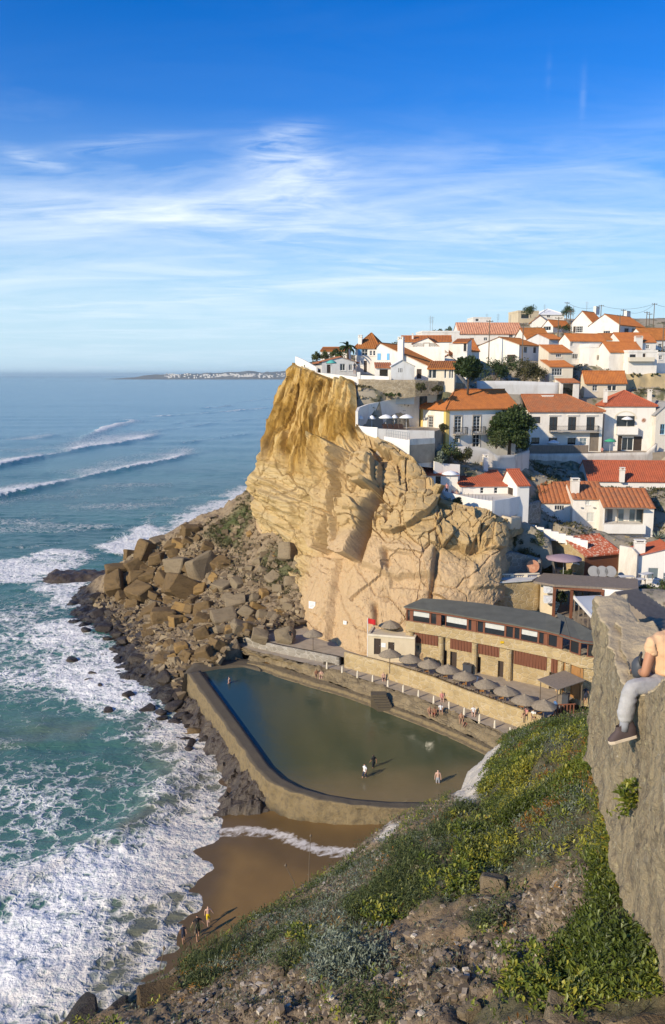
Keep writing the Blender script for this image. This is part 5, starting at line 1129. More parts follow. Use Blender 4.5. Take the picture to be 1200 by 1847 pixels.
Z=Z+fbm(X*.4, Y*.4, 0, 3, 120)*.15-np.abs(fbm(X*.9, Y*.9, 0, 4, 122))*1.1*sstep(124, 108, Y)
sd_=sdist(X, Y, base_poly)
Z=np.where(sd_<-.1, np.minimum(Z, Z+(sd_+.1)*3.0), Z);keepv=sd_>-1.6
m, nt, b=new_mat('hillside_ground');co=coords(nt)
c=mixc(nt, noise(nt, co, .12, 4), (.36, .30, .21, 1), (.28, .24, .17, 1))
c=mixc(nt, ramp(nt, noise(nt, co, .35, 5, .65), [(.5, (0, 0, 0, 1)), (.6, (.85, )*3)]), c, (.075, .08, .03, 1))
L(nt, c, b.inputs['Base Color']);b.inputs['Roughness'].default_value=.95;bump(nt, b, noise(nt, co, 2, 6, .7), .6, .2)
q=grid_quads(*X.shape);kv=keepv.ravel();q=q[kv[q].all(1)]
hill=tag(np_mesh('hillside', np.stack([X, Y, Z], -1).reshape(-1, 3), q, m), 'ground of the hillside and headland top the village stands on', 'hillside', kind='structure')
def hill_z(x, y):return float(_g(np.array([x]), np.array([y]))[0])
F0=FOOT[::4];V=np.concatenate([F0, F0-np.array([0, 0, 8.0])]);n=len(F0)
tag(np_mesh('cliff_foot', V, grid_quads(2, n), cliff.data.materials[0], attrs={'upper':np.zeros(2*n), 'leftz':np.zeros(2*n), 'lower':np.ones(2*n)}), 'rock at the foot of the cliff', 'rock', kind='structure')
# weeds, scrub and stones over the hillside between the houses
rs=np.random.RandomState(41);n=60000;px=rs.uniform(-14, 90, n);py=rs.uniform(96, 230, n);zi=Z
ix=np.searchsorted(xs, px).clip(1, len(xs)-1);iy=np.searchsorted(yy, py).clip(1, len(yy)-1);pz=Z[iy, ix]
keep=(sstep(-.1, .3, fbm(px*.12, py*.12, 0, 4, 230))>rs.rand(n))&(sdist(px, py, base_poly)>.3)
for pl, _ in PADS:keep&=~inside(px, py, pl)
P=np.stack([px, py, pz], -1)[keep][:11000];n=len(P);k=12;ci=np.repeat(np.arange(n), k);a=rs.rand(n*k)*6.283;el=rs.uniform(.2, 1.4, n*k);d=np.stack([np.cos(a)*np.cos(el), np.sin(a)*np.cos(el), np.sin(el)], -1);sd0=np.stack([-np.sin(a), np.cos(a), 0*a], -1)
sz=(.18+.30*rs.rand(n)**2)[ci][:, None];bs=P[ci]+rs.normal(size=(n*k, 3))*np.array([.22, .22, .05]);bs[:, 2]+=.3*sz[:, 0]*rs.rand(n*k)
V=np.stack([bs, bs+d*sz*.6+sd0*sz*.2, bs+d*sz, bs+d*sz*.6-sd0*sz*.2], 1).reshape(-1, 3)
tag(np_mesh('hillside_scrub', V, np.arange(len(V)).reshape(-1, 4), M['leaf_olive'], None, False, {'tone':np.repeat((rs.rand(n)[ci]*.6+rs.rand(n*k)*.4), 4)}), 'weeds and low scrub on the ground between the houses', 'scrub', kind='stuff')
n=9000;i=rs.choice(len(px), n);s=(.05+.3*rs.rand(n)**4)[:, None, None];cb_=np.array([[x, y, z]for x in(-1, 1)for y in(-1, 1)for z in(-1, 1)], float)
V=cb_[None]*(1-.5*rs.rand(n, 8, 1))*s+np.stack([px[i], py[i], pz[i]], -1)[:, None, :];f6=np.array([[0, 1, 3, 2], [4, 6, 7, 5], [0, 4, 5, 1], [2, 3, 7, 6], [0, 2, 6, 4], [1, 5, 7, 3]]);ok=sdist(px[i], py[i], base_poly)>.4
for pl, _ in PADS:ok&=~inside(px[i], py[i], pl)
V=V[ok];n=len(V);tag(np_mesh('hillside_stones', V.reshape(-1, 3), (f6[None]+np.arange(n)[:, None, None]*8).reshape(-1, 4), M['ochre'], smooth=False), 'loose stones on the ground between the houses', 'stones', kind='stuff')
# sea pool and bathing terraces
PZ, WZ, TZ, KZ, GZ=3.0, 2.72, 5.0, 3.95, 3.1
def wz(z, *a):return[W(u, v, z=z)for u, v in a]
inner=wz(PZ, (362, 1209), (410, 1274), (455, 1336), (486, 1380), (510, 1402), (540, 1418), (585, 1432), (640, 1441), (700, 1446), (765, 1447), (850, 1440))
outer=wz(PZ, (331, 1216), (380, 1284), (425, 1345), (456, 1390), (482, 1413), (520, 1431), (570, 1446), (630, 1456), (700, 1461), (770, 1462), (860, 1452))
outer=[i+(o-i)*.78 for i, o in zip(inner, outer)]
def loft(name, A, B, z0, mat, disp=.12, seg=.5, seed=0, bat=.35, label=None, cat=None, outw=1):
 """solid wall between an inner and an outer top line"""
 A=[Vector(p)for p in A];B=[Vector(p)for p in B];n0=len(A);ln=sum((B[i+1]-B[i]).length for i in range(n0-1));n=int(ln/seg)
 t=np.linspace(0, n0-1, n);a=np.stack([np.interp(t, range(n0), [p[k]for p in A])for k in range(3)], -1);b_=np.stack([np.interp(t, range(n0), [p[k]for p in B])for k in range(3)], -1)
 z0=np.interp(t, range(n0), z0)if hasattr(z0, '__len__')else np.full(n, z0)
 d=b_-a;w=np.linalg.norm(d[:, :2], axis=1, keepdims=True);d=d/w;rows=[]
 nv=max(3, int((b_[:, 2]-z0).max()/seg))
 for j in range(nv+1):
  f=j/nv;p=b_+d*bat*(1-f);p[:, 2]=z0+(b_[:, 2]-z0)*f;q=fbm(p[:, 0]*1.1, p[:, 1]*1.1, p[:, 2]*1.1, 4, seed)*disp*1.6
  rows.append(p+d*q[:, None])
 for j in range(1, 4):
  f=j/4;p=b_+(a-b_)*f;p[:, 2]+=fbm(p[:, 0]*1.3, p[:, 1]*1.3, 0, 3, seed)*disp*.5;rows.append(p)
 rows.append(a);
 for j in range(1, 4):p=a.copy();p[:, 2]-=j*.5;rows.append(p)
 V=np.stack(rows);o=np_mesh(name, V.reshape(-1, 3), grid_quads(V.shape[0], V.shape[1]), M[mat]if isinstance(mat, str)else mat)
 bm=bmesh.new();bm.from_mesh(o.data);bm.verts.ensure_lookup_table();k=V.shape[1]
 for c in(0, k-1):
  try:bm.faces.new([bm.verts[r*k+c]for r in range(V.shape[0])])
  except ValueError:pass
 bm.to_mesh(o.data);bm.free()
 if label:tag(o, label, cat)
 return o
m, nt, b=new_mat('pool_wall_stone');co=coords(nt);ng=N(nt, 'ShaderNodeNewGeometry');sn=N(nt, 'ShaderNodeSeparateXYZ');L(nt, ng.outputs['Position'], sn.inputs[0])
c=mixc(nt, noise(nt, co, .8, 6, .7), (.15, .11, .052, 1), (.26, .19, .09, 1));c=mixc(nt, ramp(nt, noise(nt, co, 2.4, 6, .75), [(.48, (0, 0, 0, 1)), (.62, (.85, )*3)]), c, (.12, .09, .05, 1))
alg=ramp(nt, math_n(nt, 'ADD', sn.outputs[2], math_n(nt, 'MULTIPLY', noise(nt, co, 1.2, 4), 1.4)), [(0, (1, 1, 1, 1)), (.9, (1, 1, 1, 1)), (1, (0, 0, 0, 1))])
c=mixc(nt, ramp(nt, math_n(nt, 'MULTIPLY', math_n(nt, 'ADD', sn.outputs[2], math_n(nt, 'MULTIPLY', noise(nt, co, .9, 4), 1.5)), .2), [(.2, (.9, )*3), (.42, (.0, )*3)]), c, (.035, .03, .02, 1))
L(nt, c, b.inputs['Base Color']);b.inputs['Roughness'].default_value=.85;bump(nt, b, noise(nt, co, 4, 7, .72), .9, .15);M['pool_stone']=m
m, nt, b=new_mat('pool_wall_top');co=coords(nt)
c=mixc(nt, noise(nt, co, 1.2, 6, .7), (.07, .055, .033, 1), (.125, .095, .055, 1));c=mixc(nt, ramp(nt, noise(nt, co, 3, 5, .7), [(.5, (0, 0, 0, 1)), (.65, (.6, )*3)]), c, (.09, .07, .04, 1));L(nt, c, b.inputs['Base Color']);b.inputs['Roughness'].default_value=.85;bump(nt, b, noise(nt, co, 6, 5, .7), .6, .08);M['pool_top']=m
o=loft('pool_wall', inner, outer, [-.5, -.5, -.3, .2, .4, .5, .5, .6, .8, 1, 1], 'pool_stone', .16, .3, 3, .2, 'curved stone wall holding back the sea pool from the surf and beach', 'pool wall')
o.data.materials.append(M['pool_top'])
nz_=np.zeros(len(o.data.polygons)*3, np.float32);o.data.polygons.foreach_get('normal', nz_);nz_=np.abs(nz_.reshape(-1, 3)[:, 2]);o.data.polygons.foreach_set('material_index', (nz_>.75).astype(np.int32))
o=loft('pool_wall', wz(PZ-.05, (362, 1209), (400, 1203), (440, 1200), (470, 1208)), wz(PZ-.05, (331, 1216), (350, 1196), (400, 1192), (450, 1188)), .5, 'pool_top', .1, .4, 6, .3, 'low stained wall closing the back of the sea pool under the boulders', 'pool wall')
rim=wz(WZ, (440, 1203), (475, 1211), (500, 1221), (560, 1240), (620, 1257), (690, 1283), (760, 1310), (820, 1335), (875, 1362), (930, 1392))
wi=wz(WZ, (358, 1214), (408, 1280), (452, 1342), (484, 1388), (508, 1409), (540, 1425), (585, 1439), (640, 1449), (700, 1454), (765, 1455), (850, 1447), (960, 1430))
poly=[p.xy for p in wi]+[p.xy for p in rim[::-1]]
xs=np.linspace(-20, 24, 130);yy=np.linspace(60, 100, 130);X, Y=np.meshgrid(xs, yy);ins=sdist(X, Y, [tuple(p)for p in poly]);uu, vv=proj(np.stack([X, Y, X*0+WZ], -1))
sh=sstep(1365, 1440, vv+(uu-700)*.10+fbm(X*.25, Y*.25, 0, 3, 130)*18);bl_=sstep(620, 400, uu+(vv-1300)*.45+fbm(X*.2, Y*.2, 0, 3, 131)*30)
rip=sstep(40, 0, seg_dist(uu, vv, [(700, 1310), (860, 1400)]))
m, nt, b=new_mat('pool_water');at=lambda n:N(nt, 'ShaderNodeAttribute', attribute_name=n).outputs['Fac'];co=coords(nt)
c=mixc(nt, noise(nt, co, .18, 4, .6, .4), (.055, .070, .034, 1), (.085, .092, .044, 1));c=mixc(nt, at('blue'), c, (.028, .058, .058, 1));c=mixc(nt, at('shallow'), c, mixc(nt, noise(nt, co, .5, 3), (.22, .16, .075, 1), (.155, .12, .055, 1)))
L(nt, c, b.inputs['Base Color']);b.inputs['Roughness'].default_value=.09;b.inputs['IOR'].default_value=1.33;b.inputs['Specular IOR Level'].default_value=.28
hh=math_n(nt, 'ADD', noise(nt, coords(nt, (1, 1.8, 1)), 1.1, 4, .55), math_n(nt, 'MULTIPLY', noise(nt, coords(nt, (.7, 2.2, 1), rot=(0, 0, R(20))), 2.2, 4, .6), math_n(nt, 'ADD', .15, math_n(nt, 'MULTIPLY', at('ripple'), .3))))
bump(nt, b, hh, .16, .12)
q=grid_quads(*X.shape);kv=(ins>-.9).ravel();q=q[kv[q].all(1)]
tag(np_mesh('pool_water', np.stack([X, Y, X*0+WZ], -1).reshape(-1, 3), q, m, attrs={'shallow':sh.ravel(), 'blue':bl_.ravel(), 'ripple':rip.ravel()}), 'still olive green water of the sea pool', 'pool water', kind='structure')
xs=np.linspace(-22, 16, 190);yy=np.linspace(52, 94, 210);X, Y=np.meshgrid(xs, yy);uu, vv=proj(np.stack([X, Y, X*0+.8], -1))
sp=WP([(335, 1290), (362, 1340), (380, 1372), (402, 1398), (398, 1430), (384, 1462), (420, 1472), (500, 1474), (548, 1484), (580, 1478), (640, 1485), (690, 1492), (760, 1490), (860, 1480), (860, 1430), (600, 1440), (480, 1380), (400, 1270), (340, 1230), (320, 1260)], .6)
dd=sdist(X, Y, sp)+fbm(X*.6, Y*.6, 0, 3, 140)*.9
c_, e_=cell(X*.9+fbm(X, Y, 0, 2, 141)*.35, Y*.9, 142)
Zs=-.3+.9*sstep(-.6, 1.6, dd)+1.55*sstep(.3, 4, dd)+(c_-.5)*.38*sstep(-.5, 1, dd)+fbm(X*1.6, Y*1.6, 0, 4, 143)*.25
m, nt, b=new_mat('wet_dark_rock');co=coords(nt)
c=mixc(nt, noise(nt, co, 1.0, 6, .7), (.075, .052, .032, 1), (.035, .027, .019, 1));c=mixc(nt, ramp(nt, noise(nt, co, .6, 4, .6), [(.5, (0, 0, 0, 1)), (.7, (.6, )*3)]), c, (.13, .095, .05, 1))
L(nt, c, b.inputs['Base Color']);b.inputs['Roughness'].default_value=.5;bump(nt, b, noise(nt, co, 5, 6, .7), .9, .12);M['wet_rock']=m
q=grid_quads(*X.shape);kv=(dd>-1.2).ravel();q=q[kv[q].all(1)]
tag(np_mesh('rock_shelf', np.stack([X, Y, Zs+np.abs(fbm(X*3.2, Y*3.2, 0, 3, 144))*.3*sstep(0, 1, dd)], -1).reshape(-1, 3), q, m, smooth=False), 'dark wet shelf of rock at the foot of the pool wall', 'rock', kind='structure')
N_=10;T=np.linspace(0, 1, N_)
def line(*pts, z):return wz(z, *pts)
e_ledge0=[Vector((p.x, p.y, GZ-.35))for p in rim]
e_ledge1=wz(GZ, (447, 1192), (480, 1196), (510, 1203), (565, 1222), (622, 1240), (692, 1266), (764, 1293), (826, 1318), (885, 1346), (940, 1375))
walk0=wz(KZ, (400, 1150), (450, 1172), (500, 1184), (560, 1198), (615, 1211), (690, 1237), (768, 1264), (832, 1289), (900, 1318), (960, 1345))
walk1=wz(KZ, (398, 1143), (450, 1166), (500, 1178), (560, 1190), (612, 1201), (690, 1222), (775, 1250), (840, 1277), (910, 1303), (975, 1326))
def sheet(name, rows, mat, disp=.1, sub=4, seed=0, nlen=110, label=None, cat=None, **k):
 R_=[]
 for r in rows:n0=len(r);t=np.linspace(0, n0-1, nlen);R_.append(np.stack([np.interp(t, range(n0), [p[j]for p in r])for j in range(3)], -1))
 out=[]
 for i in range(len(R_)-1):
  for j in range(sub):out.append(R_[i]+(R_[i+1]-R_[i])*j/sub)
 out.append(R_[-1]);V=np.stack(out);V[..., 2]+=fbm(V[..., 0]*1.3, V[..., 1]*1.3, V[..., 2], 4, seed)*disp;V[..., 1]+=fbm(V[..., 0]*1.1+9, V[..., 1]*1.1, V[..., 2]*1.5, 4, seed+1)*disp
 o=np_mesh(name, V.reshape(-1, 3), grid_quads(V.shape[0], V.shape[1]), M[mat]if isinstance(mat, str)else mat)
 if label:tag(o, label, cat, **k)
 return o
low=[Vector((p.x, p.y, 1.0))for p in rim]
sheet('pool_edge', [low, e_ledge0, [Vector((p.x+.25, p.y+.45, p.z+.08))for p in e_ledge0], [Vector((p.x+.35, p.y+.5, GZ))for p in rim], e_ledge1], 'pool_stone', .10, 5, 150, 160, 'stained stone ledge along the landward rim of the sea pool', 'ledge', kind='structure')
sheet('rough_bank', [e_ledge1, [p+Vector((.2, .5, .35))for p in e_ledge1], [p+Vector((-.2, -.5, -.1))for p in walk0], walk0], 'stone_d', .28, 7, 155, 200, 'rough rock bank between the pool ledge and the walkway', 'bank', kind='structure')
sheet('walkway', [walk0, walk1, [p+Vector((.3, .6, 0))for p in walk1]], 'paving', .03, 2, 160, 120, 'narrow stone walkway above the pool', 'walkway', kind='structure')
ribbon('terrace_wall', [p+Vector((0, .05, .95))for p in walk1[:5]], .45, KZ-.6, 'stone_g', 'grey stone wall edging the terrace left of the stair gap', 'terrace wall', .12, .35, 11)
ribbon('terrace_wall', [Vector((p.x, p.y, TZ+.75))for p in wz(KZ, (621, 1204), (690, 1222), (775, 1250), (840, 1277), (910, 1303), (975, 1326))], .45, KZ-.6, 'stone_y', 'long yellow stone wall with straw parasols behind it above the pool', 'terrace wall', .05, .35, 12)
tb=[p+Vector((.1, .3, 0))for p in walk1];tb=[Vector((p.x, p.y, TZ))for p in tb]
back=wz(TZ, (505, 1120), (540, 1125), (585, 1140), (640, 1160), (700, 1165), (790, 1160), (900, 1160), (1000, 1170), (1080, 1180), (1120, 1190))
sheet('terrace', [tb, back], 'paving', .03, 6, 165, 60, 'sandy paved terrace between the pool and the restaurant', 'terrace', kind='structure')
for(uv, lab)in((((596, 1196), (612, 1222)), 'short flight of stone steps through the gap in the terrace wall'), (((683, 1252), (697, 1280)), 'stone steps dropping from the rough bank into the pool')):
 p0, p1=W(*uv[0], z=KZ), W(*uv[1], z=GZ-.3);e=empty('stone_stairs', p1, 0, lab, 'stairs');s=MB()
 for k in range(6):f=k/6;q=p0+(p1-p0)*f-p1;s.box(q.x-.8, q.x+.8, q.y-.55, q.y+.5, -.8, (p0.z-p1.z)*(1-f)+.12)
 s.build('steps', M['pool_top'], e)
for k in range(13):
 f=k/12;q=W(590+330*f, np.interp(590+330*f, (590, 690, 768, 832, 900, 960), (1206, 1236, 1263, 1288, 1317, 1345))-1, z=KZ)
 s=MB();s.lathe([(.12, -.2), (.1, .45), (.07, .72), (0, .78)], 8, Matrix.Translation((0, 0, 0)));o=s.build('stone_post', M['cream']);o.location=q;tag(o, 'short pale stone post in the row along the edge of the pool walkway', 'post', 'stone posts along the pool walkway')
# bathing hut
hut=House('beach_hut', 'flat-roofed tan hut with two black doors at the foot of the cliff', 664, 1180, 94.6, -14, u1=748, D=5.5, ev=1143, wall='beige', group='buildings on the bathing terrace', reg=False, cat='hut')
h6=lambda x, y:(480+x/4, 1020+y/4)
door(hut, h6, 780, 525, 828, 644);door(hut, h6, 882, 552, 926, 636);p=hut.hit(*h6(848, 574));MB().box(p.x-.25, p.x+.25, -.03, -.003, p.z-.25, p.z+.25).build('notice', M['sign_w'], hut.e)
hut.finish('flat', par=.12)
MB().box(.0, hut.L, -.12, -.062, hut.he-.2, hut.he+.02).build('cornice', M['cream'], hut.e)
# restaurant under the cliff
A0=[W(733, 1189, z=TZ), W(795, 1200, z=TZ), W(858, 1213, z=TZ), W(925, 1227, z=TZ), W(985, 1241, z=TZ), W(1012, 1249, z=TZ), W(1045, 1262, z=TZ), W(1085, 1268, z=TZ), W(1130, 1265, z=TZ)]
RB=empty('restaurant', A0[3], 0, 'two-storey sandstone restaurant with a long band of windows and grey green roof under the cliff', 'restaurant', 'buildings on the bathing terrace')
def fpt(i, f, z, out=0.0):
 if i>7:i, f=7, 1.0
 p=A0[i]+(A0[i+1]-A0[i])*f;d=(A0[i+1]-A0[i]).xy.normalized();return Vector((p.x+d.y*out, p.y-d.x*out, z))-Vector(RB.location)
def fseg(u):
 us=[733, 795, 858, 925, 985, 1012, 1045, 1085, 1130];i=max(0, min(7, int(np.searchsorted(us, u))-1));return i, (u-us[i])/(us[i+1]-us[i])
def fz(u, v, out=0.0):
 i, f=fseg(u);p=A0[i]+(A0[i+1]-A0[i])*f;d=(A0[i+1]-A0[i]).xy.normalized();p=Vector((p.x+d.y*out, p.y-d.x*out, TZ));r=ray(u, v);return H+r.z*(p.y/r.y)
Z_=dict(g=7.15, s=8.45, p=9.62, w=11.0, r=11.3)
print('rest z', [round(fz(*a), 2)for a in((735, 1090), (860, 1112), (925, 1121), (1000, 1135), (1045, 1150), (735, 1117), (860, 1137), (925, 1150), (1000, 1165), (735, 1137), (925, 1161), (750, 1157), (925, 1187))])
def band(name, i0, i1, z0, z1, out, mat, parent=RB, depth=.5, f0=0.0, f1=1.0, disp=0):
 pts=[fpt(i0, f0, 0, out)]+[fpt(i, 0, 0, out)for i in range(i0+1, i1+1)]+[fpt(i1, f1, 0, out)];ins_=[fpt(i0, f0, 0, out-depth)]+[fpt(i, 0, 0, out-depth)for i in range(i0+1, i1+1)]+[fpt(i1, f1, 0, out-depth)]
 m_=MB();k=len(pts)
 for i in range(k-1):m_.prism([pts[i].xy, pts[i+1].xy, ins_[i+1].xy, ins_[i].xy], z0, z1)
 m_.v=[(x, y, z)for x, y, z in m_.v];return m_.build(name, M[mat], parent)
LZ0=-RB.location.z
def bz(z):return z-RB.location.z
band('parapet', 0, 7, bz(Z_['s']), bz(Z_['p']), .32, 'stone_y', depth=.6)
band('wall', 0, 7, bz(7.05), bz(Z_['s']-.003), .0, 'stone_y', depth=.4)
band('fascia', 0, 7, bz(Z_['w']), bz(Z_['r']-.02), .5, 'wood_red', depth=.18)
gd=MB();opn=[(749, 756), (798, 806), (812, 824), (858, 867), (898, 908), (990, 1001)]
us=sorted({733, 1130, *[x for o in opn for x in o], 795, 858, 925, 985, 1012, 1045, 1085})
for a, b_ in zip(us[:-1], us[1:]):
 i, f=fseg(a+.01);j, g=fseg(b_-.01);mid=(a+b_)/2;z1=bz(7.047);hd=any(o[0]<mid<o[1]for o in opn);P0, P1=fpt(i, f, 0, 0), fpt(i, g, 0, 0);I0, I1=fpt(i, f, 0, -.4), fpt(i, g, 0, -.4)
 gd.prism([P0.xy, P1.xy, I1.xy, I0.xy], bz(6.85)if hd else bz(TZ-.6), z1)
gd.build('wall', M['stone_y'], RB)
for a, b_ in opn:
 i, f=fseg(a+.01);j, g=fseg(b_-.01);P0, P1=fpt(i, f, 0, -.3), fpt(i, g, 0, -.3);I0, I1=fpt(i, f, 0, -.38), fpt(i, g, 0, -.38);MB().prism([P0.xy, P1.xy, I1.xy, I0.xy], bz(TZ-.3), bz(6.85)).build('door', M['door_d'], RB)
for u in(743, 797, 857, 919, 1012, 1026):
 i, f=fseg(u);p=fpt(i, f, 0, .22);MB().lathe([(.34, bz(TZ-.3)), (.32, bz(8.447))], 10, Matrix.Translation((p.x, p.y, 0))).build('pillar', M['stone_y'], RB)
for a, b_, z0, z1 in((747, 790, 7.2, 8.4), (812, 852, 7.2, 8.4), (860, 900, 7.25, 8.4), (924, 985, 6.9, 8.42), (993, 1006, 6.9, 8.42)):
 s=MB();n=int((b_-a)/2.6)
 for k in range(n):
  u=a+(b_-a)*k/n;i, f=fseg(u);j, g=fseg(u+(b_-a)/n*.8);
  if i!=j:g=1.0
  o0=.05+.03*(k%2);P0, P1, I1, I0=fpt(i, f, 0, o0+.05), fpt(i, g, 0, o0+.05), fpt(i, g, 0, .004), fpt(i, f, 0, .004);s.prism([P0.xy, P1.xy, I1.xy, I0.xy], bz(z0), bz(z1))
 s.build('slat_panel', M['wood_red'], RB)
for a, b_ in((1004, 1024), (1030, 1050)):
 s=MB();n=9
 for k in range(n):
  u=a+(b_-a)*k/n;i, f=fseg(u);j, g=fseg(u+(b_-a)/n*.85);g=1.0 if j!=i else g
  P0, P1, I1, I0=fpt(i, f, 0, .1), fpt(i, g, 0, .1), fpt(i, g, 0, .004), fpt(i, f, 0, .004);s.prism([P0.xy, P1.xy, I1.xy, I0.xy], bz(TZ), bz(8.3))
 s.build('gate_panel', M['wood_or'], RB)
fr=[733, 741, 744, 776, 788, 791, 803, 843, 851, 855, 859, 872, 910, 925, 937, 969, 980, 984, 986, 1004, 1010, 1026, 1043, 1055, 1070, 1085, 1110]
for k, (a, b_)in enumerate(zip(fr[:-1], fr[1:])):
 i, f=fseg(a+.01);j, g=fseg(b_-.01);g=1.0 if j!=i else g;w_=MB();o0, o1=.18, .06;z0, z1=bz(Z_['p']+.003), bz(Z_['w']-.003)
 def cel(f0, f1, za, zb):w_.prism([fpt(i, f0, 0, o0).xy, fpt(i, f1, 0, o0).xy, fpt(i, f1, 0, o1).xy, fpt(i, f0, 0, o1).xy], za, zb)
 ln=(A0[i+1]-A0[i]).xy.length;e_=.10/ln
 if(g-f)*ln<.5:cel(f, g, z0, z1);w_.build('mullion', M['wood_red'], RB);continue
 cel(f, f+e_, z0, z1);cel(g-e_, g, z0, z1);cel(f+e_, g-e_, z0, z0+.09);cel(f+e_, g-e_, z1-.1, z1);wo=w_.build('window', M['wood_red'], RB)
 P0, P1=fpt(i, f+e_, 0, .11), fpt(i, g-e_, 0, .11);MB().add([(P0.x, P0.y, z0+.09), (P1.x, P1.y, z0+.09), (P1.x, P1.y, z1-.1), (P0.x, P0.y, z1-.1)], [(0, 1, 2, 3)]).build('pane', M['glass'], wo)
 if(g-f)*ln>1.6 and i<5:
  P0, P1=fpt(i, f+e_*1.4, 0, .13), fpt(i, g-e_*1.4, 0, .13);zb=z1-.1-(z1-z0-.2)*(.62 if k in(6, 15)else.5);MB().add([(P0.x, P0.y, zb), (P1.x, P1.y, zb), (P1.x, P1.y, z1-.1), (P0.x, P0.y, z1-.1)], [(0, 1, 2, 3)]).build('blind', M['curtain'], wo)
rb=MB();fo=[fpt(0, -.04, 0, .62)]+[fpt(i, 0, 0, .62)for i in range(1, 6)];bo=[W(762, 1079, z=11.9), W(800, 1081, z=11.9), W(860, 1087, z=11.9), W(925, 1096, z=11.9), W(985, 1106, z=11.9), W(1012, 1122, z=11.7)]
bo=[p-Vector(RB.location)for p in bo]
for i in range(5):rb.prism([fo[i].xy, fo[i+1].xy, bo[i+1].xy, bo[i].xy], [bz(11.22), bz(11.22), bz(11.75), bz(11.75)], [bz(11.36), bz(11.36), bz(11.9), bz(11.9)])
rb.build('roof', M['roof_felt'], RB)
rb=MB();f2=[fpt(i, 0, 0, .62)for i in range(5, 9)];b2=[W(u, v, z=11.5)-Vector(RB.location)for u, v in((1005, 1108), (1030, 1120), (1065, 1140), (1110, 1155))]
for i in range(3):rb.prism([f2[i].xy, f2[i+1].xy, b2[i+1].xy, b2[i].xy], [bz(11.1), bz(11.1), bz(11.6), bz(11.6)], [bz(11.2), bz(11.2), bz(11.72), bz(11.72)])
for k in range(3):
 q=f2[k]+(f2[k+1]-f2[k])*.5;r_=b2[k]+(b2[k+1]-b2[k])*.5;rb.tube([(q.x, q.y, bz(11.22)), (r_.x, r_.y, bz(11.74))], .05, 4)
rb.build('roof', M['roof_felt'], RB)
bd=MB();bp=[fpt(i, 0, 0, -.5)for i in range(0, 8)];qq=[W(760, 1150, z=TZ)-Vector(RB.location), W(1120, 1175, z=TZ)-Vector(RB.location)]
bd.prism([p.xy for p in bp]+[qq[1].xy, qq[0].xy], bz(TZ-.5), bz(8.9));bd.build('body', M['stone_g'], RB)
sd0, sd1=fpt(0, 0, 0, .3), Vector(bo[0]);MB().prism([sd0.xy, (sd0.x+.35, sd0.y-.1), (sd1.x+.3, sd1.y), sd1.xy], bz(TZ-.4), bz(9.6)).build('wall', M['stone_y'], RB)
q0, q1=fpt(0, .02, 0, .2), Vector(bo[0]);sw=MB()
for k in range(4):
 f=k/3;p=q0+(q1-q0)*f;sw.box(p.x-.07, p.x+.07, p.y-.07, p.y+.07, bz(9.6), bz(11.2))
o=sw.build('window', M['wood_red'], RB);MB().add([(q0.x, q0.y, bz(9.6)), (q1.x, q1.y, bz(9.6)), (q1.x, q1.y, bz(11.3)), (q0.x, q0.y, bz(11.3))], [(0, 1, 2, 3)]).build('pane', M['glass'], o)
p=fpt(2, .72, 0, .38);MB().box(p.x-.18, p.x+.18, p.y-.12, p.y+.02, bz(9.0), bz(9.22)).build('floodlight', M['yellow_p'], RB)
UP=empty('pergola', W(1000, 1108, t=97), 0, 'brown timber pergola with a tan flat roof and air conditioners behind the restaurant roof', 'pergola')
def up(o):return adopt(o, UP)
zt=W(1000, 1060, t=97).z;zb=W(1000, 1105, t=97).z-.6
s=MB()
for u, v, t in((1000.5, 1060, 96.6), (1032, 1062, 96.2), (1087, 1068, 95.0)):q=W(u, v, t=t);s.box(q.x-.14, q.x+.14, q.y-.14, q.y+.14, zb, zt)
q0, q1=W(998, 1058, t=96.6), W(1090, 1066, t=95);s.prism([(q0.x, q0.y-.12), (q1.x, q1.y-.12), (q1.x, q1.y+.12), (q0.x, q0.y+.12)], zt, zt+.3);up(s.build('frame', M['wood_red']))
fp=[W(u, v, t=t).xy for u, v, t in((962, 1058, 98), (1000, 1060, 96.2), (1152, 1064, 94.2), (1150, 1050, 99), (980, 1045, 102))];up(MB().prism(fp, zt+.305, zt+.55).build('roof', M['wood_g']))
q=MB();P=[W(u, v, t=t)for u, v, t in((976, 1060, 99), (1000, 1062, 97.5))];q.prism([P[0].xy, P[1].xy, (P[1].x+.3, P[1].y+1.5), (P[0].x+.3, P[0].y+1.5)], zb, zt+.1);up(q.build('wall', M['beige']))
for v in(1056, 1074):
 c0=W(989, v+6, t=97.6);q=MB();q.box(c0.x-.55, c0.x+.55, c0.y-.5, c0.y+.1, c0.z-.4, c0.z+.4);q.lathe([(.0, 0), (.28, 0), (.28, .03)], 14, Matrix.Translation((c0.x-.1, c0.y-.54, c0.z))@Matrix.Rotation(math.pi/2, 4, 'X'));up(q.build('air_conditioner', M['plast_w']))
P=[W(u, v, t=t)for u, v, t in((1087, 1062, 95), (1152, 1064, 93.5))];up(MB().prism([P[0].xy, P[1].xy, (P[1].x, P[1].y+.2), (P[0].x, P[0].y+.2)], P[0].z-1.2, P[0].z).build('panel', M['white_clean']))
q=MB();P=[W(u, v, t=t)for u, v, t in((1002, 1102, 98), (1040, 1104, 97.5), (1120, 1110, 96), (1150, 1110, 100), (1010, 1095, 103))];q.prism([p.xy for p in P], zb-1.2, zb);up(q.build('floor', M['wood_g']))
CN=empty('glass_canopy', W(1070, 1130, t=90), 0, 'pale glass canopy with white edge over restaurant tables beside the stone wall', 'canopy')
P=[W(1037, 1076, t=94), W(1080, 1127, t=84), W(1130, 1127, t=84), W(1085, 1074, t=94.5)];zc=W(1037, 1076, t=94).z;
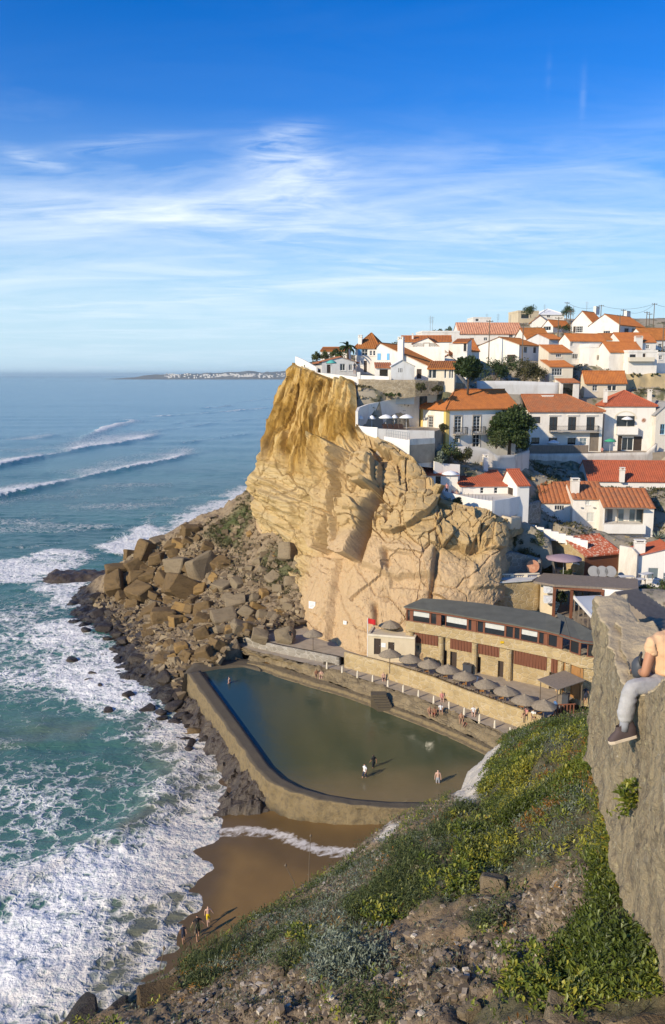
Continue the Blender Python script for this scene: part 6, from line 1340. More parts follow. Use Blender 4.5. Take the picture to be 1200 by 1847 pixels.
q=MB();q.prism([p.xy for p in P], [zc-.05]*4, [zc+.02]*4);m=glassy('canopy_glass', (.50, .58, .62), .15, .5);M['canopy']=m;adopt(q.build('sheet', m), CN)
q=MB();q.prism([P[0].xy, P[1].xy, (P[1].x-.15, P[1].y), (P[0].x-.15, P[0].y)], zc-.25, zc+.1)
adopt(q.build('edge_beam', M['white_clean']), CN);q=MB()
for k in range(6):p=P[0]+(P[1]-P[0])*k/5;adopt(MB().box(p.x-.06, p.x+.06, p.y-.06, p.y+.06, zc-2.6, zc-.26).build('post', M['wood_g']), CN)
q=MB()
for k in range(26):p=P[0]+(P[1]-P[0])*k/25;q.box(p.x-.03, p.x+.03, p.y-.03, p.y+.03, zc-2.6, zc-1.7)
adopt(q.build('railing', M['wood_g']), CN)
q=MB();q.prism([p.xy for p in P], zc-2.9, zc-2.61);adopt(q.build('floor', M['wood_g']), CN)
# boulders of the rock fall
def rock_mat(name, c0, c1, c2, rough=.9, sc=.9):
 m, nt, b=new_mat(name);co=coords(nt, obj=False);oi=N(nt, 'ShaderNodeObjectInfo').outputs['Random']
 c=mixc(nt, noise(nt, co, sc, 6, .68), (*c0, 1), (*c1, 1));c=mixc(nt, ramp(nt, noise(nt, coords(nt, (.6, .6, 2.2)), 1.3, 6, .72), [(.5, (0, 0, 0, 1)), (.66, (.8, )*3)]), c, (*c2, 1))
 c=mixc(nt, math_n(nt, 'MULTIPLY', oi, .5), c, tuple(x*.55 for x in c0));L(nt, c, b.inputs['Base Color'])
 b.inputs['Roughness'].default_value=rough;b.inputs['Specular IOR Level'].default_value=.2;bump(nt, b, noise(nt, co, 3.5, 7, .74), .9, .14);return m
M['rk_brown']=rock_mat('brown_boulder_rock', (.215, .14, .062), (.14, .092, .042), (.07, .049, .025))
M['rk_ochre']=rock_mat('ochre_boulder_rock', (.36, .225, .08), (.27, .165, .06), (.16, .10, .045))
M['rk_grey']=rock_mat('grey_tan_boulder_rock', (.29, .225, .135), (.21, .16, .10), (.14, .105, .065))
M['rk_wet']=rock_mat('wet_black_boulder_rock', (.075, .058, .042), (.04, .032, .025), (.022, .018, .015), .45)
def hull_mesh(seed, dims, blocky=.75, bev=.11, cuts=1):
 rs=np.random.RandomState(seed);bm=bmesh.new();n=9 if blocky>.6 else 16
 if blocky>.6:
  for sx in(-1, 1):
   for sy in(-1, 1):
    for sz in(-1, 1):bm.verts.new(((sx*(1-.32*rs.rand()))*dims[0], (sy*(1-.32*rs.rand()))*dims[1], (sz*(1-.32*rs.rand()))*dims[2]))
  for i in range(4):d=rs.normal(size=3);d/=np.abs(d).max();bm.verts.new(tuple(d*np.array(dims)*(.85+.2*rs.rand())))
 else:
  for i in range(n):d=rs.normal(size=3);d/=np.linalg.norm(d);bm.verts.new(tuple(d*np.array(dims)*(.8+.3*rs.rand())))
 r=bmesh.ops.convex_hull(bm, input=bm.verts[:]);bmesh.ops.delete(bm, geom=[g for g in set(r['geom_interior']+r['geom_unused'])if isinstance(g, bmesh.types.BMVert)], context='VERTS')
 bmesh.ops.bevel(bm, geom=bm.edges[:], offset=bev*min(dims), segments=1, affect='EDGES')
 bmesh.ops.triangulate(bm, faces=bm.faces[:])
 if cuts:bmesh.ops.subdivide_edges(bm, edges=bm.edges[:], cuts=cuts)
 for v in bm.verts:
  k=.045*max(dims);c=v.co*(2.2/max(dims));d=Vector((vnoise(c.x+seed, c.y, c.z, 5), vnoise(c.x, c.y+seed, c.z, 6), vnoise(c.x, c.y, c.z+seed, 7)));v.co+=d*k
 me=bpy.data.meshes.new('boulder');bm.to_mesh(me);bm.free();return me
RM={}
for k in('rk_brown', 'rk_ochre', 'rk_grey', 'rk_wet'):
 RM[k]=[]
 for s in range(12):
  me=hull_mesh(s*7+len(k), (1, .62+.3*((s*37)%10)/10, .5+.35*((s*53)%10)/10), .8 if(k!='rk_wet' and s<9)else.4);me.materials.append(M[k]);RM[k].append(me)
def land_z(x, y):return max(float(talus_z(np.array([x]), np.array([y]))[0]), -1)
def drop(u, v):
 """first point of the talus met along a photo ray"""
 d=ray(u, v);t=80.0
 while t<175:
  p=Vector((0, 0, H))+d*t
  if p.z<land_z(p.x, p.y):return p
  t+=.35
 return Vector((0, 0, H))+d*((0-H)/d.z)
RSX=np.random.RandomState(77)
SHADE={'rk_brown':'brown', 'rk_ochre':'ochre', 'rk_grey':'grey tan', 'rk_wet':'wet black'}
ROCKN={}
def rock(p, size, mk, where, var=None, tilt=.5, flat=1.0, grp='boulders fallen from the cliff', lab=None, rot=None):
 me=RM[mk][RSX.randint(12)if var is None else var];o=bpy.data.objects.new('boulder', me);COL.objects.link(o);o.location=p
 o.rotation_euler=rot or(RSX.uniform(-tilt, tilt), RSX.uniform(-tilt, tilt), RSX.uniform(0, 6.28));o.scale=(size, size*RSX.uniform(.85, 1.15), size*flat)
 sz='huge' if size>2.6 else('big' if size>1.5 else('middling' if size>.85 else 'small'))
 tag(o, lab or '%s %s boulder %s'%(sz, SHADE[mk], where), 'boulder', grp);return o
B_=lambda x, y:(160+x*.4, 860+y*.4)
BIG=[(270, 320, 110, 'rk_brown', 2), (310, 360, 80, 'rk_brown', 4), (215, 385, 90, 'rk_brown', 1), (125, 420, 105, 'rk_brown', 3), (120, 475, 120, 'rk_brown', 5), (235, 510, 150, 'rk_brown', 0), (215, 450, 90, 'rk_brown', 7), (340, 455, 90, 'rk_brown', 6), (420, 485, 160, 'rk_brown', 8), (515, 395, 140, 'rk_grey', 3), (410, 390, 110, 'rk_grey', 1), (590, 385, 80, 'rk_brown', 2), (500, 505, 60, 'rk_ochre', 4), (425, 590, 75, 'rk_ochre', 1), (400, 645, 70, 'rk_ochre', 6), (340, 620, 130, 'rk_brown', 2), (520, 585, 90, 'rk_brown', 5), (612, 625, 110, 'rk_grey', 7), (570, 450, 60, 'rk_ochre', 2), (600, 490, 80, 'rk_grey', 5), (510, 695, 110, 'rk_brown', 0), (450, 790, 85, 'rk_brown', 11), (525, 795, 90, 'rk_brown', 3), (560, 720, 70, 'rk_brown', 9), (365, 750, 90, 'rk_brown', 10), (690, 670, 100, 'rk_grey', 4), (720, 605, 80, 'rk_grey', 2), (770, 710, 80, 'rk_grey', 8), (625, 545, 70, 'rk_grey', 0), (910, 330, 110, 'rk_grey', 6), (880, 690, 160, 'rk_grey', 11), (665, 560, 90, 'rk_grey', 1), (780, 645, 40, 'rk_ochre', 0), (830, 630, 60, 'rk_grey', 5), (745, 545, 60, 'rk_grey', 3), (830, 450, 60, 'rk_grey', 7), (905, 470, 70, 'rk_grey', 2), (670, 470, 80, 'rk_grey', 0), (280, 600, 80, 'rk_brown', 4), (160, 540, 70, 'rk_brown', 8), (200, 570, 60, 'rk_brown', 1), (470, 560, 70, 'rk_brown', 3), (300, 530, 60, 'rk_brown', 7), (570, 815, 55, 'rk_brown', 10), (380, 300, 70, 'rk_brown', 5), (450, 290, 60, 'rk_brown', 0), (190, 345, 60, 'rk_brown', 6), (360, 555, 70, 'rk_brown', 9)]
WH=['near the top of the pile above the breaking wave', 'on the seaward corner of the rock pile', 'in the middle of the rock pile', 'low in the pile next to the sea pool', 'on the slope close under the cliff face']
def where(u, v):
 if u>440:return WH[4]if v<1110 else 'beside the terrace at the foot of the cliff'
 if v>1130:return WH[3]
 if u<280:return WH[1]if v>1005 else WH[0]
 return WH[2]
for x, y, w_, mk, vr in BIG:
 u, v=B_(x, y);p=drop(u, v+w_*.10);t=(p-Vector((0, 0, H))).length;s=w_*.4/1500*t*.54
 rock(p+Vector((0, 0, s*.25)), s, mk, where(u, v), vr, .55, RSX.uniform(.85, 1.2))
tal_px=[(195, 1060), (240, 1000), (300, 975), (380, 935), (450, 900), (480, 960), (545, 1010), (530, 1110), (470, 1130), (420, 1150), (400, 1185), (350, 1195), (290, 1200), (240, 1140)]
k=0
while k<150:
 u, v=RSX.uniform(190, 550), RSX.uniform(890, 1205)
 if not inside(np.array(u), np.array(v), tal_px):continue
 if inside(np.array(u), np.array(v), [(370, 950), (450, 895), (480, 940), (440, 1000), (390, 985)])and RSX.rand()<.75:continue
 if u>440 and v<1085 and RSX.rand()<.6:continue
 p=drop(u, v);s=RSX.choice([.45, .65, .9, 1.2, 1.6], p=[.22, .28, .26, .16, .08]);mk=RSX.choice(['rk_brown', 'rk_grey', 'rk_ochre'], p=[.75, .17, .08]if u<420 else[.2, .72, .08])
 if s>1 and u>440 and v<1060:s=.7
 rock(p+Vector((0, 0, s*.15)), s, mk, where(u, v));k+=1
SEA=[(155, 1137, 26), (195, 1152, 30), (130, 1190, 34), (175, 1115, 46), (190, 1135, 40), (165, 1213, 26), (207, 1172, 22), (212, 1205, 22), (230, 1253, 40), (265, 1280, 42), (195, 1281, 32), (292, 1295, 30), (290, 1285, 36), (240, 1180, 40), (250, 1200, 50), (225, 1160, 36), (205, 1120, 44), (180, 1090, 44), (280, 1215, 44), (300, 1235, 60), (320, 1255, 46), (310, 1275, 50), (352, 1318, 46), (340, 1350, 24), (265, 1165, 50), (260, 1140, 44), (238, 1128, 40), (340, 1300, 40), (180, 1236, 22), (160, 1225, 18), (213, 1188, 18), (236, 1222, 24), (330, 1290, 44), (365, 1335, 30), (120, 1037, 20), (148, 1100, 22), (270, 1310, 16), (318, 1330, 20), (185, 1180, 16), (222, 1232, 16), (300, 1262, 30), (250, 1165, 34), (275, 1185, 44), (290, 1200, 44), (310, 1215, 46)]
for u, v, w_ in SEA:
 q=W(u, v, z=.1);q.z=max(.0, min(1.4, land_z(q.x, q.y)*.8));t=(q-Vector((0, 0, H))).length;s=w_/1500*t*.5
 rock(q, s, 'rk_brown' if(u, v)in((352, 1318), )else 'rk_wet', 'awash in the foam off the rock pile' if u<235 else 'at the edge of the surf beside the pool wall', None, .3, RSX.uniform(.55, .85), 'dark rocks washed by the surf')
for i in range(45):
 f=RSX.rand();u=np.interp(f, [0, .3, .6, 1], [185, 235, 285, 350])+RSX.normal()*14;v=np.interp(f, [0, .3, .6, 1], [1085, 1160, 1225, 1325])+RSX.normal()*14
 q=W(u, v, z=.1);q.z=max(-.1, min(1.2, land_z(q.x, q.y)*.8));rock(q, RSX.uniform(.35, 1.1), 'rk_wet', 'in the dark tideline below the rock pile', None, .4, RSX.uniform(.6, .9), 'dark rocks washed by the surf')
rs=np.random.RandomState(9);n=6500;V=[];Q=[]
cube=np.array([[x, y, z]for x in(-1, 1)for y in(-1, 1)for z in(-1, 1)], float);cf=np.array([[0, 1, 3, 2], [4, 6, 7, 5], [0, 4, 5, 1], [2, 3, 7, 6], [0, 2, 6, 4], [1, 5, 7, 3]])
px=rs.uniform(-44, -2, n*3);py=rs.uniform(90, 150, n*3);pz=talus_z(px, py);uu, vv=proj(np.stack([px, py, pz], -1));ok=~(inside(uu, vv, [(330, 985), (450, 880), (490, 960), (560, 1005), (545, 1060), (430, 1020), (380, 1000)])&(rs.rand(n*3)<.72))&inside(uu, vv, [(170, 1090), (240, 1000), (300, 975), (380, 935), (450, 900), (480, 960), (548, 1010), (545, 1125), (470, 1140), (420, 1150), (400, 1190), (350, 1215), (330, 1260), (240, 1160)]);px, py, pz=px[ok][:n], py[ok][:n], pz[ok][:n];n=len(px)
s=(.13+.5*rs.rand(n)**3)[:, None, None];c8=cube[None]*(1-.45*rs.rand(n, 8, 1))*(np.array([1, .8, .6])*(.7+.6*rs.rand(n, 1, 3)))*s
a=rs.rand(n)*6.28;ca, sa=np.cos(a)[:, None], np.sin(a)[:, None];x, y, z=c8[..., 0], c8[..., 1], c8[..., 2];tl=rs.uniform(-.7, .7, n)[:, None];y, z=y*np.cos(tl)-z*np.sin(tl), y*np.sin(tl)+z*np.cos(tl)
V=np.stack([x*ca-y*sa+px[:, None], x*sa+y*ca+py[:, None], z+pz[:, None]+fbm(px*.25, py*.25, 0, 4, 90)[:, None]*.7], -1).reshape(-1, 3)
tone=np.repeat(rs.rand(n), 8);m, nt, b=new_mat('rubble_rock');at=N(nt, 'ShaderNodeAttribute', attribute_name='tone').outputs['Fac'];c=ramp(nt, at, [(0, (.10, .07, .036)), (.5, (.19, .135, .072)), (1, (.34, .265, .155))]);c=mixc(nt, math_n(nt, 'MULTIPLY', noise(nt, coords(nt), 3, 4), .5), c, (.14, .1, .06, 1));L(nt, c, b.inputs['Base Color']);b.inputs['Roughness'].default_value=.95
tag(np_mesh('rubble', V, (cf[None]+np.arange(n)[:, None, None]*8).reshape(-1, 4), m, smooth=False, attrs={'tone':tone}), 'loose rubble between the fallen boulders', 'rubble', kind='stuff')
xs=np.linspace(-64, -30, 120);yy=np.linspace(128, 152, 100);X, Y=np.meshgrid(xs, yy);P=WP([(62, 1046), (90, 1028), (115, 1008), (160, 1003), (205, 1008), (240, 1015), (215, 1045), (190, 1052), (150, 1046), (110, 1046)], .4)
dd=sdist(X, Y, P)+fbm(X*.3, Y*.3, 0, 4, 170)*1.6;Zr=-.5+1.5*sstep(-.8, 2.0, dd)+fbm(X*.8, Y*.8, 0, 4, 171)*.45*sstep(-1, 1, dd)
q=grid_quads(*X.shape);kv=(dd>-1.3).ravel();q=q[kv[q].all(1)]
tag(np_mesh('reef', np.stack([X, Y, Zr], -1).reshape(-1, 3), q, M['wet_rock']), 'low dark reef running out to sea beyond the rock pile', 'reef', kind='structure')
xs=np.linspace(-46, -2, 110);yy=np.linspace(138, 200, 110);X, Y=np.meshgrid(xs, yy);P=WP([(290, 985), (330, 955), (375, 932), (400, 915), (438, 880), (470, 868), (480, 900), (430, 940), (330, 985)], .6)
dd=sdist(X, Y, P)+fbm(X*.3, Y*.3, 0, 4, 174)*1.6;Zr=-.5+1.7*sstep(-.8, 3.0, dd)+fbm(X*.6, Y*.6, 0, 4, 175)*.5*sstep(-1, 1, dd);q=grid_quads(*X.shape);kv=(dd>-1.3).ravel();q=q[kv[q].all(1)]
tag(np_mesh('shore_rock', np.stack([X, Y, Zr], -1).reshape(-1, 3), q, M['pool_top']), 'low shelf of brown rock on the far shore behind the talus', 'rock', kind='structure')
# far coast
m, nt, b=new_mat('far_coast_ground');co=coords(nt, (.001, .001, .001));L(nt, mixc(nt, noise(nt, co, 4, 5), (.13, .12, .08, 1), (.20, .17, .12, 1)), b.inputs['Base Color']);b.inputs['Roughness'].default_value=1
A=np.linspace(-.27, .02, 200);Rr=np.linspace(7600, 9600, 14);AA, RR=np.meshgrid(A, Rr);f=(RR-7600)/2000
ht=sstep(-.262, -.20, AA)*(46+40*fbm(AA*40, f*2, 0, 4, 180))+sstep(-.2, -.05, AA)*20
Z=np.where(f<.02, -5, ht*(.35+.65*sstep(0, .8, f)))
tag(np_mesh('far_coast', np.stack([AA*RR, RR, Z], -1).reshape(-1, 3), grid_quads(*AA.shape), m), 'low hazy coast on the horizon', 'coast', kind='structure')
rs=np.random.RandomState(3);t=MB()
for i in range(230):
 aa=rs.choice([rs.uniform(-.20, -.055), rs.normal(-.10, .02), rs.uniform(-.2, -.05)]);r=rs.uniform(7700, 8800);z=12+48*(r-7600)/2000*1.4;w_=rs.uniform(4, 10)
 t.box(aa*r-w_, aa*r+w_, r, r+12, z-8, z+rs.uniform(3, 10))
tag(t.build('far_town', M['white']), 'white houses of a far town along the coast on the horizon', 'town', kind='stuff')
rs=np.random.RandomState(51);px=rs.uniform(-44, -2, 30000);py=rs.uniform(95, 160, 30000);pz=talus_z(px, py)+fbm(px*.25, py*.25, 0, 4, 90)*.7;uu, vv=proj(np.stack([px, py, pz], -1))
ok=(inside(uu, vv, [(385, 950), (450, 895), (465, 915), (435, 990), (400, 990), (365, 970)])|inside(uu, vv, [(465, 1000), (535, 985), (548, 1045), (520, 1075), (485, 1060)])|(inside(uu, vv, [(330, 985), (450, 880), (560, 1005), (545, 1080), (430, 1040)])&(rs.rand(30000)<.25)))&(fbm(px*.4, py*.4, 0, 4, 95)>-.15)
P=np.stack([px, py, pz], -1)[ok][:2600];n=len(P);k=12;ci=np.repeat(np.arange(n), k);a=rs.rand(n*k)*6.283;el=rs.uniform(.2, 1.4, n*k);d=np.stack([np.cos(a)*np.cos(el), np.sin(a)*np.cos(el), np.sin(el)], -1);sd0=np.stack([-np.sin(a), np.cos(a), 0*a], -1)
sz=(.15+.25*rs.rand(n)**2)[ci][:, None];bs=P[ci]+rs.normal(size=(n*k, 3))*np.array([.2, .2, .05])
V=np.stack([bs, bs+d*sz*.6+sd0*sz*.2, bs+d*sz, bs+d*sz*.6-sd0*sz*.2], 1).reshape(-1, 3)
tag(np_mesh('talus_scrub', V, np.arange(len(V)).reshape(-1, 4), M['leaf_olive'], None, False, {'tone':np.repeat((rs.rand(n)[ci]*.6+rs.rand(n*k)*.4), 4)}), 'low olive scrub on the earthy slope under the cliff', 'scrub', kind='stuff')
# trees and shrubs
tree('round_tree', W(844, 704, t=124), 5.6, 2.15, 2.35, M['leaf_dark'], 'round dark green tree with a bare stem beside the road on the headland', 'trees of the village', 3, 36, 260, .34, .16, 0)
tree('broad_tree', W(918, 826, t=124), 8.2, 3.5, 4.0, M['leaf_dark'], 'big broad dark tree between the yellow-banded house and the broad two-storey house', 'trees of the village', 4, 60, 300, .40, .3, .2)
bush('shrub', W(895, 806, t=121.5), 1.9, 1.5, 1.5, M['leaf_mid'], 'bright green bush at the foot of the big broad tree', group='bushes of the village', seed=5)
bush('shrub', W(938, 800, t=122), 2.2, 1.5, 1.5, M['leaf_mid'], 'spreading green bush on the right of the big broad tree', group='bushes of the village', seed=6)
bush('shrub', W(812, 832, t=113.5), 1.5, 1.3, 2.1, M['leaf_mid'], 'tall loose shrub at the corner below the pool terrace', group='bushes of the village', seed=7, per=80)
bush('shrub', W(838, 834, t=114.5), 1.6, 1.3, 1.3, M['leaf_olive'], 'low olive shrub behind the short white wall', group='bushes of the village', seed=8)
bush('shrub', W(796, 836, t=112.6), 1.0, 1.0, 1.2, M['leaf_grey'], 'small greyish shrub beside the stepped white wall', group='bushes of the village', seed=9, n=9)
for i, (u, v, t, rx, rz, mt, lb)in enumerate([(892, 686, 149.5, 2.6, 2.8, 'leaf_dark', 'rounded dark bush left of the group under the blank gable'), (915, 685, 150, 2.8, 3.1, 'leaf_dark', 'tallest dark bush of the group under the blank gable'), (945, 688, 150.5, 2.6, 2.6, 'leaf_olive', 'brownish scrub bush in the middle of the group above the grey wall'), (970, 688, 151, 2.2, 2.2, 'leaf_olive', 'olive scrub bush beside the narrow cream house'), (926, 872, 131, 2.4, 2.3, 'leaf_mid', 'green bush hanging at the left of the stained retaining wall'), (955, 876, 132, 2.8, 2.6, 'leaf_dark', 'dark bush in front of the stained retaining wall'), (978, 880, 132.5, 2.0, 2.4, 'leaf_olive', 'dry olive bush against the foot of the stained retaining wall'), (985, 952, 118.5, 2.0, .8, 'leaf_mid', 'low green plants in front of the left loggia house'), (1010, 958, 117.5, 1.9, .8, 'leaf_olive', 'low olive plants in the middle of the loggia garden'), (1040, 968, 116, 1.9, 1.1, 'leaf_mid', 'leafy green shrub at the end of the white stepped wall'), (1068, 972, 115.5, 2.0, 1.0, 'leaf_mid', 'rounded green shrub below the balcony room'), (930, 985, 108.5, 1.9, 1.2, 'leaf_olive', 'scrub on the cliff corner below the tan block wall'), (975, 985, 108, 2.2, 1.3, 'leaf_mid', 'green scrub under the white stepped wall'), (950, 1010, 106, 1.5, 1.1, 'leaf_olive', 'scrub hanging over the dark stained rubble wall'), (825, 912, 104.8, .75, .75, 'leaf_olive', 'lone dry tuft on the cliff edge below the terrace wall'), (632, 797, 116, 1.1, .6, 'leaf_olive', 'dark tuft growing out of the cliff face under the pool terrace'), (588, 648, 141, 1.3, 1.1, 'leaf_mid', 'rounded garden bush near the tip of the headland'), (572, 650, 141, 1.2, 1.0, 'leaf_mid', 'leftmost green bush behind the white cliff edge parapet'), (576+30, 645, 140, 1.1, .9, 'leaf_mid', 'small garden bush between the palm and the cottage'), (660, 722, 121.7, 2.6, .5, 'leaf_olive', 'long low scrub strip at the foot of the headland stone wall'), (705, 716, 121, 1.8, .5, 'leaf_mid', 'green weeds along the foot of the headland stone wall'), (760, 705, 120, 1.2, .9, 'leaf_olive', 'dry bush by the road below the glazed porch'), (790, 708, 120.5, 1.4, .7, 'leaf_olive', 'low bush by the road below the round tree'), (1145, 680, 156, 1.8, .6, 'leaf_olive', 'scrub on the ochre bank below the long white wall'), (1185, 682, 156, 2.0, .6, 'leaf_mid', 'green scrub at the right end of the ochre bank'), (958, 572, 234, 3.2, 2.4, 'leaf_dark', 'dark bush beside the yellowish building on the skyline'), (1026, 572, 236, 2.8, 2.4, 'leaf_dark', 'round dark bush between skyline houses'), (1016, 598, 208, 2.4, 1.4, 'leaf_dark', 'dark hedge in front of the barred white window'), (800, 607, 215, 6, 1.6, 'leaf_dark', 'dark scrub showing over the roofs behind the headland'), (1160, 1075, 100, 1.5, 1.1, 'leaf_mid', 'green scrub above the wooden fence at the right edge'), (1195, 1075, 99, 1.6, 1.3, 'leaf_mid', 'bushy green plant right of the fence top'), (1012, 1090, 98.5, .8, 1.3, 'leaf_mid', 'potted green plant under the timber pergola'), (1022, 1038, 104, .9, .6, 'leaf_mid', 'row of pot plants beside the mauve parasol'), (800, 778, 115.4, .8, .8, 'leaf_olive', 'terrace pot plant beside the manor house end wall')]):
 bush('shrub' if rz<2.2 else 'bush', W(u, v, t=t), rx, rx*.85, rz, M[mt], lb, 'bush', 'bushes of the village', 10, 90 if rz<2 else 150, .24 if rz<1.5 else.3, 20+i)
def palm(P, h, n, ln, label, name='palm_tree', seed=1, mat='leaf_mid'):
 rs=np.random.RandomState(seed);e=empty(name, P, 0, label, 'palm tree' if h>1 else 'agave')
 if h>.5:MB().tube([(0, 0, -.5), (.05, 0, h*.5), (0, 0, h)], .2, 8, .15).build('trunk', M['bark'], e)
 V=[];
 for i in range(n):
  a=6.283*i/n+rs.rand()*.4;el=rs.uniform(.05, 1.25);prev=None;q=Vector((0, 0, h));L_=ln*rs.uniform(.8, 1.1)
  for k in range(8):
   d=Vector((math.cos(a)*math.cos(el), math.sin(a)*math.cos(el), math.sin(el)));sd=Vector((-math.sin(a), math.cos(a), 0));wv_=(.16 if h>.5 else.13)*L_*math.sin(math.pi*(k+.6)/8.6)*(.6 if h>.5 else.45)
   cur=(q-sd*wv_-Vector((0, 0, wv_*.5)), q, q+sd*wv_-Vector((0, 0, wv_*.5)))
   if prev:V+=[prev[0], prev[1], cur[1], cur[0], prev[1], prev[2], cur[2], cur[1]]
   prev=cur;q=q+d*L_/8;el-=(.26 if h>.5 else.10)
 V=np.array([tuple(p)for p in V]);np_mesh('crown', V, np.arange(len(V)).reshape(-1, 4), M[mat], e, False, {'tone':np.repeat(rs.rand(len(V)//4), 4)})
palm(W(627, 655, t=139), 2.6, 26, 2.3, 'small fan palm beside the blue-shuttered house on the headland', seed=2, mat='leaf_dark')
palm(W(614, 655, t=139.5), 1.4, 20, 1.8, 'shorter palm left of the small fan palm on the headland', seed=3, mat='leaf_dark')
palm(W(1187, 975, t=112), .1, 30, 1.8, 'spiky grey green agave beside the balcony room at the right edge', 'agave', 4, 'leaf_grey')
palm(W(1043, 955, t=117), .4, 18, 1.0, 'small spiky plant among the shrubs of the loggia garden', 'agave', 5, 'leaf_mid')
# parasols
def parasol(name, P, r, h, mat, label, group, straw=False, drop_=.32, n=12, closed=False):
 e=empty(name, P, RSX.rand()*3, label, 'parasol', group)
 MB().tube([(0, 0, -.3), (0, 0, h)], .045 if straw else.03, 6).build('pole', M['pole' if straw else 'plast_w'], e)
 s=MB();wob=[1+(RSX.rand()-.5)*.14 for _ in range(n)]if straw else[1 if i%2 else.95 for i in range(n)]
 if closed:s.lathe([(.02, h+.1), (.09, h-.1), (.13, h*.55), (.03, h*.48)], 8)
 elif straw:s.lathe([(.01, h+.28), (.16, h+.14), (r*.6, h-.12), (r, h-.42), (r*.97, h-.5), (r*.5, h-.2), (.05, h)], n, None, wob)
 else:s.lathe([(.01, h+.12), (r*.5, h-.02), (r, h-drop_), (r*.99, h-drop_-.14), (r*.96, h-drop_), (r*.48, h-.06), (.02, h+.06)], n, None, wob)
 s.build('canopy', M[mat], e, not straw);return e
SG='straw parasols on the bathing terrace'
for(u, v, t_), lb in zip(((565, 1172, 0), (703, 1210, 0), (739, 1220, 0), (773, 1230, 0), (807, 1240, 0), (838, 1253, 0), (875, 1268, 0), (911, 1281, 0), (945, 1298, 0), (980, 1308, 0)), ('straw parasol standing alone on the sandy terrace by the boulders', 'straw parasol beside the yellow kayak', 'straw parasol second from the yellow kayak', 'straw parasol in front of the pair of bins by the dark doors', 'straw parasol third along the wall from the yellow kayak', 'straw parasol above the person in white', 'straw parasol in front of the arched slatted panel', 'straw parasol left of the last two by the wall end', 'straw parasol beside the small stone doorway, second last in the row', 'straw parasol last in the row next to the standing person in blue')):
 p=W(u, v, z=TZ);parasol('straw_parasol', p, 1.22, 2.3, 'straw', lb, SG, True, n=18)
parasol('straw_parasol', hut.e.location+Vector((2.6, 1.6, hut.he-.2)), 1.3, 1.1, 'straw', 'straw parasol top lying on the flat roof of the beach hut', SG, True, n=18)
parasol('parasol', W(598, 676, t=131), .85, 2.2, 'cloth_teal', 'pale teal parasol in front of the low grey cottage', None)
parasol('parasol', W(998, 816, t=141), 1.05, 2.0, 'cloth_w', 'open white parasol on the terrace of the broad two-storey house', None)
parasol('parasol', W(1100, 815, t=142.5), 1.0, 2.2, 'cloth_green', 'green parasol on the terrace beside the arched doorway', None)
parasol('parasol', W(1016, 1036, t=103.5), 2.3, 2.4, 'cloth_mauve', 'wide dusty mauve parasol beside the little red-roofed cottage', None)
parasol('parasol', W(812, 880, t=109.6), 1.15, 2.2, 'cloth_w', 'white parasol over people on the terrace of the lower house', None)
parasol('parasol', W(1131, 766, t=144.5), 1.0, 1.3, 'plast_w', 'pale blue-white parasol open on the round-topped loggia', None)
PG='white parasols on the pool terrace'
for u, v, t, r in((650, 764, 116.8, .5), (671, 763, 117.3, .5), (696, 771, 117.6, 1.05), (712, 765, 119.5, .5), (733, 770, 118, 1.05)):
 p=W(u, v, t=t);parasol('parasol', Vector((p.x, p.y, FZ)), r, 2.0 if r>1 else 1.9, 'cloth_w', {650:'small white parasol at the left end of the pool terrace', 671:'small white parasol second from the left on the pool terrace', 696:'wide white parasol above the dark loungers on the pool terrace', 712:'small white parasol between the two wide ones on the pool terrace', 733:'wide white parasol nearest the manor house on the pool terrace'}[u], PG)
def lounger(P, rz, label, mat='frame_d'):
 e=empty('sun_lounger', P, rz, label, 'sun lounger', 'dark loungers on the pool terrace');MB().box(-.33, .33, -.7, .6, .28, .36).build('seat', M[mat], e)
 MB().add([(-.33, .6, .32), (.33, .6, .32), (.33, 1.05, .95), (-.33, 1.05, .95), (-.33, .66, .28), (.33, .66, .28), (.33, 1.11, .9), (-.33, 1.11, .9)], [(0, 1, 2, 3), (7, 6, 5, 4), (0, 4, 5, 1), (3, 2, 6, 7), (0, 3, 7, 4), (1, 5, 6, 2)]).build('backrest', M[mat], e)
 for x in(-.28, .28):
  for y in(-.6, .5):MB().box(x-.025, x+.025, y-.025, y+.025, 0, .28).build('leg', M['metal_g'], e)
for u, lb in((699, 'dark lounger at the left of the row of four on the pool terrace'), (709, 'second dark lounger from the left in the row on the pool terrace'), (719, 'third dark lounger from the left in the row on the pool terrace'), (728, 'dark lounger at the plant end of the row on the pool terrace')):
 p=W(u, 775, t=115.5);lounger(Vector((p.x, p.y, FZ-.1)), .35, lb)
# poles and wires
PT=[]
def pole(u, vt, vb, t, label, arms=1, r=.13, ant=False):
 P=W(u, vb, t=t);h=(W(u, vt, t=t)-P).z;e=empty('utility_pole' if not ant else 'antenna', P, RSX.rand()*.6, label, 'utility pole' if not ant else 'antenna', 'poles and masts of the village')
 MB().tube([(0, 0, -2), (0, 0, h)], r, 6, r*.7).build('mast', M['pole' if not ant else 'metal_g'], e)
 s=MB()
 if ant:
  for k in range(5):s.box(-.5+.05*k, .5-.05*k, -.02, .02, h-.3-.3*k, h-.27-.3*k)
 else:
  for k in range(arms):s.box(-.8, .8, -.06, .06, h-.35-.5*k, h-.22-.5*k)
  for x in(-.7, 0, .7):s.lathe([(.05, h-.22), (.06, h-.08), (0, h-.02)], 6, Matrix.Translation((x, 0, 0)))
 s.build('crossarm' if not ant else 'rods', M['pole' if not ant else 'metal_g'], e);PT.append(P+Vector((0, 0, h-.2)))
